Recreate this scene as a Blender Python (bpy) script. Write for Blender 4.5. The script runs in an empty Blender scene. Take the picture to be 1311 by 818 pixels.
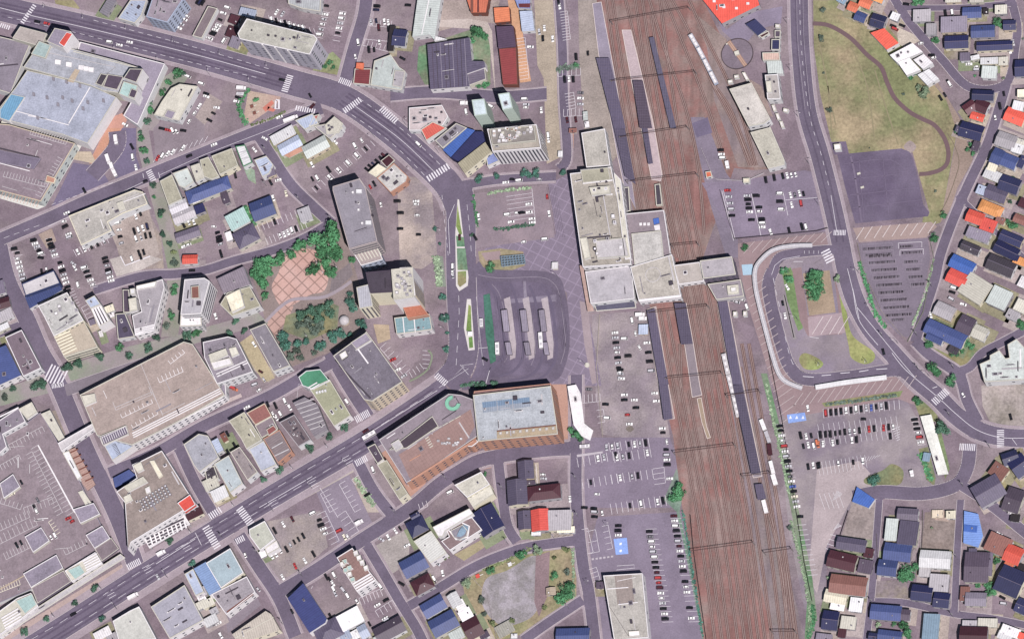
import bpy, bmesh, math, random
from mathutils import Vector, Matrix
random.seed(7)
SC = bpy.context.scene
COL = SC.collection
# ---------------------------------------------------------------- camera, sky, sun, exposure
S = 0.5                      # metres per map unit
PW, PH = 1311.0, 818.0       # size of the surveyed map
CD = 4500.0                  # slant distance of the aerial camera
TH = math.radians(21.8)      # off-nadir angle
AX, AY = 0.58, -0.815        # the camera stands to the south-east
_n = math.hypot(AX, AY); AX /= _n; AY /= _n
DV = Vector((AX*math.sin(TH), AY*math.sin(TH), math.cos(TH)))
CAMP = DV*CD
_ax = Vector((0, 0, 1)).cross(DV).normalized()
ROT = Matrix.Rotation(TH, 3, _ax)
RX, RY = ROT @ Vector((1, 0, 0)), ROT @ Vector((0, 1, 0))
cam = bpy.data.cameras.new('camera'); camo = bpy.data.objects.new('camera', cam); COL.objects.link(camo)
camo.matrix_world = Matrix.Translation(CAMP) @ ROT.to_4x4()
cam.sensor_fit = 'HORIZONTAL'; cam.sensor_width = 36
cam.lens = 36*CD/(PW*S); cam.clip_start = 10; cam.clip_end = 20000
SC.camera = camo
w = bpy.data.worlds.new("World"); SC.world = w; w.use_nodes = True
SUN_EL, SUN_AZ = math.radians(57), math.atan2(-25.0, 19.0)
_nt = w.node_tree; sky = _nt.nodes.new('ShaderNodeTexSky'); sky.sky_type = 'NISHITA'; sky.sun_disc = False
sky.sun_elevation = SUN_EL; sky.sun_rotation = math.pi/2-SUN_AZ
_nt.links.new(sky.outputs[0], _nt.nodes['Background'].inputs[0]); _nt.nodes['Background'].inputs[1].default_value = 0.05
sl = bpy.data.lights.new('sun', 'SUN'); so = bpy.data.objects.new('sun', sl); COL.objects.link(so)
sl.energy = 5.0; sl.angle = math.radians(0.5); sl.color = (1, 0.93, 0.925)
_sd = Vector((math.cos(SUN_EL)*math.cos(SUN_AZ), math.cos(SUN_EL)*math.sin(SUN_AZ), math.sin(SUN_EL)))
so.rotation_euler = _sd.to_track_quat('Z', 'Y').to_euler(); so.location = _sd*500
SC.view_settings.view_transform = 'Standard'; SC.view_settings.look = 'None'
SC.view_settings.exposure = 0.66; SC.view_settings.gamma = 1; SC.view_settings.use_curve_mapping = False
SC.cycles.max_bounces = 4

# ---------------------------------------------------------------- map coordinates
OX = OY = 0.0; SCL = 1.0
REG = ''
def T(ox, oy, s=4.989):
    global OX, OY, SCL
    OX, OY, SCL = ox, oy, s
def G(reg):
    global REG
    REG = reg
def P(x, y, z=0.0):
    """a surveyed map point at height z -> world point"""
    mx = OX + x/SCL; my = OY + y/SCL
    u = (mx-PW/2)*S; v = -(my-PH/2)*S*(PW*638/1024)/PH
    d = (RX*u + RY*v - DV*CD)
    t = (z-CAMP.z)/d.z
    p = CAMP + d*t
    return (p.x, p.y, z)
def pts(s, z=0.0):
    return [P(float(a.split(',')[0]), float(a.split(',')[1]), z) for a in s.split()]
def px(s):
    return [(float(a.split(',')[0]), float(a.split(',')[1])) for a in s.split()]
def area2(p):
    return sum(p[i][0]*p[(i+1) % len(p)][1]-p[(i+1) % len(p)][0]*p[i][1] for i in range(len(p)))/2
def ccw(p):
    return p if area2(p) > 0 else p[::-1]
def smooth(p, n=6, closed=False):
    out = []; m = len(p)
    rng = range(m) if closed else range(m-1)
    for i in rng:
        if closed: a, b, c, d = p[i-1], p[i], p[(i+1) % m], p[(i+2) % m]
        else: a, b, c, d = p[max(i-1, 0)], p[i], p[i+1], p[min(i+2, m-1)]
        for k in range(n):
            t = k/n
            out.append(tuple(0.5*((2*b[j])+(-a[j]+c[j])*t+(2*a[j]-5*b[j]+4*c[j]-d[j])*t*t+(-a[j]+3*b[j]-3*c[j]+d[j])*t**3) for j in range(len(b))))
    if not closed: out.append(tuple(p[-1]))
    return out
def inside(p, poly):
    c = False; n = len(poly); x, y = p[0], p[1]
    for i in range(n):
        x1, y1 = poly[i][0], poly[i][1]; x2, y2 = poly[i-1][0], poly[i-1][1]
        if (y1 > y) != (y2 > y) and x < (x2-x1)*(y-y1)/(y2-y1)+x1: c = not c
    return c

# ---------------------------------------------------------------- materials
SAT = 0.78
def lin(h):
    h = h.lstrip('#'); r = []
    for i in (0, 2, 4):
        c = int(h[i:i+2], 16)/255; r.append(c/12.92 if c <= 0.04045 else ((c+0.055)/1.055)**2.4)
    y = .3*r[0]+.5*r[1]+.2*r[2]; return [y+(v-y)*SAT for v in r]
KALB = 0.60
PAL = dict(k='#2a2428', w='#e4e1e2', W='#d6d7d8', s='#b4b2b8', g='#8a8590', G='#a8a3a8', l='#bdb9bb', d='#4a434e', p='#585068', P='#8f8698',
 n='#30335c', N='#272a58', b='#3f4f86', B='#3566bd', c='#7f8fc8', C='#a7b4cc', r='#d9402e', R='#e84a2c', m='#6a3340', M='#4c2430', o='#ef9a3c', O='#d8683c',
 t='#cfbfa4', T='#b6a48c', y='#e3dcc0', e='#9fc0bb', E='#bfc9c4', f='#7d4a3e', a='#c08a70', v='#3f8a5c', V='#74bd9e', h='#a5a28c', H='#9c9a8e', x='#70667a', z='#8b5a50', u='#7c9ab0', q='#c9c6b6', j='#55485a')
CNAME = dict(k='black', w='white', W='white', s='silver', g='grey', G='light grey', l='pale grey', d='charcoal', p='dark purple-grey', P='lilac grey', n='navy', N='deep navy', b='slate blue', B='bright blue', c='periwinkle blue', C='pale blue', r='red', R='bright red', m='maroon', M='dark maroon', o='orange', O='rust orange', t='tan', T='brown-grey', y='cream', e='pale teal', E='pale grey-green', f='brown', a='terracotta', v='green', V='mint', h='olive grey', H='weathered grey', x='dusky grey', z='faded brown', u='steel blue', q='off-white', j='plum grey')
_M = {}
def mat(col, fin='plain', **kw):
    key = (col, fin)
    if key in _M: return _M[key]
    c = lin(PAL.get(col, col) if len(col) == 1 else col); c = [min(v*KALB, 0.85) for v in c]
    m = bpy.data.materials.new(fin+'_'+CNAME.get(col, 'colour').replace(' ', '_').replace('-', '_')); m.use_nodes = True
    nt = m.node_tree; b = nt.nodes['Principled BSDF']; nd = nt.nodes; lk = nt.links
    rough, spec = {'paint': (0.35, 0.5), 'glass': (0.12, 0.6), 'metal': (0.5, 0.3), 'water': (0.1, 0.5)}.get(fin, (0.9, 0.15))
    b.inputs['Roughness'].default_value = rough; b.inputs['Specular IOR Level'].default_value = spec
    b.inputs['Base Color'].default_value = (*c, 1)
    def N(t, **k):
        n = nd.new(t)
        for a, v in k.items():
            if a in n.inputs: n.inputs[a].default_value = v
            else: setattr(n, a, v)
        return n
    world = fin in ('ground', 'asphalt', 'grass', 'gravel', 'rail', 'sand', 'paver', 'diag', 'plaza')
    tc = nd.new('ShaderNodeNewGeometry') if world else nd.new('ShaderNodeTexCoord')
    vec = tc.outputs['Position'] if world else tc.outputs['Object']
    st = {'flat': .26, 'deck': .3, 'metal': .2, 'wall': .12, 'asphalt': .26, 'ground': .36, 'grass': .45, 'gravel': .4, 'rail': .3, 'sand': .35, 'old': .36, 'paver': .22, 'diag': .15, 'plaza': .2, 'plain': .12, 'leaf': .5, 'tile': .2}.get(fin, 0)
    if not st: _M[key] = m; return m
    if not world:
        # shift the pattern from one building to the next
        oi = nd.new('ShaderNodeObjectInfo'); va = N('ShaderNodeVectorMath', operation='MULTIPLY_ADD')
        va.inputs[1].default_value = (0, 0, 0)
        cm = nd.new('ShaderNodeCombineXYZ'); mm = N('ShaderNodeMath', operation='MULTIPLY'); mm.inputs[1].default_value = 400
        lk.new(oi.outputs['Random'], mm.inputs[0]); lk.new(mm.outputs[0], cm.inputs[2])
        ad = N('ShaderNodeVectorMath', operation='ADD'); lk.new(vec, ad.inputs[0]); lk.new(cm.outputs[0], ad.inputs[1]); nvec = ad.outputs[0]
    else: nvec = vec
    n1 = N('ShaderNodeTexNoise', Scale={'metal': .25, 'leaf': .35, 'wall': .4}.get(fin, .055 if world else .13), Detail=8.0, Roughness=.68)
    n2 = N('ShaderNodeTexNoise', Scale=.9 if fin != 'grass' else .5, Detail=4.0, Roughness=.7)
    lk.new(nvec, n1.inputs['Vector']); lk.new(nvec, n2.inputs['Vector'])
    mx = N('ShaderNodeMath', operation='ADD'); lk.new(n1.outputs[0], mx.inputs[0]); lk.new(n2.outputs[0], mx.inputs[1])
    mr = N('ShaderNodeMapRange'); mr.inputs['From Min'].default_value = .7; mr.inputs['From Max'].default_value = 1.3
    mr.inputs['To Min'].default_value = 1-st; mr.inputs['To Max'].default_value = 1+st*.75
    lk.new(mx.outputs[0], mr.inputs[0]); fac = mr.outputs[0]
    def mul(a, b_):
        q = N('ShaderNodeMath', operation='MULTIPLY'); lk.new(a, q.inputs[0]); lk.new(b_, q.inputs[1]); return q.outputs[0]
    def rng(src, f0, f1, t0, t1):
        q = N('ShaderNodeMapRange'); lk.new(src, q.inputs[0])
        for nm, v in zip(('From Min', 'From Max', 'To Min', 'To Max'), (f0, f1, t0, t1)): q.inputs[nm].default_value = v
        return q.outputs[0]
    if fin in ('metal', 'leaf', 'flat', 'old'):
        a_, b_ = {'metal': (.82, 1.2), 'leaf': (.68, 1.25), 'flat': (.9, 1.1), 'old': (.9, 1.1)}[fin]; fac = mul(fac, rng(oi.outputs['Random'], 0, 1, a_, b_))
    if fin in ('ground', 'asphalt'):     # old repairs and resurfaced rectangles
        mp = N('ShaderNodeMapping'); mp.inputs['Rotation'].default_value = (0, 0, .5); lk.new(vec, mp.inputs['Vector'])
        for sc_, lo, hi in ((.035, .9, 1.1), (.11, .93, 1.07)):
            vo = N('ShaderNodeTexVoronoi', distance='CHEBYCHEV', Scale=sc_); lk.new(mp.outputs[0], vo.inputs['Vector'])
            sx = N('ShaderNodeSeparateColor'); lk.new(vo.outputs['Color'], sx.inputs[0]); fac = mul(fac, rng(sx.outputs[0], 0, 1, lo, hi) if fin == 'ground' else rng(sx.outputs[0], 0, 1, (1+lo)/2, (1+hi)/2))
    if fin == 'metal':
        wv = N('ShaderNodeTexWave', Scale=.21, wave_type='BANDS', bands_direction='X'); lk.new(vec, wv.inputs['Vector'])
        fac = mul(fac, rng(wv.outputs['Fac'], 0, 1, .86, 1.06))
    if fin in ('flat', 'old', 'deck', 'tile'):
        bt = N('ShaderNodeTexBrick', Scale=1.0, offset=0.0); bt.inputs['Brick Width'].default_value = {'tile': 2.2}.get(fin, 9.0)
        bt.inputs['Row Height'].default_value = {'tile': 2.2}.get(fin, 7.0); bt.inputs['Mortar Size'].default_value = .12; bt.inputs['Mortar Smooth'].default_value = .8
        lk.new(vec, bt.inputs['Vector']); fac = mul(fac, rng(bt.outputs['Fac'], 0, 1, 1.0, .84 if fin != 'tile' else .75))
    if fin == 'plaza':     # diagonal lattice of pale paving joints
        mp = N('ShaderNodeMapping'); mp.inputs['Rotation'].default_value = (0, 0, math.radians(kw.get('rot', 35))); lk.new(vec, mp.inputs['Vector'])
        bt = N('ShaderNodeTexBrick', Scale=1.0, offset=0.0); bt.inputs['Brick Width'].default_value = kw.get('cell', 7.0)
        bt.inputs['Row Height'].default_value = kw.get('cell', 7.0); bt.inputs['Mortar Size'].default_value = kw.get('mort', .35)
        lk.new(mp.outputs[0], bt.inputs['Vector']); fac = mul(fac, rng(bt.outputs['Fac'], 0, 1, 1.0, kw.get('line', 1.35)))
    if fin == 'rail':
        n3 = N('ShaderNodeTexNoise', Scale=1.0, Detail=3.0); mp = N('ShaderNodeMapping'); mp.inputs['Rotation'].default_value = (0, 0, math.radians(9.5))
        mp.inputs['Scale'].default_value = (.22, .012, 1); lk.new(vec, mp.inputs['Vector']); lk.new(mp.outputs[0], n3.inputs['Vector'])
        fac = mul(fac, rng(n3.outputs[0], .35, .65, .84, 1.14))
    mc = N('ShaderNodeVectorMath', operation='SCALE'); mc.inputs[0].default_value = c
    lk.new(fac, mc.inputs['Scale'])
    out = mc.outputs[0]
    c2 = kw.get('c2')
    if c2 or fin in ('grass', 'rail'):
        c2 = lin(c2 or {'grass': '#8c8558', 'rail': '#94786a'}[fin]); c2 = [v*KALB for v in c2]
        mixc = N('ShaderNodeMix', data_type='RGBA'); n4 = N('ShaderNodeTexNoise', Scale=kw.get('s2', .03), Detail=5.0, Roughness=.6)
        lk.new(vec, n4.inputs['Vector']); lk.new(rng(n4.outputs[0], .42, .6, 0, 1), mixc.inputs[0]); lk.new(out, mixc.inputs[6])
        sc2 = N('ShaderNodeVectorMath', operation='SCALE'); sc2.inputs[0].default_value = c2; lk.new(fac, sc2.inputs['Scale']); lk.new(sc2.outputs[0], mixc.inputs[7])
        out = mixc.outputs[2]
    lk.new(out, b.inputs['Base Color'])
    _M[key] = m; return m

# ---------------------------------------------------------------- mesh building
class MB:
    def __init__(s): s.v = []; s.f = []; s.m = []
    def face(s, ps, mi=0):
        n = len(s.v); s.v += [tuple(p) for p in ps]; s.f.append(tuple(range(n, n+len(ps)))); s.m.append(mi)
    def prism(s, poly, z0, z1, mi=0, bottom=False):
        poly = ccw(poly); n = len(poly); b = len(s.v)
        s.v += [(p[0], p[1], z0) for p in poly]+[(p[0], p[1], z1) for p in poly]
        for i in range(n):
            j = (i+1) % n; s.f.append((b+i, b+j, b+n+j, b+n+i)); s.m.append(mi)
        s.f.append(tuple(range(b+n, b+2*n))); s.m.append(mi)
        if bottom: s.f.append(tuple(range(b+n-1, b-1, -1))); s.m.append(mi)
    def box(s, cx, cy, z0, lx, ly, lz, a=0, mi=0):
        ca, sa = math.cos(a), math.sin(a)
        s.prism([(cx+x*ca-y*sa, cy+x*sa+y*ca) for x, y in ((-lx/2, -ly/2), (lx/2, -ly/2), (lx/2, ly/2), (-lx/2, ly/2))], z0, z0+lz, mi, True)
    def strip(s, line, wd, z, mi=0, h=0):
        """flat ribbon along a polyline (or a low ridge when h>0)"""
        L, R_ = [], []
        n = len(line)
        for i, p in enumerate(line):
            a = line[max(i-1, 0)]; b = line[min(i+1, n-1)]
            dx, dy = b[0]-a[0], b[1]-a[1]; q = math.hypot(dx, dy) or 1; nx, ny = -dy/q*wd/2, dx/q*wd/2
            L.append((p[0]+nx, p[1]+ny)); R_.append((p[0]-nx, p[1]-ny))
        for i in range(n-1):
            q = [R_[i], R_[i+1], L[i+1], L[i]]
            if h: s.prism(q, z, z+h, mi)
            else: s.face([(a, b, z) for a, b in q], mi)
    def build(s, name, mats, parent=None, loc=None, smooth_=False):
        me = bpy.data.meshes.new(name); me.from_pydata(s.v, [], s.f)
        for m in (mats if isinstance(mats, (list, tuple)) else [mats]): me.materials.append(m)
        me.polygons.foreach_set('material_index', s.m)
        if smooth_: me.polygons.foreach_set('use_smooth', [True]*len(s.f))
        o = bpy.data.objects.new(name, me); COL.objects.link(o)
        if parent: o.parent = parent
        if loc: o.location = loc
        return o
def link(name, me, parent=None, loc=(0, 0, 0), rz=0, sc=None):
    o = bpy.data.objects.new(name, me); COL.objects.link(o); o.location = loc; o.rotation_euler = (0, 0, rz)
    if sc: o.scale = sc if not isinstance(sc, (int, float)) else (sc,)*3
    if parent: o.parent = parent
    return o
AUTO = []      # things whose labels are completed at the end, once all their neighbours are known
def tag(o, label=None, cat=None, group=None, kind=None):
    if label: o['label'] = label
    if cat: o['category'] = cat
    if group: o['group'] = group
    if kind: o['kind'] = kind
    return o
def empty(name, loc, rz=0):
    o = bpy.data.objects.new(name, None); COL.objects.link(o); o.location = loc; o.rotation_euler = (0, 0, rz); o.empty_display_size = 1
    return o
def auto(o, base, cat, x, y, group):
    o['category'] = cat; o['group'] = group
    AUTO.append((base, OX+x/SCL, OY+y/SCL, o))
def local(world_pts, loc, rz):
    c, s = math.cos(-rz), math.sin(-rz)
    return [((p[0]-loc[0])*c-(p[1]-loc[1])*s, (p[0]-loc[0])*s+(p[1]-loc[1])*c) for p in world_pts]

# ---------------------------------------------------------------- setting
_zr = [0]; _za = [0]; _yd = [0]
ZM = 0.27
def A(name, col, s, lv=1, fin='ground', sm=False, h=0, **kw):
    p = pts(s)
    if sm: p = smooth(p, 8, True)
    _za[0] += 1; z = .005+_za[0]*.0011; mb = MB()
    if h: mb.prism(p, 0, z+h+.2)
    else: mb.face([(a[0], a[1], z) for a in ccw(p)])
    o = mb.build(name, mat(col, fin, **kw)); o['kind'] = 'structure'
    # triangulate cleanly (concave outlines)
    bm = bmesh.new(); bm.from_mesh(o.data); bmesh.ops.triangulate(bm, faces=[f for f in bm.faces if len(f.verts) > 4]); bm.to_mesh(o.data); bm.free()
    return o
ROADS = []
def RD(s, wd, side=5, col='#6b6075', sm=True, name='road', kerb=True, scol='#9f9099'):
    p = pts(s); p = smooth(p, 8) if sm else p
    i = _zr[0]; _zr[0] += 1
    if side:
        mb = MB(); mb.strip(p, (wd+2*side)*S*1.04, .14+i*.001); mb.build('pavement', mat(scol, 'asphalt'))['kind'] = 'structure'
    mb = MB(); mb.strip(p, wd*S*1.04, .19+i*.0015); mb.build(name, mat(col, 'asphalt'))['kind'] = 'structure'
    ROADS.append((p, wd*S*1.04, kerb))
def near_road(q, skip):
    for k, (p, wd, _) in enumerate(ROADS):
        if k == skip: continue
        for i in range(len(p)-1):
            ax, ay = p[i][0], p[i][1]; dx, dy = p[i+1][0]-ax, p[i+1][1]-ay; L2 = dx*dx+dy*dy or 1
            t = max(0, min(1, ((q[0]-ax)*dx+(q[1]-ay)*dy)/L2))
            if math.hypot(q[0]-ax-t*dx, q[1]-ay-t*dy) < wd/2+.2: return True
    return False
def kerbs():
    mb = MB()
    for k, (p, wd, kb) in enumerate(ROADS):
        if not kb: continue
        for sgn in (-1, 1):
            for i in range(len(p)-1):
                a, b = p[i], p[i+1]; dx, dy = b[0]-a[0], b[1]-a[1]; q = math.hypot(dx, dy)
                if q < .01: continue
                nx, ny = -dy/q*wd/2*sgn, dx/q*wd/2*sgn; n = max(1, int(q/3))
                for j in range(n):
                    A0 = (a[0]+dx*j/n+nx, a[1]+dy*j/n+ny); A1 = (a[0]+dx*(j+1)/n+nx, a[1]+dy*(j+1)/n+ny)
                    if near_road(((A0[0]+A1[0])/2, (A0[1]+A1[1])/2), k): continue
                    mb.strip([A0, A1], .32, .1, 0, .24)
    mb.build('kerb', mat('#b9afb2', 'wall'))['kind'] = 'structure'
LINES = {}
def L(s, wd=.9, dash=None, col='#d9d6dc', sm=False, lift=0):
    """painted line; widths in tenths of a map unit"""
    p = pts(s); p = smooth(p, 8) if sm else p
    mb = LINES.setdefault((col, lift), MB()); z = ZM+lift; w_ = wd*S*.5
    if not dash: mb.strip(p, w_, z); return
    on, off = dash; acc = 0; cur = [p[0]]; pen = True; left = on*S
    for i in range(len(p)-1):
        a, b = p[i], p[i+1]; seg = math.dist(a[:2], b[:2]); pos = 0
        while pos+left < seg:
            pos += left; t = pos/seg; q = (a[0]+(b[0]-a[0])*t, a[1]+(b[1]-a[1])*t, 0)
            if pen: cur.append(q); mb.strip(cur, w_, z)
            cur = [q]; pen = not pen; left = (on if pen else off)*S
        left -= seg-pos
        if pen: cur.append(b)
def LP(quad, col='#d9d6dc', lift=0.0):
    LINES.setdefault((col, lift), MB()).face([(a, b, ZM+lift) for a, b in ccw(quad)])
def CW(x0, y0, x1, y1, wd=30, n=8, fill=.5):
    """zebra crossing walked from the first point to the second"""
    a, b = P(x0, y0), P(x1, y1); dx, dy = b[0]-a[0], b[1]-a[1]; q = math.hypot(dx, dy); ux, uy = dx/q, dy/q
    h = wd/SCL*S/2
    for i in range(n):
        t0 = q*(i+.5-fill/2)/n; t1 = q*(i+.5+fill/2)/n
        LP([(a[0]+ux*t0-uy*h, a[1]+uy*t0+ux*h), (a[0]+ux*t1-uy*h, a[1]+uy*t1+ux*h), (a[0]+ux*t1+uy*h, a[1]+uy*t1-ux*h), (a[0]+ux*t0+uy*h, a[1]+uy*t0-ux*h)])
def ST(x0, y0, x1, y1, n, ln, col='#dcd8de', wd=.9, base=True):
    """n stalls between two points, lines of length ln on the left hand of the row (negative: right)"""
    a, b = P(x0, y0), P(x1, y1); dx, dy = b[0]-a[0], b[1]-a[1]; q = math.hypot(dx, dy); ux, uy = dx/q, dy/q; h = ln/SCL*S
    mb = LINES.setdefault((col, 0), MB())
    for i in range(n+1):
        t = q*i/n; c = (a[0]+ux*t, a[1]+uy*t); mb.strip([c, (c[0]+uy*-h, c[1]+ux*h)], wd*S*.5, ZM)
    if base: mb.strip([a, b], wd*S*.5, ZM)
def flush_lines():
    for (col, lift), mb in LINES.items():
        mb.build('painted_marking', mat(col, 'asphalt' if lift else 'plain'))['kind'] = 'structure'

# ---------------------------------------------------------------- buildings
_WM = {}
def box_mesh(name, lx, ly, lz, m):
    key = (name, round(lx, 1), round(ly, 1), round(lz, 1), m.name)
    if key not in _WM:
        mb = MB(); mb.box(0, 0, 0, lx, ly, lz); me = bpy.data.meshes.new(name); me.from_pydata(mb.v, [], mb.f); me.materials.append(m); _WM[key] = me
    return _WM[key]
GLASS = None
def windows(root, poly, h, style, gcol='#4c525f', z0=0, fl=3.4, maxn=70):
    """poly in local coords (ccw); only fronts turned to the south and east carry modelled windows"""
    if style == 'none': return
    rz = root.rotation_euler.z; g = mat(gcol, 'glass')
    todo = []; nf = max(1, int((h-z0-1)/fl)); n = len(poly)
    for i in range(n):
        a, b = poly[i], poly[(i+1) % n]; dx, dy = b[0]-a[0], b[1]-a[1]; q = math.hypot(dx, dy)
        if q < 3.5: continue
        nx, ny = dy/q, -dx/q; wx = nx*math.cos(rz)-ny*math.sin(rz); wy = nx*math.sin(rz)+ny*math.cos(rz)
        if wx*AX+wy*AY < .12: continue
        if style == 'band': segs = [(q/2, q-1.6)]
        elif style == 'vert':
            k = max(1, int(q/2.4)); segs = [((j+.5)*q/k, 1.1) for j in range(k)]
        else:
            k = max(1, int(q/(3.6 if style == 'grid' else 5.0))); segs = [((j+.5)*q/k, 1.8) for j in range(k)]
        fls = [(z0+1.0, h-z0-2.2)] if style == 'vert' else [(z0+1.1+f*(h-z0-.6)/nf, 1.5) for f in range(nf)]
        for t, ww in segs:
            for zz, hh in fls: todo.append((a[0]+dx*t/q+nx*.04, a[1]+dy*t/q+ny*.04, zz, ww, hh, math.atan2(dy, dx)))
    if len(todo) > maxn:
        random.shuffle(todo); todo = todo[:maxn]
    for x, y, z, ww, hh, a in todo: link('window', box_mesh('window', ww, .14, hh, g), root, (x, y, z), a)
def inset(poly, d):
    poly = ccw(poly); n = len(poly); out = []
    for i in range(n):
        a, b, c = poly[i-1], poly[i], poly[(i+1) % n]
        e1 = (b[0]-a[0], b[1]-a[1]); e2 = (c[0]-b[0], c[1]-b[1]); l1 = math.hypot(*e1) or 1; l2 = math.hypot(*e2) or 1
        n1 = (-e1[1]/l1, e1[0]/l1); n2 = (-e2[1]/l2, e2[0]/l2); k = 1+n1[0]*n2[0]+n1[1]*n2[1]; k = max(k, .35)
        out.append((b[0]+(n1[0]+n2[0])*d/k, b[1]+(n1[1]+n2[1])*d/k))
    return out
CUR = None
WALLC = {'navy': 'W'}
def volume(root, poly, h, rc, wc, par=.7, fin='flat', z0=0, pc=None, over=0.0):
    """walls, roof sheet and parapet as three parts; poly in local coordinates"""
    poly = ccw(poly)
    mb = MB(); mb.prism(poly, z0, h); o = mb.build('wall', mat(wc, 'wall'), root)
    tri(o)
    if par > 0:
        inn = inset(poly, .45); mb = MB(); n = len(poly)
        for i in range(n):
            j = (i+1) % n; mb.prism([poly[i], poly[j], inn[j], inn[i]], h-.02, h+par)
        mb.build('parapet', mat(pc or ('q' if wc in 'wWqylEs' else wc), 'wall'), root)
        rp = inn
    else: rp = inset(poly, -over) if over else poly
    mb = MB(); mb.prism(rp, h+.004, h+.13 if par > 0 else h+.25, 0, True); r = mb.build('roof', mat(rc, fin), root); tri(r)
    return r
def tri(o):
    if all(len(p.vertices) <= 4 for p in o.data.polygons): return
    bm = bmesh.new(); bm.from_mesh(o.data); bmesh.ops.triangulate(bm, faces=[f for f in bm.faces if len(f.verts) > 4]); bm.to_mesh(o.data); bm.free()
def B(h, rc, s, label=None, name='building', cat='building', wc='W', fin='flat', par=.7, win='auto', units=None, group=None, pc=None, over=0):
    """flat-roofed building whose roof outline is surveyed at height h"""
    global CUR
    p = ccw(pts(s, h)); q = [(a[0], a[1]) for a in p]
    best = max(range(len(q)), key=lambda i: math.dist(q[i], q[(i+1) % len(q)])); e = (q[(best+1) % len(q)][0]-q[best][0], q[(best+1) % len(q)][1]-q[best][1])
    rz = math.atan2(e[1], e[0]); loc = (sum(a[0] for a in q)/len(q), sum(a[1] for a in q)/len(q), 0)
    root = empty(name, loc, rz); lp = local(q, loc, rz)
    zb = {'canopy': h-.5, 'shelter': h-.5, 'arcade': h-.8, 'footbridge': h-4.2, 'concourse': 5.2, 'bridge building': 5.2}.get(cat, 0)
    volume(root, lp, h, rc, wc, par, fin, zb, pc, over)
    if zb:      # stands on posts or piers
        ii = inset(lp, .8); pw = .9 if zb > 4.9 and cat != 'canopy' else .3
        for i in range(len(ii)):
            a, b = ii[i], ii[(i+1) % len(ii)]; k = max(1, int(math.dist(a, b)/(14 if pw > .5 else 7)))
            for j in range(k): t = j/k; link('post', box_mesh('post', pw, pw, zb, mat('G', 'wall')), root, (a[0]+(b[0]-a[0])*t, a[1]+(b[1]-a[1])*t, 0))
    if win == 'auto': win = 'grid' if h > 9 else 'sparse'
    windows(root, lp, h, win, z0=zb, maxn=70 if h > 9 else 8)
    CUR = (root, lp, h, loc, rz)
    ar = abs(area2(lp)); n = int(min(12, ar/45)) if units is None else units+int(min(5, ar/220))
    clutter(n)
    yard_roof(lp, ar) if label and ar > 250 and n > 2 else None
    mx = sum(float(a.split(',')[0]) for a in s.split())/len(q); my = sum(float(a.split(',')[1]) for a in s.split())/len(q)
    if label: tag(root, label, cat, group)
    else: auto(root, CNAME.get(rc, 'grey')+' flat-roofed building '+REG, cat, mx, my, 'flat-roofed buildings')
    return root
def clutter(n, cols=('w', 'l', 'g', 's', 'd')):
    root, lp, h, loc, rz = CUR; inn = inset(lp, 1.4)
    xs = [a[0] for a in inn]; ys = [a[1] for a in inn]; k = 0; t = 0; used = []
    while k < n and t < 80:
        t += 1; x = random.uniform(min(xs), max(xs)); y = random.uniform(min(ys), max(ys))
        a, b = random.choice([(1.6, 1.2), (2.4, 1.4), (3.4, 1.6), (1.2, 1.2), (2.6, 2.6), (5.5, .45), (.45, 6.5), (.7, 3.5), (.9, .9)])
        if not all(inside((x+i*a/2, y+j*b/2), inn) for i in (-1, 1) for j in (-1, 1)): continue
        if any(abs(x-u[0]) < (a+u[2])/2+.4 and abs(y-u[1]) < (b+u[3])/2+.4 for u in used): continue
        used.append((x, y, a, b)); k += 1
        link('rooftop_unit', unit_mesh(a, b, random.choice((.9, 1.3)), random.choice(cols)), root, (x, y, h+.13), 0)
_UM = {}
def yard_roof(lp, ar):
    """pipe runs and a walkway strip across a large roof"""
    root, lp, h, loc, rz = CUR; inn = inset(lp, 1.2); xs = [a[0] for a in inn]; ys = [a[1] for a in inn]
    for k in range(int(min(5, 1+ar/500))):
        for t in range(20):
            x, y = random.uniform(min(xs), max(xs)), random.uniform(min(ys), max(ys)); ln = random.uniform(5, 13); v = random.random() < .5
            e = (x+(0 if v else ln), y+(ln if v else 0))
            if inside((x, y), inn) and inside(e, inn) and inside(((x+e[0])/2, (y+e[1])/2), inn):
                m = MB(); m.strip([(x, y), e], random.choice((.3, .45, .9)), h+.14, 0, random.choice((.2, .35))); m.build('roof_pipe', mat(random.choice('lwGgd'), 'wall'), root); break
def unit_mesh(a, b, hh, c):
    key = (a, b, hh, c)
    if key not in _UM:
        mb = MB(); mb.box(0, 0, 0, a, b, hh); mb.box(0, 0, hh+.003, a*.72, b*.72, .12, 0, 1)
        me = bpy.data.meshes.new('rooftop_unit'); me.from_pydata(mb.v, [], mb.f); me.materials.append(mat(c, 'wall')); me.materials.append(mat('d', 'wall')); me.polygons.foreach_set('material_index', mb.m); _UM[key] = me
    return _UM[key]
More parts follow.
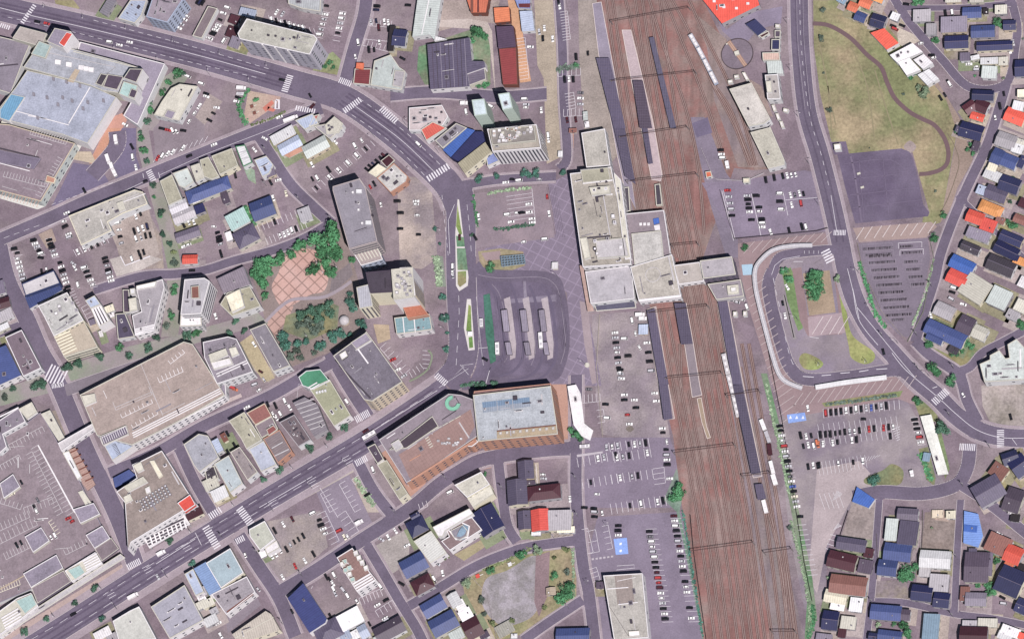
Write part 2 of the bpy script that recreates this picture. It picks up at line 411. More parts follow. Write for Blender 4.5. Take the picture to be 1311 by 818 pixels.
def X(h, rc, s, wc='W', part='roof_block', par=.5, fin='flat', z0=None, win='none', pc=None):
    """a further block of the current building, its top outline surveyed at height h"""
    root, lp, h0, loc, rz = CUR
    q = ccw(local([(a[0], a[1]) for a in pts(s, h)], loc, rz)); zb = h0+.1 if z0 is None else z0
    mb = MB(); mb.prism(q, zb, h, 0); o = mb.build(part, [mat(wc, 'wall'), mat(rc, fin)], root); tri(o)
    r = MB(); inn = inset(q, .35); r.prism(inn, h+.004, h+.1, 0, True); ro = r.build('roof_sheet', mat(rc, fin), o); tri(ro)
    if par > 0:
        m2 = MB(); n = len(q)
        for i in range(n):
            j = (i+1) % n; m2.prism([q[i], q[j], inn[j], inn[i]], h-.02, h+par)
        m2.build('rim', mat(pc or 'q', 'wall'), o)
    if win != 'none': windows(root, q, h, win, z0=0 if z0 is not None else h0)
    return o
def Y(s, col, z=None, wd=.5, hh=.5, name='roof_rail', closed=False):
    """thin raised line (rail, duct, seam) on the roof of the current building"""
    root, lp, h0, loc, rz = CUR; z = h0 if z is None else z
    q = local([(a[0], a[1]) for a in pts(s, z)], loc, rz)
    if closed: q = q+[q[0]]
    mb = MB(); mb.strip(q, wd, z+.13, 0, hh); return mb.build(name, mat(col, 'wall'), root)
def Q(col, s, z=None, fin='flat', name='roof_panel', t=.08):
    """sheet of another colour lying on the current roof"""
    root, lp, h0, loc, rz = CUR; z = h0 if z is None else z
    q = local([(a[0], a[1]) for a in pts(s, z)], loc, rz); mb = MB(); mb.prism(q, z+.14, z+.14+t, 0, True); o = mb.build(name, mat(col, fin), root); tri(o); return o
def SR(x0, y0, x1, y1, n, ln, col='w', z=None, wd=.3):
    """stall lines painted on the roof deck of the current building"""
    root, lp, h0, loc, rz = CUR; z = h0 if z is None else z
    a, b = [(v[0], v[1]) for v in (P(x0, y0, z), P(x1, y1, z))]; a, b = local([a, b], loc, rz)
    dx, dy = b[0]-a[0], b[1]-a[1]; q = math.hypot(dx, dy); ux, uy = dx/q, dy/q; h = ln/SCL*S; mb = MB()
    for i in range(n+1):
        t = q*i/n; c = (a[0]+ux*t, a[1]+uy*t); mb.strip([c, (c[0]-uy*h, c[1]+ux*h)], wd, z+.14)
    mb.strip([a, b], wd, z+.145); mb.build('deck_marking', mat(col, 'plain'), root)
def Hs(x, y, wd, dp, ang, rc, ty='g', h=None, wc=None, label=None, cat='house', name='house'):
    """pitched-roof house: centre, length along the ridge, depth (map units of the tile), clockwise angle"""
    global CUR
    h = (h or random.choice((5.0, 5.4, 5.8)))+random.uniform(0, .14); rz = -math.radians(ang)
    c = P(x, y, h); lx = wd/SCL*S*1.03; ly = dp/SCL*S*1.03; loc = (c[0], c[1], 0)
    wc = wc or random.choice('WWqyGst')
    if random.random() < .75 and cat == 'house':
        ym = MB(); e0, e1 = random.uniform(.5, 4), random.uniform(.5, 4); ym.box(c[0]+random.uniform(-1, 2.5), c[1]+random.uniform(-3, 1), .186+(_yd[0] % 7)*.0006-1, lx+e0*2, ly+e1*2, 1, rz); _yd[0] += 1
        ym.build('yard', mat(random.choice(('#a89a92', '#b0a394', '#8f8a6c', '#9a8c90', '#7f8a68', '#a59896')), random.choice(('gravel', 'grass' if random.random() < .3 else 'sand'))))['kind'] = 'structure'
    root = empty(name, loc, rz); ov = .45; a, b = lx/2, ly/2; rise = min(1.8, ly*.16)
    mb = MB(); mb.prism([(-a+ov, -b+ov), (a-ov, -b+ov), (a-ov, b-ov), (-a+ov, b-ov)], 0, h)
    if ty == 'g':   # gable ends
        for sx in (-1, 1):
            X0 = sx*(a-ov); f = [(X0, -b+ov, h), (X0, b-ov, h), (X0, 0, h+rise*.85)]; mb.face(f if sx > 0 else f[::-1])
    mb.build('wall', mat(wc, 'wall'), root)
    mb = MB(); e = .0
    if ty == 'g':
        for z0 in (0,):
            for sg in (-1, 1):
                q = [(-a, sg*b, h-.1), (a, sg*b, h-.1), (a, 0, h+rise), (-a, 0, h+rise)]
                up = [(p[0], p[1], p[2]+.16) for p in q]
                if sg > 0: q, up = q[::-1], up[::-1]
                mb.face(up); mb.face(q[::-1]); n = 4
                for i in range(4): mb.face([q[i], q[(i+1) % 4], up[(i+1) % 4], up[i]])
    elif ty == 'h':
        k = min(b, a*.8); z0 = h-.05; r0, r1 = (-a+k, 0, h+rise), (a-k, 0, h+rise)
        c_ = [(-a, -b, z0), (a, -b, z0), (a, b, z0), (-a, b, z0)]
        mb.face([c_[0], c_[1], r1, r0]); mb.face([c_[1], c_[2], r1]); mb.face([c_[2], c_[3], r0, r1]); mb.face([c_[3], c_[0], r0]); mb.face(c_[::-1])
    else:
        mb.box(0, 0, h+.004, lx, ly, .22)
    ro = mb.build('roof', mat(rc, 'metal'), root)
    if ty == 'g': m2 = MB(); m2.box(0, 0, h+rise+.14, lx, .3, .09); m2.build('ridge_cap', mat(rc if rc not in 'Nndpk' else 'x', 'plain'), ro)
    if random.random() < .55: link('chimney', box_mesh('chimney', .7, .7, 1.6 if ty != 'f' else 1.0, mat(random.choice('lgdw'), 'wall')), ro, (random.uniform(-a*.5, a*.5), random.choice((-1, 1))*b*.4, h+.2))
    windows(root, [(-a+ov, -b+ov), (a-ov, -b+ov), (a-ov, b-ov), (-a+ov, b-ov)], h, 'sparse', maxn=5)
    CUR = (root, [(-a, -b), (a, -b), (a, b), (-a, b)], h, loc, rz)
    tyn = {'g': 'gable-roofed', 'h': 'hip-roofed', 'f': 'flat-roofed'}[ty]
    if label: tag(root, label, cat)
    else: auto(root, (('small ' if wd*dp < (45*55 if SCL > 2 else 99) else '')+CNAME.get(rc, 'grey')+' '+tyn+' '+cat+' '+REG), cat, x, y, 'pitched-roof houses' if cat == 'house' else cat+'s')
    return root
def HS(s, cat='house', name='house'):
    for r in s.strip().splitlines():
        t = r.split()
        Hs(float(t[0]), float(t[1]), float(t[2]), float(t[3]), float(t[4]), t[5], t[6] if len(t) > 6 else 'g', float(t[7]) if len(t) > 7 else None, cat=cat, name=name)

# ---------------------------------------------------------------- vehicles
CC = dict(w='#f2f2f0', s='#c2c2c8', g='#77757c', k='#17161a', n='#23264a', b='#4a63b8', r='#c0262a', m='#541c28', o='#d9703c', y='#e9e2c8')
CN = dict(w='white', s='silver', g='grey', k='black', n='navy', b='blue', r='red', m='maroon', o='orange', y='cream')
_CM = {}
def taper(mb, x0, x1, y, z0, z1, fr, bk, sy, mi):
    lo = [(x0, -y, z0), (x1, -y, z0), (x1, y, z0), (x0, y, z0)]; hi = [(x0+bk, -y*sy, z1), (x1-fr, -y*sy, z1), (x1-fr, y*sy, z1), (x0+bk, y*sy, z1)]
    for i in range(4):
        j = (i+1) % 4; mb.face([lo[i], lo[j], hi[j], hi[i]], mi)
    mb.face(hi, mi); mb.face(lo[::-1], mi)
def car_meshes(c, kind):
    key = (c, kind)
    if key in _CM: return _CM[key]
    L_, W_, H_ = {'car': (4.3, 1.72, 1.45), 'van': (4.7, 1.85, 1.95), 'kei': (3.4, 1.5, 1.6)}[kind]; a, b = L_/2, W_/2
    mb = MB(); taper(mb, -a, a, b, .28, .62, .0, .0, .99, 0); taper(mb, -a+.05, a-.05, b*.98, .62, .88, .22, .12, .93, 0)
    for sx in (-.62, .62):
        for sy in (-1, 1):
            n = 10; r = .33; cx = sx*a; y0, y1 = sy*b*.8, sy*(b+.02)
            c0 = [(cx+r*math.cos(t*2*math.pi/n), r+r*math.sin(t*2*math.pi/n)) for t in range(n)]
            for i in range(n):
                j = (i+1) % n; mb.face([(c0[i][0], y0, c0[i][1]), (c0[j][0], y0, c0[j][1]), (c0[j][0], y1, c0[j][1]), (c0[i][0], y1, c0[i][1])], 1)
            mb.face([(u[0], y1, u[1]) for u in c0], 1)
    f0, f1 = {'car': (.62, .42), 'van': (.95, .98), 'kei': (.7, .9)}[kind]   # cabin reach to front, to back
    g = MB(); taper(g, -a*f1, a*f0, b*.9, .88, H_-.05, .55, .32, .84, 0)
    r = MB(); taper(r, -a*f1+.34, a*f0-.6, b*.74, H_-.05, H_+.02, .05, .05, .95, 0)
    def mk(m_, nm, ms):
        me = bpy.data.meshes.new(nm); me.from_pydata(m_.v, [], m_.f)
        for q in ms: me.materials.append(q)
        me.polygons.foreach_set('material_index', m_.m); return me
    pm = mat(CC[c], 'paint')
    _CM[key] = (mk(mb, 'body', [pm, mat('#141414', 'paint')]), mk(g, 'cabin_glass', [mat('#20242c', 'glass')]), mk(r, 'roof', [pm])); return _CM[key]
NCAR = [0]; MASS = []; PEND = []
def car(x, y, ang, c, base, kind=None, grp='parked cars', far=False):
    """ang: clockwise map angle of the car's long axis; the cars are built once all are known"""
    kind = kind or random.choice(('car', 'car', 'car', 'kei', 'van')); flip = random.choice((0, 180))
    p = P(x, y); PEND.append((c, kind, p, -math.radians(ang+flip), ZM, base, grp, OX+x/SCL, OY+y/SCL))
def build_cars(limit=300):
    rank = {'van': 0, 'car': 1, 'kei': 2}
    o_ = sorted(range(len(PEND)), key=lambda i: (0 if PEND[i][6] == 'moving cars' else 1, rank[PEND[i][1]], i % 7))
    keep = set(o_[:limit])
    for i, (c, kind, p, rz, z, base, grp, mx, my) in enumerate(PEND):
        nm = CN[c]+' '+{'car': 'car', 'van': 'van', 'kei': 'small car'}[kind]+' '+base
        if i not in keep:
            MASS.append((c, kind, p, rz, z)); AUTO.append((nm, mx, my, {})); continue
        NCAR[0] += 1
        bm_, gm, rm = car_meshes(c, kind); o = empty('parked_car' if grp.startswith('parked') else 'car', (p[0], p[1], z), rz)
        link('body', bm_, o); link('cabin_glass', gm, o); link('roof', rm, o)
        o['category'] = 'van' if kind == 'van' else 'car'; o['group'] = grp; AUTO.append((nm, mx, my, o))
def ROW(where, x0, y0, x1, y1, cs, ang=None, lines=48, far=False, kind=None):
    n = len(cs); a, b = (x0, y0), (x1, y1)
    d = math.degrees(math.atan2(y1-y0, x1-x0)); ang = d+90 if ang is None else ang
    for i, c in enumerate(cs):
        if c in '. ': continue
        t = i/(n-1) if n > 1 else 0
        car(x0+(x1-x0)*t+random.uniform(-1, 1), y0+(y1-y0)*t+random.uniform(-2, 2), ang+random.uniform(-2, 2), c, where, kind, far=far)
    if lines:
        st = ((x1-x0)/(n-1)/2, (y1-y0)/(n-1)/2) if n > 1 else (0, 0)
        ux, uy = math.cos(math.radians(ang)), math.sin(math.radians(ang)); h = lines/2
        for i in range(n+1):
            cx = x0-st[0]+st[0]*2*i; cy = y0-st[1]+st[1]*2*i
            a_, b_ = P(cx-ux*h, cy-uy*h), P(cx+ux*h, cy+uy*h); LINES.setdefault(('#dcd8de', 0), MB()).strip([a_, b_], .24, ZM)
def CARS(where, s, grp='parked cars'):
    for t in s.split():
        q = t.split(','); car(float(q[0]), float(q[1]), float(q[2]), q[3], where, q[4] if len(q) > 4 else None, grp)
def bus(x, y, ang, label, ln=10.5, wd=2.5, ht=3.0, c='w', name='bus', cat='bus'):
    p = P(x, y); o = empty(name, (p[0], p[1], ZM), -math.radians(ang)); mb = MB(); mb.box(0, 0, .35, ln, wd, ht-.35); mb.build('body', mat(c, 'plain'), o)
    g = MB(); g.box(0, 0, 1.3, ln+.05, wd+.05, .9); g.build('window_band', mat('#2a2f3a', 'glass'), o)
    r = MB(); r.box(-ln*.15, 0, ht+.003, 2.2, 1.6, .22); r.box(ln*.25, 0, ht+.003, 1.4, 1.3, .16); r.build('roof_unit', mat('s', 'wall'), o)
    for sx in (-.3, .3):
        m = MB(); m.box(sx*ln, 0, 0, .9, wd-.1, .6); m.build('wheel', mat('#141414', 'paint'), o)
    tag(o, label, cat); return o
def truck(x, y, ang, label, ln=7, c='w', cab='w', name='truck', cat='truck'):
    p = P(x, y); o = empty(name, (p[0], p[1], ZM), -math.radians(ang)); wd = 2.3
    m = MB(); m.box(-.9, 0, .8, ln-1.8, wd, 2.3); m.build('cargo_box', mat(c, 'plain'), o)
    m = MB(); m.box(ln/2-.85, 0, .45, 1.5, wd-.1, 1.75); m.build('cab', mat(cab, 'plain'), o)
    m = MB(); m.box(ln/2-.06, 0, 1.3, .1, wd-.3, .7); m.build('windscreen', mat('#20242c', 'glass'), o)
    for sx in (-.3, .32): m = MB(); m.box(sx*ln, 0, 0, .9, wd-.05, .8); m.build('wheel', mat('#141414', 'paint'), o)
    tag(o, label, cat); return o

# ---------------------------------------------------------------- vegetation
_TM = {}
LEAF = dict(b='#4c9660', d='#4e7c64', p='#98b48c', t='#4a8876', o='#84935c', g='#667a6c')
LN = dict(b='bright green', d='dark green', p='pale green', t='blue-green', o='olive', g='grey-green')
def crown_mesh(kind, var):
    key = (kind, var)
    if key in _TM: return _TM[key]
    rnd = random.Random(hash(kind)*0+var*31+ord(kind)); mb = MB()
    blobs = []
    for i in range(10):
        a = rnd.uniform(0, 6.28); r = rnd.uniform(.2, .8); blobs.append((r*math.cos(a), r*math.sin(a), rnd.uniform(.75, 1.5), rnd.uniform(.28, .46)))
    blobs.append((0, 0, 1.3, .42))
    for bx, by, bz, br in blobs:
        for k in range(60):
            u = rnd.uniform(-.7, 1); t = rnd.uniform(0, 6.28); q = math.sqrt(max(0, 1-u*u)); R_ = br*rnd.uniform(.6, 1.22)
            n = Vector((q*math.cos(t), q*math.sin(t), u)); c = Vector((bx, by, bz))+n*R_
            n2 = (n+Vector((rnd.uniform(-.7, .7), rnd.uniform(-.7, .7), rnd.uniform(-.4, .7)))).normalized()
            a1 = n2.orthogonal().normalized(); a2 = n2.cross(a1); s_ = rnd.uniform(.05, .12)
            an = rnd.uniform(0, 6.28); e1 = a1*math.cos(an)+a2*math.sin(an); e2 = n2.cross(e1)
            mb.face([c-e1*s_-e2*s_*.6, c+e1*s_-e2*s_*.6, c+e1*s_*.7+e2*s_*.8, c-e1*s_*.7+e2*s_*.8], rnd.choice((0, 0, 1)))
    me = bpy.data.meshes.new('crown'); me.from_pydata(mb.v, [], mb.f)
    me.materials.append(mat(LEAF[kind], 'leaf')); h = LEAF[kind]; r, g, b_ = int(h[1:3], 16), int(h[3:5], 16), int(h[5:], 16)
    me.materials.append(mat('#%02x%02x%02x' % (int(r*.8), int(g*.84), int(b_*.8)), 'leaf')); me.polygons.foreach_set('material_index', mb.m)
    _TM[key] = me; return me
def trunk_mesh():
    if 'T' in _TM: return _TM['T']
    mb = MB(); n = 7
    def limb(a, b, r0, r1):
        a, b = Vector(a), Vector(b); d = (b-a).normalized(); u = d.orthogonal().normalized(); v = d.cross(u)
        A0 = [a+(u*math.cos(6.283*i/n)+v*math.sin(6.283*i/n))*r0 for i in range(n)]; B0 = [b+(u*math.cos(6.283*i/n)+v*math.sin(6.283*i/n))*r1 for i in range(n)]
        for i in range(n): j = (i+1) % n; mb.face([A0[i], A0[j], B0[j], B0[i]])
    limb((0, 0, -.05), (0, 0, .75), .07, .05)
    for k in range(5): a = k*1.26; limb((0, 0, .7), (.5*math.cos(a), .5*math.sin(a), 1.25), .04, .015)
    me = bpy.data.meshes.new('trunk'); me.from_pydata(mb.v, [], mb.f); me.materials.append(mat('#6a5648', 'wall')); _TM['T'] = me; return me
def TR(s, kind='d', where=None, name='tree', cat='tree', flat=.85):
    for t in s.split():
        q = t.split(','); x, y, r = float(q[0]), float(q[1]), float(q[2])/SCL*S*1.02
        hz = r*1.1*flat; p = P(x, y, hz)   # the crown is what one sees on the map
        o = empty(name, (p[0], p[1], 0), random.uniform(0, 6.28)); sc = (r*random.uniform(.8, 1.1), r*random.uniform(.8, 1.12), r*flat)
        c = link('crown', crown_mesh(kind, random.randint(0, 4)), o, (0, 0, 0), 0, sc)
        tk = link('trunk', trunk_mesh(), o, (0, 0, 0), 0, sc)
        auto(o, ('large ' if r > 4.2 else 'small ' if r < 1.8 else '')+LN[kind]+' '+cat+' '+(where or REG), cat, x, y, cat+'s')
def HEDGE(s, wd, hh, kind, label, name='hedge', cat='hedge', dens=2.2):
    """clipped or wild planting along a line, leaf faces through its volume"""
    p = pts(s); mb = MB(); rnd = random.Random(len(s)+int(p[0][0])); w_ = wd/SCL*S
    for i in range(len(p)-1):
        a, b = Vector(p[i]), Vector(p[i+1]); q = (b-a).length; d = (b-a)/max(q, .01); nn = Vector((-d.y, d.x, 0))
        for k in range(int(q*w_*dens)+4):
            c = a+d*rnd.uniform(0, q)+nn*rnd.gauss(0, w_*.27)+Vector((0, 0, rnd.uniform(.15, hh)))
            n2 = Vector((rnd.uniform(-.6, .6), rnd.uniform(-.6, .6), 1)).normalized(); e1 = n2.orthogonal().normalized(); e2 = n2.cross(e1); s_ = rnd.uniform(.3, .75)
            mb.face([c-e1*s_-e2*s_, c+e1*s_-e2*s_, c+e1*s_+e2*s_*.8, c-e1*s_*.7+e2*s_], rnd.choice((0, 0, 1)))
    h = LEAF[kind]; o = mb.build(name, [mat(h, 'leaf'), mat('#%02x%02x%02x' % tuple(int(int(h[j:j+2], 16)*.8) for j in (1, 3, 5)), 'leaf')]); tag(o, label, cat); return o
# ---------------------------------------------------------------- street furniture
def FENCE(s, h, col, label, name='fence', cat='fence', sp=4.0, th=.12):
    p = pts(s); mb = MB(); mb.strip(p, th, .1, 0, h-.1)
    for i in range(len(p)-1):
        q = math.dist(p[i][:2], p[i+1][:2]); n = max(1, int(q/sp)); a = math.atan2(p[i+1][1]-p[i][1], p[i+1][0]-p[i][0])
        for k in range(n): t = k/n; mb.box(p[i][0]+(p[i+1][0]-p[i][0])*t, p[i][1]+(p[i+1][1]-p[i][1])*t, 0, .2, .22, h+.12, a)
    return tag(mb.build(name, mat(col, 'wall')), label, cat)
_LM = {}
def POLE(s, where, h=8, arm=2.2, cat='street lamp', name='street_lamp', ang=0):
    if 'p' not in _LM:
        def tube(mb, a, b, r0, r1, n=6):
            a, b = Vector(a), Vector(b); d = (b-a).normalized(); u = d.orthogonal().normalized(); v = d.cross(u)
            A0 = [a+(u*math.cos(6.283*i/n)+v*math.sin(6.283*i/n))*r0 for i in range(n)]; B0 = [b+(u*math.cos(6.283*i/n)+v*math.sin(6.283*i/n))*r1 for i in range(n)]
            for i in range(n): j = (i+1) % n; mb.face([A0[i], A0[j], B0[j], B0[i]])
            mb.face(B0)
        m = MB(); tube(m, (0, 0, 0), (0, 0, 8), .16, .1); tube(m, (0, 0, 7.9), (2.2, 0, 8.3), .07, .06)
        me = bpy.data.meshes.new('pole'); me.from_pydata(m.v, [], m.f); me.materials.append(mat('#8a8890', 'wall'))
        m2 = MB(); m2.box(2.3, 0, 8.22, 1.0, .4, .16); me2 = bpy.data.meshes.new('lamp_head'); me2.from_pydata(m2.v, [], m2.f); me2.materials.append(mat('l', 'wall'))
        m3 = MB(); tube(m3, (0, 0, 0), (0, 0, 10), .19, .12); m3.box(0, 0, 9.2, 2.0, .14, .14); m3.box(0, 0, 8.5, 1.6, .14, .14)
        me3 = bpy.data.meshes.new('pole'); me3.from_pydata(m3.v, [], m3.f); me3.materials.append(mat('#7d7a80', 'wall'))
        m4 = MB(); m4.box(.35, 0, 7.2, .5, .5, .9); me4 = bpy.data.meshes.new('transformer'); me4.from_pydata(m4.v, [], m4.f); me4.materials.append(mat('G', 'wall'))
        _LM.update(p=me, h=me2, u=me3, t=me4)
    for t in s.split():
        q = t.split(','); x, y = float(q[0]), float(q[1]); a = float(q[2]) if len(q) > 2 else ang; p = P(x, y)
        o = empty(name, (p[0], p[1], .05), -math.radians(a))
        if cat == 'street lamp': link('pole', _LM['p'], o); link('lamp_head', _LM['h'], o)
        else: link('pole', _LM['u'], o); link('transformer', _LM['t'], o)
        auto(o, ('slim grey lamp post ' if cat == 'street lamp' else 'concrete utility pole ')+where, cat, x, y, cat+'s')
# ---------------------------------------------------------------- labels that single out
ORD = 'first second third fourth fifth sixth seventh eighth ninth tenth eleventh twelfth thirteenth fourteenth fifteenth sixteenth seventeenth eighteenth nineteenth twentieth'.split()
def ordn(i):
    return ORD[i] if i < 20 else ('twenty-' if i < 29 else 'thirty-')+ORD[(i-20) % 10]
def finish_labels():
    g = {}
    for base, x, y, o in AUTO: g.setdefault(' '.join(base.split()), []).append((x, y, o))
    for base, l in g.items():
        if len(l) == 1: l[0][2]['label'] = base; continue
        xs = [a[0] for a in l]; ys = [a[1] for a in l]
        hor = (max(xs)-min(xs)) >= (max(ys)-min(ys)); l.sort(key=lambda a: a[0] if hor else a[1])
        for i, (x, y, o) in enumerate(l):
            if len(l) == 2: t = ('left' if hor else 'upper') if i == 0 else ('right' if hor else 'lower'); t = t+' of two'
            elif i == 0: t = 'leftmost' if hor else 'topmost'
            elif i == len(l)-1: t = 'rightmost' if hor else 'lowest'
            elif i < len(l)/2+.5: t = ordn(i)+(' from left' if hor else ' from top')
            else: t = ordn(len(l)-1-i)+(' from right' if hor else ' from bottom')
            o['label'] = base+', '+t
            if len(o['label'].split()) > 16: print('LONG', o['label'])
# ================================================================ GROUND
T(0, 0, 1)
mb = MB(); mb.face([(-1600, -1600, 0), (1600, -1600, 0), (1600, 1600, 0), (-1600, 1600, 0)]); mb.build('ground', mat('#806f7b', 'ground', c2='#8d7e84', s2=.03))['kind'] = 'structure'
# --- lots, yards and open land
A('ground_parking', '#a29a97', '0,190 40,205 0,230', 1)
A('gravel_lot', '#8c7f88', '758,402 828,398 846,492 858,560 836,566 770,556 760,480', 2, 'gravel', c2='#998d90', s2=.05)
A('asphalt_lot', '#83768a', '745,560 858,560 876,618 860,650 744,650', 2, 'asphalt')
A('asphalt_lot', '#82768a', '765,662 872,655 905,830 768,830 755,700', 2, 'asphalt')
A('gravel_lot', '#aaa098', '905,545 905,545 905,546', 1)
A('asphalt_lot', '#807482', '996,536 1020,522 1160,512 1188,560 1210,622 1120,625 1096,640 1062,690 1055,770 1030,780 1010,680', 2, 'asphalt', c2='#958a8e')
A('pavement', '#a89a9c', '1046,600 1100,590 1125,618 1090,640 1058,700 1046,760 1035,740', 3, 'asphalt')
A('grass_field', '#7f8455', '1041,0 1112,0 1140,38 1176,84 1212,128 1226,165 1204,285 1180,292 1182,276 1190,272 1168,194 1076,200 1064,180 1050,120 1042,60', 2, 'grass', c2='#a08f6c', s2=.022)
A('bare_soil', '#978376', '1112,0 1120,0 1160,50 1192,92 1216,130 1228,150 1246,205 1226,240 1216,270 1204,285 1226,170 1210,124 1176,84 1140,38', 3, 'sand')
A('gravel_circle', '#9c8c88', '1157,188 1165,180 1173,188 1165,196', 4, 'gravel', sm=True)
L('1041,30 1062,33 1088,48 1110,70 1128,86 1136,106 1146,126 1164,143 1180,152 1196,160 1208,175 1214,192 1213,208 1205,217 1190,222 1177,223', 11, col='#6f565b', sm=True)
L('1212,170 1222,186 1228,208 1222,232 1212,258 1204,272', 1.6, col='#756a58', sm=True)
A('asphalt_yard', '#6c6078', '1072,198 1154,190 1164,194 1168,200 1174,222 1182,262 1190,272 1188,277 1095,286 1082,240', 5, 'asphalt', c2='#635670')
A('asphalt_yard', '#6d5f78', '1062,182 1083,181 1087,197 1068,198', 4, 'asphalt')
A('paved_walk', '#a08a84', '1092,292 1192,284 1200,290 1186,304 1100,310', 4, 'paver')
for i in range(9): L('%d,%d %d,%d' % (1096+i*11.5, 307-i*.9, 1106+i*11.5, 291-i*.8), 2, col='#c9bdbb')
A('bicycle_park', '#7a6f7f', '1098,312 1188,305 1191,330 1182,380 1166,432 1152,430 1130,408 1112,370 1103,340', 4, 'asphalt')
# rotary east of the station
A('paved_walk', '#957d80', '942,312 1060,298 1074,300 1080,316 1064,318 1062,334 985,350 985,380 1003,452 1030,492 1050,497 1144,482 1160,488 1196,520 1175,520 1148,510 1005,536 985,480 962,405 950,360', 3, 'paver')
for i in range(18):
    x = 956+i*2.6; y = 372+i*10; L('%f,%f %f,%f' % (x, y, x+22, y-15), 1.6, col='#b9aaaa')
for i in range(10): L('%f,%f %f,%f' % (952+i*11, 325-i*1.6, 966+i*11, 309-i*1.4), 1.6, col='#b9aaaa')
for i in range(15): L('%f,%f %f,%f' % (1016+i*10.4, 520-i*1.6, 1028+i*10.4, 503-i*1.6), 1.6, col='#b9aaaa')
A('forecourt', '#85798a', '982,352 992,330 1062,316 1078,322 1088,360 1104,410 1146,462 1150,476 1042,490 1022,482 1004,446', 5, 'asphalt', c2='#8c8088')
A('grass_strip', '#76925a', '1001,348 1012,342 1018,356 1028,420 1022,424 1008,385', 7, 'grass', c2='#6c8a50')
A('paved_walk', '#8f7578', '1014,344 1026,342 1034,404 1066,402 1074,402 1066,340 1078,352 1086,400 1078,428 1034,430 1024,410', 8, 'paver')
A('planting_bed', '#a08b72', '1028,350 1062,346 1070,400 1036,404', 9, 'sand')
A('paved_walk', '#a59096', '1034,406 1080,400 1082,426 1036,431', 8, 'paver')
for i in range(4): L('%f,%f %f,%f' % (1040+i*11, 428, 1054+i*11, 405), 1.8, col='#cfc3c3')
A('grass_strip', '#8c9a4c', '1072,350 1077,352 1084,400 1092,430 1118,450 1118,462 1106,466 1090,458 1086,440 1078,402', 8, 'grass', sm=True, c2='#9a9a58')
A('grass_strip', '#8c9a50', '1023,460 1030,452 1046,458 1054,466 1046,473 1030,472', 8, 'grass', sm=True)
A('grass_strip', '#7c8a54', '1052,516 1100,508 1156,500 1152,508 1056,521', 6, 'grass')
A('grass_strip', '#75895a', '1168,508 1186,506 1200,532 1202,540 1216,600 1210,614 1198,540 1178,535', 6, 'grass')
A('grass_strip', '#6f8562', '1176,575 1188,572 1198,612 1196,622 1186,614', 6, 'grass')
A('grass_strip', '#73805a', '1108,612 1130,602 1142,594 1156,602 1154,618 1140,622 1110,620', 6, 'grass', sm=True)
A('green_verge', '#5e8a5e', '974,478 982,478 1002,560 1022,650 1040,740 1046,790 1038,818 1030,818 1034,760 1012,650 994,560', 5, 'grass', c2='#7d8c72')
A('green_verge', '#6a8a76', '866,600 878,616 870,655 884,720 898,780 906,818 899,818 876,700 866,655 850,640', 6, 'grass', c2='#7d8a80')
# west station square
A('plaza', '#807387', '706,300 742,300 752,396 768,480 770,494 690,494 712,474 728,440 726,375 704,354 640,350 620,318', 3, 'plaza', rot=28, cell=6.5, mort=.36, line=1.3)
A('plaza', '#807387', '702,235 730,222 738,300 712,300', 3, 'plaza', rot=28, cell=8.5)
A('garden', '#8f8a64', '612,322 640,318 670,322 672,340 650,348 628,352 616,346', 5, 'grass', c2='#a08c70')
A('garden_paving', '#9b8587', '616,324 640,321 642,332 622,334', 6, 'paver')
A('paved_strip', '#9c8b90', '742,385 752,388 764,490 758,492 748,440', 5, 'paver')
A('bus_terminal_asphalt', '#665b72', '608,352 700,354 718,372 724,430 720,470 704,486 640,492 600,492 610,470 604,420', 5, 'asphalt', c2='#72667e')
A('taxi_pool_asphalt', '#887983', '604,248 700,236 706,260 710,304 608,318', 5, 'asphalt', c2='#94828a')
for xx in (642, 666, 690):      # long bus islands
    A('bus_island', '#aca0a6', '%d,383 %d,380 %d,400 %d,440 %d,458 %d,461 %d,440 %d,400' % (xx+3, xx+11, xx+14, xx+19, xx+18, xx+11, xx+11, xx+6), 9, 'paver', h=.12, sm=False)
A('grass_verge', '#3e7a64', '619,378 627,376 632,420 635,462 628,466 622,430', 8, 'grass', h=.12, c2='#3a7060')
def isle(s, s2): A('traffic_island_kerb', '#cdc8c4', s, 14, 'wall', h=.13); A('island_grass', '#6c8f3c', s2, 16, 'grass', h=.14, c2='#8a9a48')
isle('586,255 588,256 593,300 600,355 599,366 588,373 584,366 583,300', '586,262 590,290 592,300 588,300 584,290')
A('island_grass', '#6c9a40', '586,348 597,347 597,362 589,368 586,364', 16, 'grass', h=.14)
A('island_grass', '#6a9070', '585,318 596,318 599,346 586,346', 16, 'grass', h=.14)
A('island_grass', '#5f8f6a', '584,302 594,304 595,316 585,316', 16, 'grass', h=.14)
isle('598,383 603,383 608,448 600,449 594,420', '600,390 603,392 604,424 597,424')
A('island_grass', '#6c9a40', '600,432 605,431 606,445 601,446', 16, 'grass', h=.14)
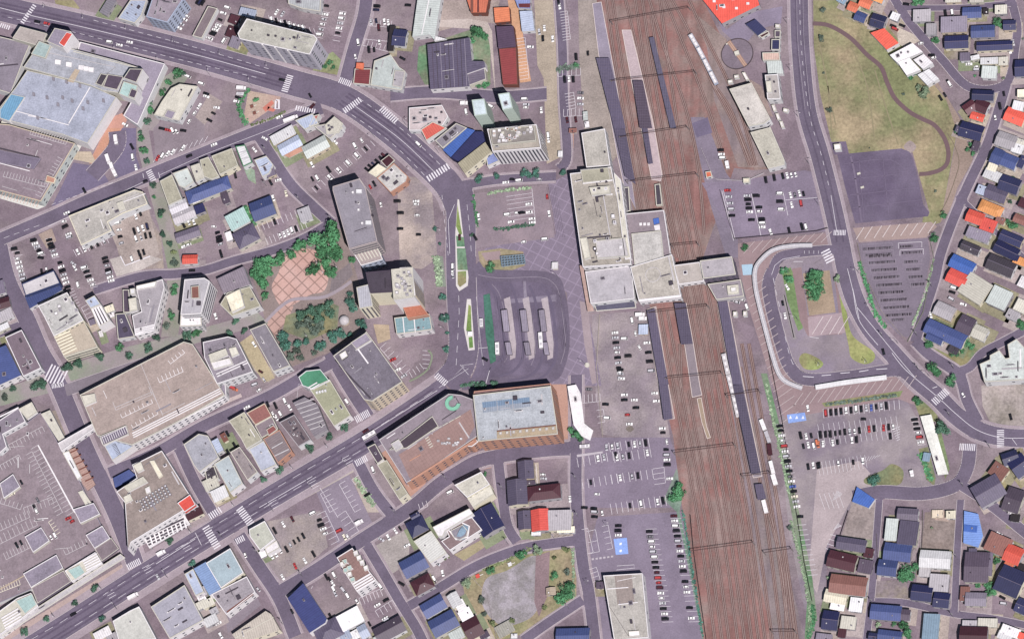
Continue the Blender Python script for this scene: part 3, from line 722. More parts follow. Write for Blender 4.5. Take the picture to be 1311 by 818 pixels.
# tree plaza in the west
A('park_soil', '#8c7c78', '320,345 340,330 400,298 440,292 450,330 462,370 470,400 455,430 420,452 372,470 345,440 335,390', 3, 'sand')
A('tiled_plaza', '#c2978a', '366,328 392,318 420,330 421,352 415,372 396,378 372,392 360,392 352,380 348,366 356,350', 6, 'plaza', sm=True, rot=45, cell=6.0, mort=.42, line=.6, c2='#c8a196')
A('tiled_plaza', '#b99488', '340,410 362,392 376,392 368,410 352,430 372,470 356,450', 5, 'plaza', rot=45, cell=6.0, mort=.42, line=.6)
A('chequered_paving', '#7f7478', '425,354 448,336 452,352 430,372 422,374', 6, 'tile')
L('340,412 358,394 374,384 396,382 416,380 436,370 450,360', 9, col='#9b8f98', sm=True)
A('shrub_bed', '#6d7a62', '366,404 420,386 434,392 432,420 396,436 362,424', 5, 'grass')
# greenway along the boulevard
A('greenway', '#948a8c', '0,500 80,470 150,447 232,428 330,400 344,414 262,436 180,462 86,489 90,496 0,520', 3, 'paver', c2='#86907c')
A('greenway', '#968c8c', '188,236 212,232 222,290 230,330 236,350 216,350 206,300', 4, 'paver', c2='#7f8a70')
A('greenway', '#948a8c', '175,164 190,164 198,212 184,220 176,190', 4, 'paver', c2='#7f8a70')
A('greenway', '#948a8c', '190,112 232,84 240,100 206,150 200,168 176,165 178,140', 3, 'paver', c2='#7f8a70')
A('greenway', '#968c8c', '214,358 238,354 228,430 206,432 212,390', 4, 'paver', c2='#7f8a70')
# small park, triangle corner, top blocks
A('orange_yard', '#c08a78', '142,150 170,140 134,206 118,200', 4, 'paver')
A('play_park', '#b5a08c', '318,116 360,124 352,136 320,158 312,150', 5, 'sand', c2='#b8958a')
A('grass_patch', '#8a9668', '426,66 444,84 432,96 400,90 412,74', 4, 'grass')
A('field', '#98906a', '70,0 94,0 102,10 96,20 72,8', 4, 'grass')
A('grass_patch', '#5f8c62', '536,60 620,32 628,60 628,108 546,112 534,90', 4, 'grass', c2='#8b8470')
A('dirt_yard', '#a1918a', '560,0 640,0 634,30 610,28 562,40', 3, 'gravel')
A('path', '#b5a8a0', '560,26 600,24 624,28 630,40 634,112 640,116 634,118 626,50 618,38 560,34', 6, 'gravel')
A('orange_path', '#c8956c', '650,0 662,0 680,104 666,106', 4, 'sand')
A('concrete_walk', '#a89a86', '684,0 708,0 714,84 720,200 700,210 696,100 688,84', 3, 'gravel')
A('concrete_yard', '#9a8e86', '740,0 768,0 790,200 780,212 748,165 742,80', 3, 'gravel')
A('dirt_yard', '#8d8185', '508,222 552,232 560,330 540,345 512,340', 3, 'gravel', c2='#b5a59a')
A('car_park', '#8b7e84', '140,285 190,272 206,300 210,345 160,352', 3, 'gravel', c2='#a39488')
A('gravel_lot', '#887b84', '196,165 240,120 262,130 262,190 200,212', 2, 'asphalt')
A('green_yard', '#88a088', '308,205 326,218 328,236 318,230', 5, 'grass')
A('dirt_yard', '#9c8e8a', '268,120 285,130 262,160 250,150', 3, 'gravel')
A('dirt_yard', '#a69a8e', '285,440 300,434 356,478 344,490', 4, 'gravel')
A('grassy_lot', '#b0a27e', '305,440 322,428 352,484 338,490', 5, 'sand')
A('grassy_lot', '#b09c80', '478,415 498,416 500,434 484,440', 5, 'sand')
A('dirt_lot', '#93878a', '322,690 340,668 410,654 420,700 362,752 350,745', 3, 'gravel', c2='#a0948c')
A('car_park', '#887c8c', '405,630 446,606 480,676 448,690 432,696', 4, 'asphalt')
A('gravel_lot', '#a09894', '478,700 524,676 524,720 500,736', 4, 'gravel')
# circular-path park in the south
A('park_ground', '#8a8a5c', '592,745 610,730 690,700 730,698 738,735 738,770 690,805 650,818 628,818 600,790', 4, 'grass', c2='#9c8c6c')
A('gravel_playground', '#8d8889', '622,742 650,730 680,712 694,718 696,745 688,780 670,796 640,800 618,775', 6, 'gravel', sm=True, c2='#a39ca4', s2=.12)
A('path', '#8b7378', '686,712 704,706 702,760 690,790 684,770', 7, 'gravel')
# waste lot and east blocks
A('waste_lot', '#948b80', '1256,494 1311,480 1311,546 1270,546 1258,520', 3, 'grass', c2='#a89c98')
A('garden', '#58855c', '1184,450 1196,436 1240,440 1262,452 1240,470 1226,468', 3, 'grass')
A('vacant_lot', '#85766f', '1184,656 1226,652 1222,712 1180,706', 3, 'grass', c2='#8c7f7a')
A('vacant_lot', '#8e8280', '1092,640 1126,640 1118,705 1076,690', 3, 'grass', c2='#9b8d88')
A('vacant_lot', '#85787c', '1118,744 1160,742 1165,770 1120,772', 3, 'grass')
A('concrete_yard', '#bcb0a0', '1148,34 1170,44 1178,52 1160,62 1150,56', 3, 'gravel')
# rail yard
A('rail_yard_ballast', '#90645e', '764,0 900,0 930,60 962,130 1000,215 965,218 940,215 900,330 925,400 945,480 1000,700 1034,830 903,830 880,700 862,560 846,492 832,392 800,210 775,110', 1, 'rail', c2='#8c7670', s2=.045)
A('access_road', '#7f7486', '884,150 902,150 912,175 930,222 944,240 945,330 930,330 906,250', 4, 'asphalt')
A('asphalt_lot', '#82758a', '898,234 940,232 1030,218 1048,222 1060,296 942,306', 2, 'asphalt')
A('dirt_yard', '#93807a', '886,14 930,50 950,96 975,110 990,150 962,140 930,120 905,60', 2, 'gravel')
A('asphalt_lot', '#857a90', '915,15 930,38 960,16 1002,8 1000,30 970,38 950,62 925,40', 3, 'asphalt')
A('asphalt_lot', '#6f6580', '886,158 906,150 912,170 892,176', 5, 'asphalt')

# --- streets
RD('-10,8 40,20 120,38 250,70 372,105 440,126 500,168 552,214 576,240 586,262', 34)
RD('583,236 590,268 590,330 592,400 594,440 588,470 570,492', 38, 0)
RD('-20,866 78,805 195,730 350,635 470,564 572,496', 30, 9)
RD('-10,311 60,281 120,254 200,221 262,196 330,169 412,138', 18, 4)
RD('470,-10 466,20 454,60 441,108', 17, 4)
RD('-2,310 10,360 34,408 52,450 72,486 112,580 150,660 174,724', 22, 5)
RD('84,500 160,474 210,458 240,450', 16, 0, '#7f7580')
RD('140,606 200,580 262,545 340,510 390,482 430,462', 16, 3)
RD('422,452 445,492 472,534', 16, 3)
RD('226,566 250,618 276,662', 14, 3)
RD('306,686 332,726 358,766 378,815', 17, 3)
RD('358,758 402,732 462,692 524,652 560,622 584,606 620,588 690,577 736,574', 18, 3)
RD('738,480 738,560 738,640 746,720 754,760 762,825', 15, 3)
RD('456,586 478,628 504,662', 14, 3)
RD('466,692 490,732 512,770 534,806 545,830', 13, 3)
RD('638,590 644,640 650,674 662,694', 13, 3)
RD('738,692 680,700 640,712 604,728 564,752 524,776', 13, 2)
RD('746,768 704,796 670,820', 13, 2)
RD('1023,-10 1025,60 1033,140 1050,200 1066,264 1076,310 1083,345 1094,382 1114,420 1142,452 1172,484 1200,508 1224,532 1250,550 1280,559 1320,562', 23, 4)
RD('1140,-10 1160,22 1176,42 1206,76 1242,112 1288,107 1300,60 1302,30 1292,-8', 11, 0)
RD('1288,108 1276,150 1262,190 1240,236 1220,282 1204,326 1196,360 1180,410 1172,438', 13, 2)
RD('1172,436 1190,454 1224,476 1232,490 1238,512 1252,540', 14, 2)
RD('1226,476 1242,470 1258,452 1284,438 1314,422', 11, 1)
RD('1148,10 1224,10 1300,4', 8, 0)
RD('1242,568 1238,600 1222,622 1180,632 1128,630 1092,636', 17, 0)
RD('1232,622 1268,646 1320,688', 13, 0)
RD('1126,636 1122,690 1116,760 1108,830', 9, 0)
RD('1230,640 1226,700 1222,784', 9, 0)
RD('1116,770 1160,772 1222,786 1270,792 1320,802', 9, 0)
RD('28,416 -10,430', 12, 2)
RD('120,372 180,354 225,351 262,346 300,334 352,320 392,304 422,286', 12, 2)
RD('424,286 398,262 372,236 348,200 330,172', 14, 2)
RD('345,180 341,176 330,172', 8, 0)
RD('500,122 560,118 640,124 700,120', 16, 2)
RD('716,0 720,60 722,130 726,200 716,216', 12, 2)
RD('590,238 640,230 712,226', 12, 3)
RD('118,225 148,190 150,168', 22, 0)
RD('990,345 984,372 1000,440 1014,474 1036,486 1090,482 1150,474 1176,488', 16, 0)
RD('990,345 998,330 1020,324 1062,320 1076,322', 13, 0)
RD('608,340 625,352 700,356 716,376 722,430 716,468 700,484 640,490 592,492', 15, 0, kerb=False)
RD('1226,250 1262,285 1311,330', 7, 0)
kerbs()
# --- road markings
L('0,10 40,20 120,38 250,70 340,95', 1.2, sm=True)
L('10,22 110,45 225,75 340,102', .9, (7, 6), sm=True); L('120,26 240,58 350,90', .9, (7, 6), sm=True)
L('440,140 500,182 545,226', .9, (7, 7), sm=True); L('460,126 520,170 575,222', .9, (7, 7), sm=True); L('452,134 512,178 556,220', 1.1, sm=True)
CW(372, 96, 364, 118, 9, 9); CW(434, 102, 450, 108, 8, 7); CW(440, 143, 462, 127, 8, 9); CW(488, 138, 508, 156, 9, 9); CW(378, 138, 404, 143, 7, 9)
CW(28, 30, 45, 6, 6, 9); CW(0, 32, 13, 36, 6, 5); CW(547, 230, 575, 212, 9, 9)
CW(190, 218, 197, 232, 8, 6); L('184,228 183,222', 1.2); L('205,228 203,221', 1.2)
L('62,290 118,264 184,233', 1, sm=True); L('66,262 150,232', .8, (6, 4)); L('5,305 60,285', .8, (8, 6)); L('205,224 262,198 330,172 380,152', .9)
L('582,262 574,282 576,325', 1); L('566,250 570,290 574,328', .8, (6, 5), sm=True); L('598,262 602,300 604,330', .8, (8, 6))
L('586,330 588,400 584,470', .9, (9, 8)); L('600,480 590,468 606,466', 1)
CW(558, 480, 572, 492, 8, 7)
L('572,490 470,556 350,627 195,722 78,797 0,842', .9, (12, 10)); L('572,504 470,572 350,643 195,738 78,813', .9, (12, 10)); L('480,550 560,500', 1.2)
L('332,650 400,610', 1.3); L('200,722 250,690', 1.3)
for x, y in ((345, 645), (395, 620), (438, 588), (182, 728), (135, 760), (232, 700)):
    for k in range(3): L('%f,%f %f,%f' % (x+k*2.4, y+k*3.2, x+9+k*2.4, y-5+k*3.2), 1.1)
CW(263, 674, 279, 702, 10, 10); CW(306, 650, 322, 672, 10, 9); CW(268, 662, 283, 652, 9, 6); CW(302, 694, 313, 688, 8, 5); CW(455, 538, 473, 528, 10, 9); CW(455, 594, 470, 586, 9, 7)
CW(163, 727, 180, 718, 9, 8); CW(60, 476, 83, 486, 24, 6, .45); CW(66, 495, 82, 492, 6, 8)
L('250,682 258,698', 1.2)
for s in ('1020,0 1022,60 1031,140', '1028,0 1030,60 1038,140'): L(s, .6, None, '#b0a8b2', sm=True)
L('1024,0 1026,60 1036,145 1052,200 1064,250', .9, (6, 8), sm=True)
L('1064,250 1072,300', 1); L('1085,344 1092,372 1100,410 1124,442', 1.1, sm=True); L('1096,392 1124,426 1150,458 1172,484', 1.1, sm=True); L('1092,370 1100,408', 1.0)
L('1142,452 1160,474 1200,508 1224,530 1250,550 1280,560 1311,561', 1.2, sm=True)
CW(1067, 298, 1083, 298, 7, 8); CW(1195, 516, 1213, 500, 10, 9); CW(1228, 572, 1249, 573, 9, 9); CW(1281, 550, 1281, 573, 9, 10)
L('1296,562 1302,570', 1); L('1194,497 1200,495', 1.4)
L('1052,481 1064,480 M'.replace(' M', ''), 1.6); L('1076,478 1088,477', 1.6); L('1100,476 1112,474', 1.6); L('1122,473 1136,472', 1.6); L('1028,482 1042,483', 1.6)
L('988,352 992,340 1002,332 1024,328', 1); L('990,356 994,375 998,392 1004,425 1012,458 1020,474', 1, (8, 8), sm=True)
L('1016,335 1028,335', 1.2)
for i in range(5): L('%d,325 %d,321' % (1030+i*6, 1030+i*6), .8)
CW(1056, 320, 1064, 336, 12, 5)
# diagonal bus stop curb lines, taxi pool and terminal
for k, yy in enumerate((252, 257, 262, 268, 273, 278, 283)): L('%f,%f %f,%f' % (648+k*.5, yy, 682+k*.6, yy-5), .8)
L('681,241 686,286', 1)
L('610,380 616,445 619,468', .7); L('613,446 625,445', 1); L('628,470 622,492', 1.2)
for k in range(6): L('%f,%f %f,%f' % (700+k*2.2, 240, 712+k*2.2, 304), .6, None, '#62586c')
for k in range(5): L('%f,%f %f,%f' % (710+k*2, 371, 720+k*2.4, 446), .7, None, '#5c5266')

for s_ in ('624,362 634,378 640,400 646,440 644,458 634,468 624,474', '654,364 660,380 664,400 670,440 668,462 656,476 638,482', '678,366 684,380 690,410 696,446 690,470 676,482 650,488', '700,372 706,390 712,430 712,456 704,474 688,486 660,491'): L(s_, 7, col='#645a72', sm=True)
for s_ in ('630,364 640,378 648,410 652,448 646,464', '672,370 680,400 686,446 680,468'): L(s_, 1.2, col='#8f8594', sm=True)
L('612,352 640,356 690,355 708,362 716,376 720,400 724,440 718,466', 1.0, col='#988e9c', sm=True)

A('siding_ballast', '#85767c', '925,392 950,480 1000,700 1034,830 990,830 966,700 940,540 918,400', 3, 'rail', c2='#8a7c78')
A('siding_ballast', '#86767a', '905,60 940,70 975,140 998,214 945,214 915,130', 3, 'rail', c2='#93807a')
for s_ in ('1046,40 1056,90 1070,160', '1050,10 1070,20 1100,20', '1120,90 1135,140 1150,185', '1060,110 1066,180', '1090,60 1110,110 1120,180'): L(s_, 3, col='#8d8462', sm=True)
for s_ in ('1080,210 1140,205 1170,230', '1085,230 1160,222', '1088,250 1176,240', '1092,266 1180,256', '1100,205 1106,280', '1130,200 1138,276'): L(s_, 1.5, col='#736680', sm=True)

for off in (-9, -4, 4, 9):     # lanes darkened by tyres
    L(' '.join('%f,%f' % (x+off*.25, y+off) for x, y in ((0,12), (40,21), (120,39), (250,71), (372,106))), 5, col='#5d5168', sm=True, lift=-.006)
    L(' '.join('%f,%f' % (x+off*.5, y+off*.85) for x, y in ((0,853), (78,806), (195,731), (350,636), (470,565), (560,505))), 5, col='#5d5168', sm=True, lift=-.006)
    L(' '.join('%f,%f' % (x+off*.7, y-off*.7) for x, y in ((440,126), (500,168), (552,214))), 5, col='#5d5168', lift=-.006)
for off in (-6, 6): L(' '.join('%f,%f' % (x+off*.7, y) for x, y in ((1023,0), (1025,60), (1033,140), (1050,200), (1066,264), (1076,310))), 4, col='#5f546a', sm=True, lift=-.006)
# ================================================================ RAILWAY
T(0, 0, 1)
def refx(y):
    t = [(-10, 768), (74, 780), (164, 795), (268, 814), (390, 838), (492, 856), (560, 868), (656, 886), (740, 898), (830, 910)]
    for (a, xa), (b, xb) in zip(t, t[1:]):
        if y <= b: return xa+(xb-xa)*(y-a)/(b-a)
    return t[-1][1]
_tk = [0]
def track(ptsl, sm=True):
    """two rails on a darker sleeper bed"""
    p = [P(a, b) for a, b in ptsl]; p = smooth(p, 5) if sm else p
    mb = MB(); zt = .2+_tk[0]*.0012; _tk[0] += 1; mb.strip(p, 2.3, zt, 0, .03)
    for off in (-.54, .54):
        q = []
        for i in range(len(p)):
            a, b = p[max(i-1, 0)], p[min(i+1, len(p)-1)]; dx, dy = b[0]-a[0], b[1]-a[1]; l = math.hypot(dx, dy); q.append((p[i][0]-dy/l*off, p[i][1]+dx/l*off))
        mb.strip(q, .24, zt+.03, 1, .14)
    mb.build('railway_track', [mat('#745753', 'sand'), mat('#a8938c', 'plain')])['kind'] = 'structure'
Y0 = list(range(-10, 841, 50))
def tr(off0, off1, y0, y1, d=40):
    """track parallel to the platform edge, offset blending from off0 to off1"""
    ys = []; y = y0
    while y < y1: ys.append(y); y += d
    ys.append(y1); track([(refx(y)+off0+(off1-off0)*(y-y0)/(y1-y0), y) for y in ys])
tr(7, 7, -10, 268); tr(15, 16, -10, 268); tr(36, 36, 60, 830); tr(44, 45, -10, 830); tr(53, 54, -10, 830); tr(62, 63, 20, 830)
tr(6, 7, 396, 830); tr(15, 16, 396, 830); tr(24, 25, 500, 830); tr(24, 15, 440, 500)
tr(72, 71, 230, 830); tr(80, 80, 396, 830); tr(96, 92, 470, 830); tr(103, 103, 440, 830); tr(112, 112, 440, 830); tr(76, 72, -10, 240)
track([(830, -5), (850, 60), (872, 120), (886, 170), (896, 230), (902, 300)]); track([(850, -5), (872, 50), (892, 100), (914, 160), (930, 215)])
track([(858, -5), (882, 40), (912, 106), (940, 160), (960, 212)]); track([(880, -5), (905, 50), (930, 100), (950, 150), (968, 212)]); track([(800, -5), (815, 60), (836, 160), (850, 260), (868, 330)])
track([(912, 106), (935, 140), (955, 190), (964, 212)]); track([(990, 610), (1000, 680), (1018, 830)]); track([(980, 640), (1004, 740), (1006, 830)])
# platforms and canopies
def PLAT(s, z, col, label, cat='platform', name='station_platform', lip=True):
    p = [(a[0], a[1]) for a in pts(s, z)]; c = (sum(a[0] for a in p)/len(p), sum(a[1] for a in p)/len(p), 0)
    e = empty(name, c); q = ccw(local(p, c, 0)); mb = MB(); mb.prism(q, 0, z); tri(mb.build('slab', mat(col, 'asphalt'), e))
    if lip:
        i_ = inset(q, .35); m = MB(); n = len(q)
        for i in range(n): m.prism([q[i], q[(i+1) % n], i_[(i+1) % n], i_[i]], z-.02, z+.05)
        m.build('platform_edge', mat('#d8c8c0', 'plain'), e)
    tag(e, label, cat)
def CAN(s, z, col, label, n=8):
    """platform canopy on posts; s: left edge top, right edge top, right bottom, left bottom"""
    p = [(a[0], a[1]) for a in pts(s, z)]; c = (sum(a[0] for a in p)/4, sum(a[1] for a in p)/4, 0); e = empty('platform_canopy', c); q = local(p, c, 0)
    mb = MB(); mb.prism(q, z-.25, z, 0, True); r = mb.build('roof', mat(col, 'metal'), e)
    m = MB()
    for i in range(1, n*3):
        t = i/(n*3); a = [q[0][k]+(q[3][k]-q[0][k])*t for k in (0, 1)]; b = [q[1][k]+(q[2][k]-q[1][k])*t for k in (0, 1)]; m.strip([a, b], .12, z+.002, 0, .07)
    m.build('roof_seam', mat('x', 'plain'), r)
    for i in range(n):
        t = (i+.5)/n; a = [q[0][k]+(q[3][k]-q[0][k])*t for k in (0, 1)]; b = [q[1][k]+(q[2][k]-q[1][k])*t for k in (0, 1)]
        m = MB(); m.box((a[0]+b[0])/2, (a[1]+b[1])/2, 1, .35, .35, z-1.25); m.build('post', mat('G', 'wall'), e)
    tag(e, label, 'canopy', 'platform canopies')
PLAT('758,4 770,2 790,110 806,210 814,268 798,236 790,200 766,70', 1.1, 'P', 'grey-lilac side platform beside the ballast, north of the station')
PLAT('796,38 808,38 824,104 838,164 848,224 846,232 834,230 808,104', 1.1, '#b3a0a4', 'pinkish island platform between the northern tracks')
PLAT('828,396 840,392 846,430 856,492 864,536 852,538 840,480', 1.1, '#9c8c90', 'narrow side platform beside the gravel car park')
PLAT('863,388 879,388 888,440 896,492 899,506 886,509 876,440', 1.1, '#8c8088', 'island platform south of the concourse')
PLAT('892,510 898,509 905,546 910,560 905,562 898,540', 1.1, '#a08c74', 'thin tapering tail of the island platform')
PLAT('918,388 932,384 952,492 976,610 964,612 938,500', 1.1, '#8f8690', 'long east platform under the purple canopy')
CAN('763,74 780,74 801,164 786,164', 4.5, 'p', 'dark purple canopy over the north side platform, upper length', 8)
CAN('786,164 800,164 814,236 800,226', 4.5, 'p', 'dark purple canopy north-west of the concourse, lower length', 6)
CAN('810,103 823,103 835,164 819,164', 4.5, 'j', 'wide plum canopy on the northern island platform', 6)
CAN('822,164 829,164 836,209 830,210', 4.5, 'p', 'narrow plum canopy continuing the northern island platform', 4)
CAN('828,398 838,395 856,492 844,494', 4.5, 'p', 'dark purple canopy beside the gravel car park, upper length', 10)
CAN('844,494 855,492 861,536 850,538', 4.5, 'p', 'dark purple canopy beside the gravel car park, lower length', 5)
CAN('863,388 878,388 887,440 872,441', 4.5, 'p', 'short purple canopy just south of the concourse', 6)
CAN('919,386 931,385 950,492 938,492', 4.5, 'p', 'long purple canopy of the east platform, upper length', 12)
CAN('938,493 950,492 974,605 962,607', 4.5, 'p', 'long purple canopy of the east platform, lower length', 12)
CAN('966,620 976,619 981,638 970,640', 4, 'p', 'tiny detached purple canopy below the east platform', 3)
CAN('831,48 837,47 866,164 858,164', 3.6, '#5c5870', 'very narrow dark canopy among the northern sidings', 10)
# stair wells at the north ends of the concourse
def WELL(s, label):
    p = [(a[0], a[1]) for a in pts(s, 3.2)]; c = (sum(a[0] for a in p)/4, sum(a[1] for a in p)/4, 0); e = empty('stair_shelter', c); q = ccw(local(p, c, 0)); i_ = inset(q, .5)
    m = MB(); m.prism(i_, 0, 2.9); m.build('roof', mat('d', 'metal'), e); m = MB()
    for i in range(4): m.prism([q[i], q[(i+1) % 4], i_[(i+1) % 4], i_[i]], 0, 3.2)
    m.build('wall', mat('q', 'wall'), e); tag(e, label, 'stair shelter')
WELL('798,240 805,239 807,270 800,271', 'pale-rimmed stair shelter left of the concourse end'); WELL('838,236 845,235 848,262 840,263', 'pale-rimmed stair shelter on the island platform')
# trains
def TRAIN(ps, wd, z, col, base, band, grp):
    for i in range(len(ps)-1):
        a, b = P(*ps[i], z), P(*ps[i+1], z); dx, dy = b[0]-a[0], b[1]-a[1]; q = math.hypot(dx, dy)-.6
        e = empty('railway_carriage', ((a[0]+b[0])/2, (a[1]+b[1])/2, .15), math.atan2(dy, dx))
        m = MB(); m.box(0, 0, .9, q, wd, z-1.2); m.build('body', mat(col, 'plain'), e)
        m = MB(); m.box(0, 0, z-.3, q-.3, wd*.84, .2); r = m.build('roof', mat('l', 'tile'), e)
        m = MB()
        for k in (-.3, 0, .3): m.box(q*k, 0, z-.1, 2.2, 1.3, .3)
        m.build('roof_unit', mat('w', 'wall'), r)
        m = MB(); m.box(0, 0, 2.0, q-1.2, wd+.04, .8); m.build('window_band', mat('#2a2f3a', 'glass'), e)
        for k in (-.34, .34): m = MB(); m.box(q*k, 0, .02, 2.8, wd*.7, .88); m.build('bogie', mat('#2a2627', 'wall'), e)
        auto(e, base, 'carriage', (ps[i][0]), ps[i][1], grp)
TRAIN([(883, 43), (893, 60), (901, 75), (909, 91), (917, 107)], 2.8, 3.8, 'C', 'silver-roofed carriage parked in the siding beside the turntable', 0, 'siding carriages')
TRAIN([(926, 452), (932, 479), (939, 506), (945, 533)], 2.8, 3.8, 'w', 'white-roofed carriage standing at the east platform', 0, 'east platform train')
# work wagons east of the long canopy
for i, (x0, y0, x1, y1, cc, w_) in enumerate([(974, 537, 979, 550, 'w', 2.6), (980, 552, 985, 566, 's', 2.4), (984, 568, 986, 582, 'M', 2.6), (986, 590, 990, 606, 'w', 2.4), (989, 607, 993, 620, 'w', 2.9), (977, 640, 981, 656, 'w', 2.6)]):
    z = 2.8; a, b = P(x0, y0, z), P(x1, y1, z); q = math.dist(a, b); e = empty('maintenance_wagon', ((a[0]+b[0])/2, (a[1]+b[1])/2, .15), math.atan2(b[1]-a[1], b[0]-a[0]))
    m = MB(); m.box(0, 0, .8, q, w_, z-.8); m.box(q*.2, 0, z+.003, 1.6, 1.4, .4); m.build('body', mat(cc, 'wall'), e)
    for k in (-.3, .3): m = MB(); m.box(q*k, 0, .02, 1.4, w_*.7, .77); m.build('wheel_set', mat('#2a2627', 'wall'), e)
    auto(e, {'w': 'white', 's': 'silver', 'M': 'dark maroon'}[cc]+' maintenance wagon beside the green rail verge', 'wagon', x0, y0, 'maintenance wagons')
# overhead line portals
def GAN(x0, y0, x1, y1, where):
    z = 7.0; a, b = P(x0, y0, z), P(x1, y1, z); dx, dy = b[0]-a[0], b[1]-a[1]; q = math.hypot(dx, dy); e = empty('overhead_line_portal', ((a[0]+b[0])/2, (a[1]+b[1])/2, .05), math.atan2(dy, dx))
    m = MB()
    for s_ in (-.14, .14): m.box(0, s_, z-.15, q, .09, .12); m.box(0, s_, z-.6, q, .08, .1)
    n = int(q/1.6)
    for i in range(n):
        t = -q/2+q*(i+.5)/n; m.box(t, 0, z-.13, .07, .3, .07); m.box(t, .14, z-.55, .07, .07, .5)
    m.build('truss_beam', mat('#5a4442', 'wall'), e)
    for k in (-1, 1): m = MB(); m.box(k*q/2, 0, 0, .42, .42, z); m.build('mast', mat('#8a8080', 'wall'), e)
    for i in range(max(2, int(q/9))): m = MB(); m.box(-q/2+q*(i+.5)/max(2, int(q/9)), 0, z-1.6, .12, .12, .9); m.build('insulator', mat('G', 'wall'), e)
    tag(e, 'brown lattice portal carrying overhead wires '+where, 'overhead portal', 'overhead line portals')
for a in [(782, 27, 882, 9, 'at the top edge of the rail yard'), (782, 103, 890, 91, 'left of the four parked siding carriages'), (793, 175, 880, 162, 'across the northern island platform'), (802, 232, 892, 222, 'just north of the concourse stair shelters'), (860, 314, 893, 311, 'beside the concourse, short'), (830, 400, 906, 391, 'just south of the concourse'), (852, 484, 924, 477, 'at the end of the short purple canopy'), (930, 506, 972, 500, 'over the parked east platform train'), (862, 579, 940, 569, 'below the tail of the island platform'), (950, 609, 986, 605, 'at the lower end of the east canopy'), (884, 705, 964, 694, 'in the wide southern yard'), (978, 707, 1013, 702, 'short one near the east car park fence'), (988, 808, 1018, 808, 'short one at the bottom edge')]: GAN(*a)
# turntable
p = P(944, 69); e = empty('turntable', (p[0], p[1], .1)); m = MB(); R0 = 10.6
m.prism([(R0*math.cos(i*math.pi/24), R0*math.sin(i*math.pi/24)) for i in range(48)], 0, .06); tri(m.build('pit_floor', mat('#7c6f7c', 'asphalt'), e)); m = MB()
for i in range(48):
    a, b = i*math.pi/24, (i+1)*math.pi/24; m.prism([(R0*math.cos(a), R0*math.sin(a)), (R0*math.cos(b), R0*math.sin(b)), ((R0-.5)*math.cos(b), (R0-.5)*math.sin(b)), ((R0-.5)*math.cos(a), (R0-.5)*math.sin(a))], 0, .5)
m.build('pit_wall', mat('#54484e', 'wall'), e); m = MB(); m.box(0, 0, .3, 20.6, 2.6, .7, math.radians(-56)); m.build('bridge_deck', mat('#a8826c', 'wall'), e)
for s_ in (-.6, .6): m = MB(); m.box(math.sin(math.radians(56))*s_, math.cos(math.radians(56))*s_, 1.0, 20.4, .18, .18, math.radians(-56)); m.build('rail', mat('#c9b0a0', 'plain'), e)
m = MB(); m.box(.2, -.3, .95, 3, 2.6, 2.2, .3); m.build('control_cabin', mat('q', 'wall'), e)
m = MB(); m.box(-8.8*math.cos(math.radians(-56))-1, -8.8*math.sin(math.radians(-56)), .1, 3.4, .7, .8, .4); m.build('handrail', mat('q', 'wall'), e)
tag(e, 'round locomotive turntable with tan bridge beside the orange-red shed', 'turntable')
# fences
FENCE('884,660 888,704 896,760 906,830', 1.6, '#3c3338', 'dark lineside fence along the lower west car park'); FENCE('974,392 986,460 1002,540 1014,620 1030,720 1040,770', 1.6, '#3c3338', 'dark lineside fence beside the east car park')
FENCE('898,190 914,228 918,230 956,232 978,222', 1.4, '#c8bfc4', 'pale fence closing off the ends of the sidings'); FENCE('1270,0 1270,1', .6, '#999999', 'x') if 0 else None
FENCE('922,244 940,306 1046,296 1060,292', 1.4, '#4a4048', 'dark fence around the car park north of the rotary')
FENCE('768,404 764,470 772,560', 1.2, '#cbbfae', 'pale fence left of the gravel car park')
FENCE('1190,305 1196,330 1182,400 1162,438', 1.2, '#8b9278', 'green-grey fence east of the bicycle park')
FENCE('1098,312 1104,342 1128,398 1160,436', 1.2, '#a79c84', 'low fence between bicycle park and curving road')
FENCE('604,740 624,760 632,800 640,830', 1.4, '#c0b4b8', 'pale fence along the west side of the small park')
# ================================================================ BUILDINGS, TOP ROW OF THE MAP
T(0, 0)
G('on the north-west avenue')
B(8, 'P', '515,270 1055,410 880,800 790,740 870,600 660,560 575,545 330,450 440,330 500,315', 'large department store with patchy sky-blue roofs and white stair tower', 'department_store', 'department store', par=1.0, pc='w', units=2, win='sparse')
X(16, '#a2a6b0', '205,350 330,300 455,312 760,392 912,440 870,560 800,600 660,580 575,545 150,430', 'q', fin='old', z0=0)
Y('320,340 740,430 600,540', 'l', 16, .4, .4); Y('470,330 900,440', 'q', 16, .5, .6)
X(13.5, '#a4abbe', '175,450 575,545 745,622 560,918 400,860 60,772 -10,740 -10,700 100,560', 'w', fin='old', z0=0, par=.6)
Y('575,560 440,790', 'w', 13.5, .6, .5); Y('100,710 440,800', 'w', 13.5, .5, .5); Y('180,740 300,760', 'w', 13.5, .5, .5)
for cx, cy in ((215,600),(300,620),(370,665),(400,620),(460,640),(560,650),(530,690),(660,640),(240,750),(340,500),(425,520),(510,545)):
    X(14.6, 'g', '%d,%d %d,%d %d,%d %d,%d' % (cx-8, cy-12, cx+6, cy-8, cx+8, cy+14, cx-8, cy+10), 'g', 'vent', par=0)
for cx, cy in ((370,395),(440,410),(520,430),(550,437),(580,443)):
    X(17.4, 'w', '%d,%d %d,%d %d,%d %d,%d' % (cx-18, cy-16, cx+18, cy-12, cx+16, cy+18, cx-20, cy+12), 'w', 'cooling_unit', par=0)
Q('T', '480,440 510,450 470,530 430,520', 16)
X(24, 'j', '830,440 912,442 872,528 790,500', 'w', 'stair_tower', win='none', z0=0)
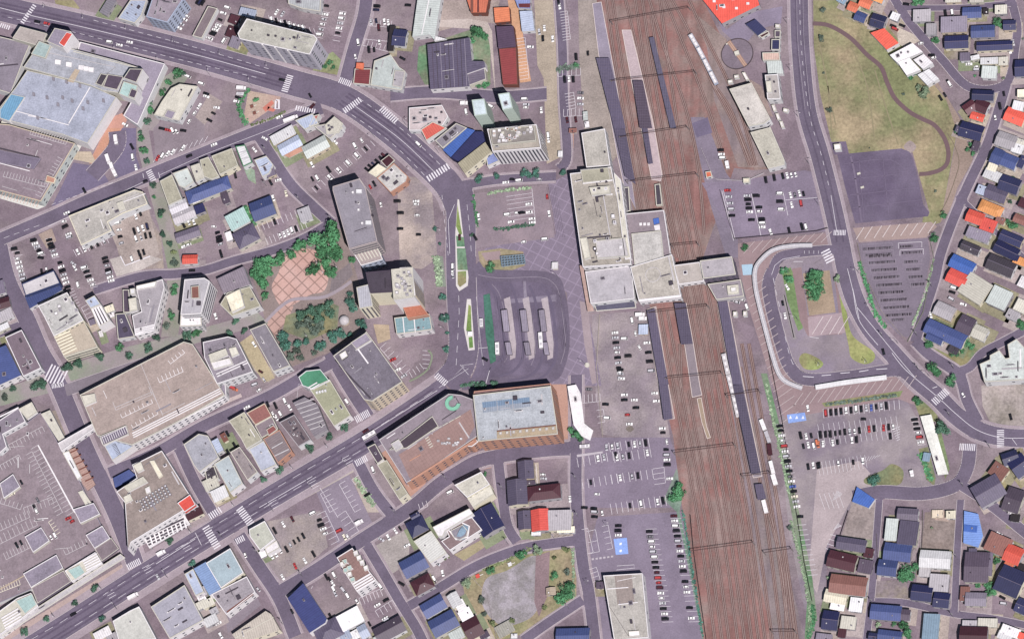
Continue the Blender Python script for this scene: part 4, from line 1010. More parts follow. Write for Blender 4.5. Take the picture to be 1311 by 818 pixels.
X(20, 'e', '790,520 880,548 860,640 760,600', 'w', 'roof_block'); X(21.5, 'j', '840,565 880,580 860,630 820,615', 'w', 'roof_block', par=.3)
X(18, 'j', '690,475 790,490 750,575 660,555', 'w', 'roof_block'); X(17.5, 'd', '645,470 690,480 650,550 610,535', 'q', 'roof_block')
X(18, '#93aaa8', '250,262 325,290 290,372 200,345', 'q', 'roof_block')
X(26, 'P', '350,180 455,202 405,310 300,265', 'w', 'corner_tower', z0=0, fin='tile'); X(26.8, 'r', '425,205 465,215 410,300 375,275', 'w', 'red_roof_block', par=0)
X(15, '#a9a09a', '130,170 300,215 265,300 80,245', 'q', 'roof_block', z0=0)
X(14.6, '#5a93b5', '70,600 160,620 60,775 0,755 0,700', 'w', 'blue_skylight', fin='metal', par=.3)
B(9, '#8b8290', '0,235 195,282 160,362 70,600 -60,560 -60,235', 'grey-purple rooftop terrace at the left edge above the blue-roofed store', 'building', units=0, win='none')
B(7, 'C', '835,0 940,0 905,100 862,150 755,118', 'pale green-grey shop between avenue and corner office, top left', 'shop', 'shop', fin='metal')
B(19, '#9b8f9c', '985,-40 1175,-10 1070,145 935,108', 'mid-rise office with grey-lilac roof and pale blue east front at the avenue', 'office_building', 'office building', wc='C', units=5)
B(5, '#7a6c72', '1330,40 1390,55 1290,247 1230,230', 'long low dark brown-grey shed beside a row of parked cars', 'shed', 'shed', units=0, win='none')
B(8, 'q', '1150,538 1264,552 1145,772 985,735 1035,650 1095,565', 'pale building with rounded west end in the wedge car park', 'shop', 'shop', units=2)
X(9.2, 'P', '1070,700 1125,715 1100,765 1045,745', 'w')
HS('''690,40 120 60 -60 g f
60 790 110 70 20 q f'''.replace('690,40', '690 40'))
TR('1075,520,28 1040,590,30 960,692,36 1128,462,38', 'b', 'beside the round-ended pale shop'); TR('935,775,30 1175,470,20', 'd', 'beside the round-ended pale shop')
CARS('on the north-west avenue', '700,270,10,w 765,290,12,w 830,272,12,w 300,152,18,r 240,140,15,k', 'moving cars')
CARS('beside the round-ended pale shop', '1275,680,-60,w 1245,725,-58,w 1210,778,-60,w 1285,535,20,w 1200,490,25,w 855,772,0,m 800,798,30,w')
CARS('east of the pale-blue-fronted office', '1145,180,30,w 1160,155,30,s 1180,125,30,w 1195,105,30,w 1262,15,-60,k 1280,18,-60,n 1298,20,-60,k 1010,45,30,w 1035,5,20,w')
ROW('by the long brown-grey shed', 1395, 165, 1340, 245, 'wwkw', 20)
T(262, 0)
B(30, '#a9a89c', '270,120 700,225 722,250 672,350 225,250 212,215', 'tall pale apartment slab with weathered roof beside the north-west avenue', 'apartment_block', 'apartment block', wc='#b0adba', units=6, win='sparse', fin='old', pc='w')
for xx in (375, 455, 535):
    p0, p1 = P(xx-10, 292+(xx-375)*.26, 30), P(xx-6, 292+(xx-375)*.26, 30); q0 = local([(p0[0], p0[1])], CUR[3], CUR[4])[0]; m = MB(); m.box(q0[0], min(a[1] for a in CUR[1])-.25, .2, .9, .5, 29.8); m.build('white_fin', mat('w', 'wall'), CUR[0])
G('north of the apartment slab')
HS('''275 80 110 55 15 C f 4
190 125 70 60 20 M f 4
175 205 70 75 20 M f 4
195 270 70 75 20 P f 4''')
B(7, '#b7bdc0', '530,-30 745,-30 740,75 620,55 535,25', 'pale metal-roofed hall at the top behind the apartment slab', 'hall', 'hall', fin='metal', units=2)
ROW('behind the apartment slab', 430, 125, 690, 200, 'wkwkwwww..', 70); ROW('west column by the narrow road', 772, 95, 735, 225, 'wswsw', 10); ROW('east column by the narrow road', 882, 90, 845, 245, 'wwswk.', 10)
CARS('north of the apartment slab', '462,80,-60,w 500,92,-60,s 780,40,10,k 145,50,20,w 120,85,20,w 100,128,25,k 80,180,25,w 60,210,25,k 35,248,25,w 125,262,-60,w')
B(6, '#b5c0bc', '1085,390 1190,350 1245,430 1282,455 1258,578 1060,545', 'irregular pale grey-green shop at the bend of the avenue', 'shop', 'shop', units=2); X(7.4, 'G', '1215,450 1282,455 1262,560 1200,548', 'w')
B(4.5, '#7e3238', '960,440 1065,440 1055,545 950,535', 'dark red low roof on the narrow road corner', 'shop', 'shop', fin='metal', units=0); X(5.2, 'O', '970,400 1018,402 1015,445 965,440', 'O', par=0)
G('north-east of the big crossing')
HS('''1245 240 90 110 8 n g
1195 245 40 170 3 k f 5''')
CARS('in the lot beside the navy house', '1103,42,5,k 1097,65,5,n 1300,35,5,k 1150,140,80,w 1098,135,80,n 1065,142,80,s 1175,145,80,w 1115,180,85,f,car'.replace(',f,car', ',m') + ' 1175,185,85,k 1118,270,85,w 1052,320,85,k 1085,320,85,k 1265,375,30,k')
ST(1050, 165, 1190, 175, 6, 45); ST(1020, 250, 1180, 265, 6, -5); ST(1010, 290, 1170, 330, 6, 40)
CARS('on the narrow north road', '983,272,80,w 965,362,80,w', 'moving cars')
CARS('waiting at the big crossing', '495,512,15,k 675,612,60,k 690,680,-50,m 480,750,-20,w', 'moving cars')
CARS('beside the play park', '12,600,20,k 12,618,20,w 78,690,10,w 58,726,30,k 32,770,30,k 205,650,15,w 215,625,20,k'); bus(232, 605, 5, 'white minibus parked beside the green hedge of the play park', 4.8, 2, 2.3, name='minibus', cat='minibus'); truck(240, 568, 5, 'white box truck by the play park', 6.5)
truck(555, 765, -20, 'long white lorry on the road just south of the play park', 10)
HEDGE('285,570 215,680 270,800', 28, 2.2, 'b', 'bright green hedge along the west side of the play park')
HEDGE('300,800 420,760 520,710', 14, 1.0, 'o', 'low olive planting along the road below the play park')
TR('325,635,20', 'b', 'inside the play park'); G('inside the play park')
def EQ(x, y, col, label, sz=2.2):
    p = P(x, y); e = empty('play_frame', (p[0], p[1], .05), .4)
    for sx in (-1, 1):
        for sy in (-1, 1): m = MB(); m.box(sx*sz/2, sy*sz/2, 0, .18, .18, 2.4); m.build('post', mat('G', 'wall'), e)
    m = MB(); m.box(0, 0, 1.2, sz, sz, .15); m.build('platform', mat(col, 'plain'), e); m = MB(); m.box(sz*.9, 0, .5, sz, .6, .15); m.build('slide', mat('q', 'plain'), e); tag(e, label, 'play frame')
EQ(305, 683, 'f', 'brown play frame in the play park, upper one'); EQ(322, 725, 'f', 'brown play frame in the play park, lower one')
for k in (0, 1): LP([(a[0], a[1]) for a in pts(['370,690 430,640 445,660 390,715', '405,680 455,700 440,715 400,705'][k])], '#c8705c', .01)
L('455,640 475,640 475,695 452,695 455,640', 5)
TR('800,400,22 770,425,20 820,430,18', 'b', 'by the south corner of the apartment slab')
# rows on the north side of the wedge block, seen at the foot of this tile
G('in the wedge block south-west of the crossing')
B(7, 'C', '578,770 690,726 730,790 640,830', 'small pale blue roof at the tip of the wedge block', 'shop', 'shop', fin='metal', units=0)
B(6.5, '#b05a58', '700,740 735,730 700,800 665,810', 'narrow faded red roof at the tip of the wedge block', 'shop', 'shop', fin='metal', units=0)
B(8, 'q', '830,745 885,790 860,850 780,860 770,800', 'pale multi-facet shop at the tip of the wedge block', 'shop', 'shop', units=2)
T(524, 0)
B(7, 'E', '55,-20 205,-20 160,255 130,220 20,235', 'long pale metal-roofed hall at the top, north-west of the big purple barn', 'warehouse', 'warehouse', fin='metal', units=0, par=0); Y('130,-20 80,220', 'w', 7.2, .6, .2)
B(5, 'W', '150,225 240,250 160,262', 'little white triangular annex touching the purple barn', 'shed', 'shed', fin='metal', units=0, par=0)
B(8, 'p', '115,285 385,240 400,390 480,392 485,430 370,470 385,552 135,570', 'big dark purple ribbed barn roof surrounded by grass', 'warehouse', 'warehouse', wc='w', fin='metal', units=0, par=0)
for i in range(9): Y('%d,%d %d,%d' % (145+i*26, 282-i*4, 160+i*26, 566-i*2), ['j', 'd', 'P'][i % 3], 8.1, .35, .2, 'roof_ridge')
X(6.5, 'x', '345,450 480,425 490,505 375,548', 'q', 'side_wing', par=0, fin='metal', z0=0)
TR('430,205,48 480,230,30 400,260,26', 'b', 'north of the purple barn'); TR('490,540,28 440,545,22', 'b', 'east of the purple barn entrance')
B(7, '#c0603c', '360,-30 510,-30 490,80 395,80', 'orange and brown striped barn roof at the top', 'warehouse', 'warehouse', wc='f', fin='metal', units=0, par=0); Y('400,-20 400,78', 'f', 7, 1.8, .2); Y('440,-20 440,78', 'M', 7, 1.0, .2)
B(5, '#d5713c', '540,50 638,45 645,135 548,145', 'small orange roof above the long maroon hall', 'shed', 'shed', wc='f', fin='metal', units=0, par=0)
B(6, '#57425c', '555,170 665,165 682,300 570,310', 'dark plum upper half of the long hall beside the orange lane', 'warehouse', 'warehouse', wc='f', fin='metal', units=0, par=0); X(6, '#9a3a3c', '572,312 682,303 692,540 598,540', 'f', 'red_roof_wing', par=0, fin='metal', z0=0)
B(5, 'c', '670,-20 770,-20 775,55 695,50', 'periwinkle and maroon roof at the top by the orange lane', 'shed', 'shed', fin='metal', units=0, par=0); X(5.2, '#6f3038', '695,20 775,18 775,52 698,50', 'f', 'roof_block', par=0)
B(5, 'C', '705,72 785,68 800,195 720,200', 'pale blue-grey shed roof by the orange lane', 'shed', 'shed', fin='metal', units=0, par=0)
B(24, '#bfd0d6', '400,640 480,632 500,732 418,742', 'left of two slender pale green towers', 'tower_block', 'tower', wc='#b6c9bc', units=0, win='none')
B(26, '#bfd0d6', '568,602 640,592 662,692 598,705', 'right of two slender pale green towers', 'tower_block', 'tower', wc='#b6c9bc', units=1, win='none')
B(6, '#b5a8a8', '0,690 210,672 250,745 215,800 150,835 0,835', 'cluttered flat-roofed restaurant with white rooftop boxes by the avenue', 'restaurant', 'restaurant', units=12, pc='w')
G('near the two slender green towers')
CARS('below the orange lane', '775,302,5,w 845,705,85,w 365,715,80,w 745,690,5,w 748,670,5,s 735,635,0,w,van 855,247,85,k 918,250,85,w 865,182,85,w 832,205,80,s 520,680,30,w')
truck(355, 665, 0, 'white box truck left of the green towers', 5)
ST(740, 240, 765, 500, 12, -60); ST(1010, 70, 1030, 250, 10, -50)
CARS('in the small lot by the maintenance shed', '1068,365,85,k 1143,342,85,k 995,510,85,k 1022,505,85,w 1050,508,85,k 1095,595,5,g 1095,630,5,w 1095,668,5,s 1010,768,80,m 1065,765,80,m')
ST(1050, 590, 1065, 690, 5, -60); ST(950, 490, 1095, 480, 5, 50); ST(985, 745, 1110, 740, 5, 50)
HEDGE('940,450 1000,435 1090,420', 40, 1.2, 'g', 'grey-green scrub at the top of the small lot'); TR('1065,415,20', 'b', 'at the top of the small lot')
HS('1125 740 60 30 85 E f 3\n1135 795 40 28 80 w f 3', 'shed', 'shed')
CARS('in the top car park right of the concrete walk', '955,15,80,k 962,42,80,w')
T(786, 0)
B(7, '#e8452a', '545,-30 900,-60 930,32 690,150', 'big bright orange-red depot roof north-west of the turntable', 'depot', 'depot', wc='G', fin='metal', par=0, units=0)
for x, y in ((702, 42), (782, 50), (855, 20), (640, 5), (760, -10)): X(8, 'w', '%d,%d %d,%d %d,%d %d,%d' % (x-9, y-6, x+9, y-6, x+9, y+8, x-9, y+8), 'w', 'roof_vent', par=0)
B(4, 'n', '842,155 905,122 975,190 920,228', 'dark navy shed right above the turntable', 'shed', 'shed', fin='metal', par=0, units=0); B(3, 'M', '925,228 985,198 995,215 945,245', 'small maroon lean-to below the navy shed', 'shed', 'shed', fin='metal', units=0)
B(3, 'w', '1032,155 1062,158 1060,180 1032,178', 'tiny white hut beside the main east road', 'hut', 'hut', units=0, win='none')
B(3, 'j', '1028,195 1066,196 1064,240 1028,240', 'small plum hut beside the main east road', 'hut', 'hut', fin='metal', units=0); B(4, 'n', '1008,252 1062,252 1060,320 1006,320', 'square navy hut beside the main east road', 'hut', 'hut', fin='metal', units=0)
B(4, '#c8a898', '948,338 1058,335 1062,388 952,388', 'pinkish ribbed shed beside the main east road', 'shed', 'shed', fin='metal', units=0); B(4.5, 'E', '975,390 1068,388 1082,470 985,472', 'pale grey-green shed beside the main east road', 'shed', 'shed', fin='metal', units=0, par=0)
B(9, '#a8a29e', '965,480 1048,475 1066,632 982,636', 'grey flat-roofed depot office with white rim east of the pale hall', 'office_building', 'office building', units=4, pc='w'); X(11, 'q', '970,520 1005,518 1010,590 980,592', 'w')
B(10, '#b9b4ac', '738,570 880,530 1000,760 960,790 860,808', 'large weathered pale railway hall south-east of the turntable', 'depot_hall', 'depot hall', fin='old', units=0)
B(3, 'w', '818,465 838,462 865,510 845,515', 'narrow white box roof at the north end of the pale hall', 'hut', 'hut', units=0, win='none')
for x, y in ((745, 522), (785, 490)): B(2.5, 'w', '%d,%d %d,%d %d,%d %d,%d' % (x-17, y-8, x+12, y-12, x+16, y+8, x-14, y+12), 'tiny white shed %s the turntable' % ('just south-west of' if x < 760 else 'just south of'), 'hut', 'hut', units=0, win='none')
for i, (x, y) in enumerate(((1025, 690), (1050, 745), (1075, 795))): B(3, 'w', '%d,%d %d,%d %d,%d %d,%d' % (x-18, y-18, x+2, y-20, x+16, y+18, x-4, y+22), '%s of three white containers in a line east of the pale hall' % ('topmost', 'middle', 'lowest')[i], 'container', 'container', units=0, win='none')
B(2.6, 'w', '1085,690 1118,700 1108,722 1080,712', 'tiny white-framed hut right of the three containers', 'hut', 'hut', units=0, win='none')
CARS('on the main east road', '1188,45,85,w,van', 'moving cars') if 0 else None
T(1048, 0)
TR('25,60,24 15,240,24 68,700,22', 'g', 'standing alone in the grass field'); TR('30,465,10 540,600,12 1305,245,9', 'g', 'dotting the grass field')
G('at the top beside the grass field')
HS('''150 -5 60 50 30 u f
222 45 70 60 25 O g
300 20 80 60 25 O g
385 -5 60 40 25 o g
268 108 75 62 25 b g
380 135 95 85 20 n g
488 105 55 50 25 W f''')
G('north-east of the grass field')
B(5.5, '#ec5030', '332,210 420,180 512,275 435,318', 'bright orange-red warehouse roof beside the white halls', 'warehouse', 'warehouse', wc='w', fin='metal', units=0, par=0)
B(6.5, 'w', '455,352 600,275 665,330 500,398', 'upper white-roofed hall below the orange-red warehouse', 'factory_hall', 'hall', fin='metal', units=3, par=0)
B(6.5, 'w', '505,398 580,368 650,445 562,480', 'lower left white-roofed hall beside the grass field', 'factory_hall', 'hall', fin='metal', units=1, par=0)
B(6.5, 'w', '605,382 672,345 730,402 665,440', 'right white-roofed hall in the hall cluster', 'factory_hall', 'hall', fin='metal', units=1, par=0)
B(5, 'W', '632,478 705,440 768,502 695,545', 'white double-span shed at the south end of the halls', 'shed', 'shed', fin='metal', units=0, par=0); Y('668,460 735,525', 's', 5, .5, .3)
TR('590,490,22 625,470,16', 'b', 'beside the white halls'); TR('680,590,42 640,560,26', 'p', 'beside the white halls'); TR('620,10,34 660,12,24', 'b', 'by the top residential street')
CARS('in front of the orange-red warehouse', '478,168,25,k 490,188,25,r 535,165,25,k 655,280,-10,w 722,355,0,k 735,372,-20,w 838,538,60,w 830,528,60,k 780,628,60,k 808,608,60,k 560,28,10,k')
HS('''660 98 110 80 0 G f
720 185 65 75 0 G f
865 155 165 105 0 P f
882 268 150 85 0 N g
980 80 120 72 0 b g
1068 72 35 40 0 k f
1165 60 75 60 0 q f
1220 160 80 65 0 n g
1050 200 150 80 0 b g
1125 292 225 60 0 N g
1000 367 30 55 80 W f
1090 388 110 45 0 W f
1180 390 60 55 0 q f
1090 460 95 80 5 E f
935 362 65 55 0 x f
1050 608 135 68 5 N g
968 685 80 75 -35 m g
1040 678 90 80 25 M g
1015 745 90 50 20 R g
1255 745 130 90 25 R g
1300 435 90 110 0 N g
1275 675 70 60 15 W f
1300 595 60 50 0 y f
860 5 100 20 0 q f
1010 5 90 20 0 q f''')
CARS('in the yards north-east of the grass field', '812,85,80,k 855,80,80,w 962,412,0,w 1010,430,0,w 1012,448,0,s 1185,600,80,k 1245,275,80,s 1225,325,80,w 1130,752,80,w 1160,680,80,k')
TR('750,258,28 1140,140,30 1175,165,24 1000,485,12 ', 'b', 'in the north-east gardens'); TR('1180,500,12 700,160,14', 'p', 'in the north-east gardens')
# ================================================================ BUILDINGS, SECOND ROW
T(0, 164)
B(10, '#8a7a84', '-60,-30 60,-20 480,100 262,470 -80,380', 'large grey-purple rooftop parking deck south of the blue-roofed store', 'parking_deck', 'parking deck', fin='deck', par=.9, pc='t', units=0, wc='E', win='sparse')
SR(190, 40, 420, 105, 14, 45, 'l'); SR(0, 395, 250, 460, 12, -50, 'a'); SR(20, 310, 300, 380, 14, 40, 'l'); SR(260, 440, 400, 200, 12, 40, 'l')
Y('0,130 250,190', 'd', 10, .8, .6); Y('-20,220 190,275', 'w', 10, .5, .5); X(12, 'a', '300,300 355,320 345,352 290,340', 'y', par=0); X(11, 'x', '-30,135 262,195 215,262 -30,215', 'x', 'ramp_block', par=.3, pc='P')
A('white_ramp', '#c9c9c2', '0,400 262,470 480,110 530,100 290,500 240,520 0,450', 6, 'wall')
A('tan_walk', '#c0896c', '690,0 770,0 640,240 570,225', 7, 'paver'); A('tan_walk', '#b8a890', '480,150 580,150 620,230 470,200', 7, 'tile')
A('asphalt_yard', '#6f6582', '470,220 640,250 700,350 400,480 330,500', 6, 'asphalt'); A('asphalt_yard', '#6f6582', '700,170 780,0 870,0 870,180 905,280 740,330', 6, 'asphalt')
G('by the yard south-east of the blue-roofed store')
CARS('by the yard south-east of the blue-roofed store', '850,188,80,w 870,252,75,w 845,120,60,k'); truck(745, 80, 80, 'white truck parked alone in the yard east of the store', 6.5); truck(695, 205, 70, 'long white truck by the tan kerb near the boulevard, upper', 7); truck(720, 255, 70, 'white truck parked right below another by the tan kerb', 6); truck(738, 295, 65, 'small white truck nearest the boulevard at the tan kerb', 4.5)
TR('900,60,28 920,145,32', 'b', 'along the curved median strip'); TR('940,210,24 895,25,18', 'd', 'along the curved median strip')
ROW('in the wedge car park along the boulevard', 1008, 192, 1300, 78, 'rwww.w....', -60); CARS('in the upper wedge car park', '1035,5,15,k 1075,15,15,r 1105,18,60,w 1130,22,60,w 1172,18,10,k')
CARS('on the western boulevard', '930,342,-25,k 1210,180,-20,k 428,545,-20,w 540,400,60,k', 'moving cars')
G('in the car park west of the L-shaped offices')
B(9, '#b2aea6', '440,562 860,395 915,410 925,440 945,485 790,545 690,600 715,655 520,750', 'L-shaped pale two-storey office along the boulevard', 'office_building', 'office building', units=6, fin='old', pc='y')
X(10.5, 'q', '745,480 785,465 805,520 765,535', 'w'); Y('770,480 930,420', 'w', 9, .4, .6)
A('low_wall_lot', '#9d8e88', '700,600 945,490 1020,800 960,860 800,880 720,700', 6, 'gravel', c2='#ada098')
ROW('on the L-shaped office forecourt', 500, 790, 665, 722, 'wwkks', 62); ROW('west column of the office forecourt', 752, 608, 778, 740, 'wwks', -10, 0)
CARS('behind the L-shaped office', '870,565,70,w 898,545,70,k 860,660,70,k 888,655,70,w 943,632,75,n 915,640,70,w 872,710,70,w 905,705,70,s 932,690,75,k 962,685,75,k 890,800,70,k 920,795,70,k')
CARS('left of the L-shaped office', '418,632,-25,k 440,680,-20,w 445,700,-20,s 410,600,-15,w')
ROW('in the western lot by the corner road', 215, 718, 262, 805, 'kwskw', -15); ROW('in the second western column', 315, 718, 352, 815, 'kkksw', -15); ROW('at the far left lot edge', 92, 775, 112, 800, 'kk', -10)
A('planted_strip', '#a08c80', '245,680 330,640 360,720 300,770', 6, 'sand')
TR('975,365,24 1030,545,34 1045,680,26 1080,740,24', 'd', 'on the shaded greenway'); TR('1025,560,20 985,440,16', 'b', 'on the shaded greenway'); TR('1110,790,22', 'o', 'on the shaded greenway')
G('in the row below the boulevard')
B(9, 'h', '1022,340 1100,298 1165,455 1078,495', 'narrow olive-grey flat roof at the west end of the shop row', 'shop', 'shop', units=0, fin='old')
B(9, 'E', '1105,290 1200,255 1240,345 1180,385 1145,370', 'pale grey-green roof second in the shop row', 'shop', 'shop', units=1); B(8, 'q', '1218,245 1275,225 1307,318 1255,345', 'cream-rimmed narrow roof third in the shop row', 'shop', 'shop', units=1)
HS('''1140 500 120 70 -22 s g
1175 555 150 80 -22 G g
1200 680 160 70 -18 x g
1250 455 50 45 -20 w f
1275 515 65 60 -20 N f
1330 395 290 90 -20 b h 7''')
CARS('behind the shop row west end', '1175,620,65,k 1208,605,70,w 1240,600,70,w 1180,758,-20,w 1208,748,-20,w')
T(262, 164)
B(8, 'h', '45,180 175,130 215,240 98,300', 'square weathered olive roof with cream front in the shop row', 'shop', 'shop', units=1, fin='old', wc='y'); B(7, 'h', '-30,205 25,185 95,310 45,330 -5,310', 'small grey-olive shop left of the square weathered one', 'shop', 'shop', units=1)
B(7, 'W', '198,118 258,108 305,220 248,248', 'white segmented roof at the right of the shop row', 'shop', 'shop', fin='metal', units=0, pc='v'); Y('212,160 275,145', 's', 7, .4, .3); Y('230,200 290,185', 's', 7, .4, .3)
B(6.5, 'C', '318,205 395,178 440,235 415,290 370,315', 'pale blue-grey house-shop above the alley', 'shop', 'shop', fin='metal', units=2)
HS('''35 385 110 90 -20 b h 6
130 440 45 90 -20 j f
420 280 60 60 -20 x f
210 580 135 110 -28 #829494 f 7
265 690 150 120 -28 p h 6
370 515 150 130 -20 b g 7
500 45 160 70 -28 W f 6
545 110 150 80 -28 C g 6
710 120 165 90 -28 E g 6
640 550 80 90 -20 s f 5
155 690 40 60 -20 w f 4'''.replace('#829494', 'e'))
B(7, 'G', '700,-10 800,-30 885,0 800,70', 'pale grey angular shop on the avenue wedge', 'shop', 'shop', units=2)
B(5, 'a', '500,170 640,110 700,80 720,100 540,190', 'long thin pinkish canopy below the wedge block shops', 'canopy', 'canopy', units=0, win='none', par=0)
B(7, '#b5b4b0', '1100,320 1210,225 1300,310 1290,345 1190,415', 'pale pink-edged restaurant on the avenue south of the wedge', 'restaurant', 'restaurant', units=5, wc='a', fin='old'); X(8, 'M', '1125,210 1178,170 1215,205 1165,255', 'q', par=.4); X(7.5, 'y', '1045,285 1110,228 1165,260 1095,315', 'q', par=.4)
CARS('in the alley car parks', '198,305,75,k 472,335,-15,w 424,350,60,k 440,448,70,w 522,420,75,y 470,60,20,s 60,632,10,w 2,525,75,w 688,235,60,w')
ROW('west of the navy-lot buildings', 85, 672, 105, 745, 'kkks', -18, 0); CARS('west of the navy-lot buildings', '105,798,70,k 108,812,70,k 320,140,50,w')
ROW('upper row by the blue-grey hall', 330, 645, 600, 545, '....k.....', 68); ROW('lower row by the blue-grey hall', 410, 720, 635, 625, '...wwwwk..', 68)
ROW('in the diagonal lot north of the long office', 715, 385, 1060, 110, 'k..w.w.w.w.k.', 48, 44); CARS('in the diagonal lot by the avenue', '690,328,60,k 722,322,60,w 795,268,55,k 1005,80,60,w 962,115,60,w 835,90,45,w 1040,268,40,k 1060,248,40,k 1080,232,40,n 1105,215,40,k 1130,195,40,k 1150,180,40,m')
CARS('between the long office and restaurant', '1060,378,60,r 1085,358,60,k 1128,490,80,w 1232,470,0,k 1252,545,0,k 1250,645,0,k'); CARS('on the western boulevard', '62,108,-20,w 385,68,30,w', 'moving cars')
B(24, '#8d8893', '820,375 990,325 1030,385 1105,725 925,775 820,400', 'tall long grey office block with slanted south-east front', 'office_building', 'office building', wc='#b3a6a6', units=0, win='band', par=1)
X(22.5, '#9a98a0', '828,372 990,322 1010,350 830,405', 'w', z0=0, par=.5)
for x, y, c in ((985, 402, 'W'), (1045, 602, 'W'), (945, 408, 'w'), (1005, 605, 'w'), (982, 520, 'w'), (1070, 555, 'k')): X(25.6, c, '%d,%d %d,%d %d,%d %d,%d' % (x-18 if c == 'W' else x-6, y-12 if c == 'W' else y-6, x+18 if c == 'W' else x+6, y-12 if c == 'W' else y-6, x+18 if c == 'W' else x+6, y+12 if c == 'W' else y+6, x-18 if c == 'W' else x-6, y+12 if c == 'W' else y+6), c if c != 'k' else 'd', 'roof_unit', par=0)
B(12, '#a89a98', '935,772 1085,725 1140,840 1000,880', 'lower ribbed annex attached to the south end of the grey office block', 'annex', 'annex', units=0, wc='C', pc='w')
for i in range(7): Y('%d,%d %d,%d' % (965+i*20, 775-i*6, 1010+i*20, 850-i*6), 'q', 12, .7, .6, 'roof_fin')
HEDGE('255,500 285,560 300,620 330,600', 32, 2, 'b', 'green garden strip left of the blue-grey hall'); POLE('810,590 395,150 610,465 395,370', 'in the western alleys', cat='utility pole', name='utility_pole')
TR('800,690,90 720,720,60 830,800,56 740,790,50', 'b', 'in the north-east clump of the tree plaza'); TR('600,760,50 640,740,36 560,800,44 480,810,34', 'b', 'at the north-west of the tree plaza')
T(524, 164)
G('by the avenue west of the hotel')
B(7, '#e05844', '75,10 150,-40 240,0 110,82', 'orange-red roof of a shop on the avenue', 'shop', 'shop', fin='metal', units=0); B(8, 'g', '165,80 300,-30 370,0 215,130', 'dark lilac-grey shop with white roof box beside the blue roof', 'shop', 'shop', units=4)
B(8, 'B', '215,140 370,0 420,15 265,185', 'bright blue long roof strip near the hotel', 'shop', 'shop', wc='N', fin='metal', units=0, par=0); X(6.5, 'N', '265,188 420,20 470,20 485,90 320,215', 'N', 'lower_roof', par=0, fin='metal', z0=0)
B(9, '#a8a184', '310,225 485,90 525,150 355,290', 'olive-tan shed roof between blue roof and hotel', 'shop', 'shop', wc='y', fin='metal', units=0, par=0)
B(5, 'c', '490,175 540,150 580,210 500,245', 'lilac low roof at the foot of the hotel', 'annex', 'annex', units=0, wc='w')
B(24, '#a9a195', '500,10 815,-20 845,130 535,155', 'white ribbed hotel tower with crowded roof plant', 'hotel', 'hotel', wc='w', units=0, par=1.6, pc='w', win='vert')
X(26, '#8b8580', '515,10 800,-12 812,82 532,112', 'q', 'plant_deck', par=1.2)
for i in range(34):
    x = random.randint(535, 785); y = random.randint(5, 85)-(x-535)*.07; X(26+random.uniform(1, 2), random.choice('wwqlgaf'), '%d,%d %d,%d %d,%d %d,%d' % (x-9, y-7, x+9, y-8, x+9, y+7, x-9, y+8), random.choice('wql'), 'plant_unit', par=0)
TR('450,322,36 560,308,30 745,290,30 815,285,42 985,282,30 770,300,22', 't', 'along the north side of the bus square'); TR('165,645,18 195,740,16', 't', 'on the pavement west of the avenue bend')
HEDGE('500,420 560,405 650,395 780,385', 18, 1, 'p', 'pale hedge strip along the top of the taxi pool'); HEDGE('540,650 640,640 720,625 800,620', 20, 1.2, 'd', 'green hedge along the bottom of the taxi pool'); HEDGE('410,430 425,560 435,640', 16, 1, 'b', 'thin green verge left of the taxi pool')
CARS('waiting in the taxi pool rows', '765,488,-5,w 625,555,-5,w 690,545,-5,w 768,540,-5,w 652,602,-5,w 785,582,-5,w 787,606,-5,w 720,542,-5,k'); CARS('around the taxi pool', '618,350,-5,w 702,337,-5,w 832,330,5,s 445,568,80,w 895,548,80,w 883,440,85,r 865,712,-5,w 732,730,-5,w 658,330,5,k')
CARS('in the gravel lot west of the avenue bend', '45,470,0,w 45,490,0,w 52,560,0,w 60,683,0,k')
CARS('on the avenue bend', '60,105,45,w,van 323,700,88,m 422,700,60,k', 'moving cars'); TR('400,680,14', 'd', 'beside the avenue bend')
G('beside the station car lane'); CARS('north of the station', '890,50,80,w 890,75,80,w')
HS('1045 15 50 30 0 z f 3\n965 165 30 40 0 W f 3\n1185 70 40 60 0 s f 4'.split('\n1185')[0], 'shed', 'shed')
A('paver_patch', '#b58a74', '1000,20 1050,20 1050,130 1005,135', 6, 'paver')
B(10, '#aeaaa0', '1100,32 1250,5 1285,240 1132,252', 'north annex of the station with plain weathered roof', 'annex', 'annex', units=0, fin='old', pc='w')
B(13, '#a9a296', '1028,292 1095,285 1095,268 1290,250 1420,870 1110,890', 'main station building with long pale roof', 'station_building', 'station building', units=0, fin='old', pc='w', wc='w', par=1.0)
X(14.8, 'h', '1095,270 1270,252 1285,330 1110,350', 'w'); X(15.5, 'q', '1150,380 1280,370 1285,420 1165,430', 'w', par=.8); Y('1110,355 1300,335', 'w', 13, .8, 1); Y('1180,430 1300,425', 'w', 13, .8, 1); Y('1240,430 1285,690', 'l', 13, .7, .5); Y('1285,690 1110,705', 'd', 13, .9, .5)
X(14.5, 'q', '1090,705 1135,700 1160,830 1120,840', 'w', par=.7); clutter(16, 'wwqlgsd'); X(14.6, 'l', '1190,720 1380,700 1405,820 1200,835', 'w', par=.8)
for x, y in ((1185, 720), (1185, 770), (1265, 705), (1210, 380), (1255, 385), (1180, 395), (1230, 270), (1200, 800), (1300, 560), (1350, 760), (1310, 600)): X(16, random.choice('wdlg'), '%d,%d %d,%d %d,%d %d,%d' % (x-9, y-9, x+9, y-10, x+10, y+9, x-9, y+10), random.choice('wld'), 'roof_unit', par=0)
T(786, 164)
B(14, 'q', '0,285 45,330 110,830 72,840', 'white narrow eastern wing roof of the station', 'station_wing', 'station wing', units=4, wc='w', par=.7, pc='w')
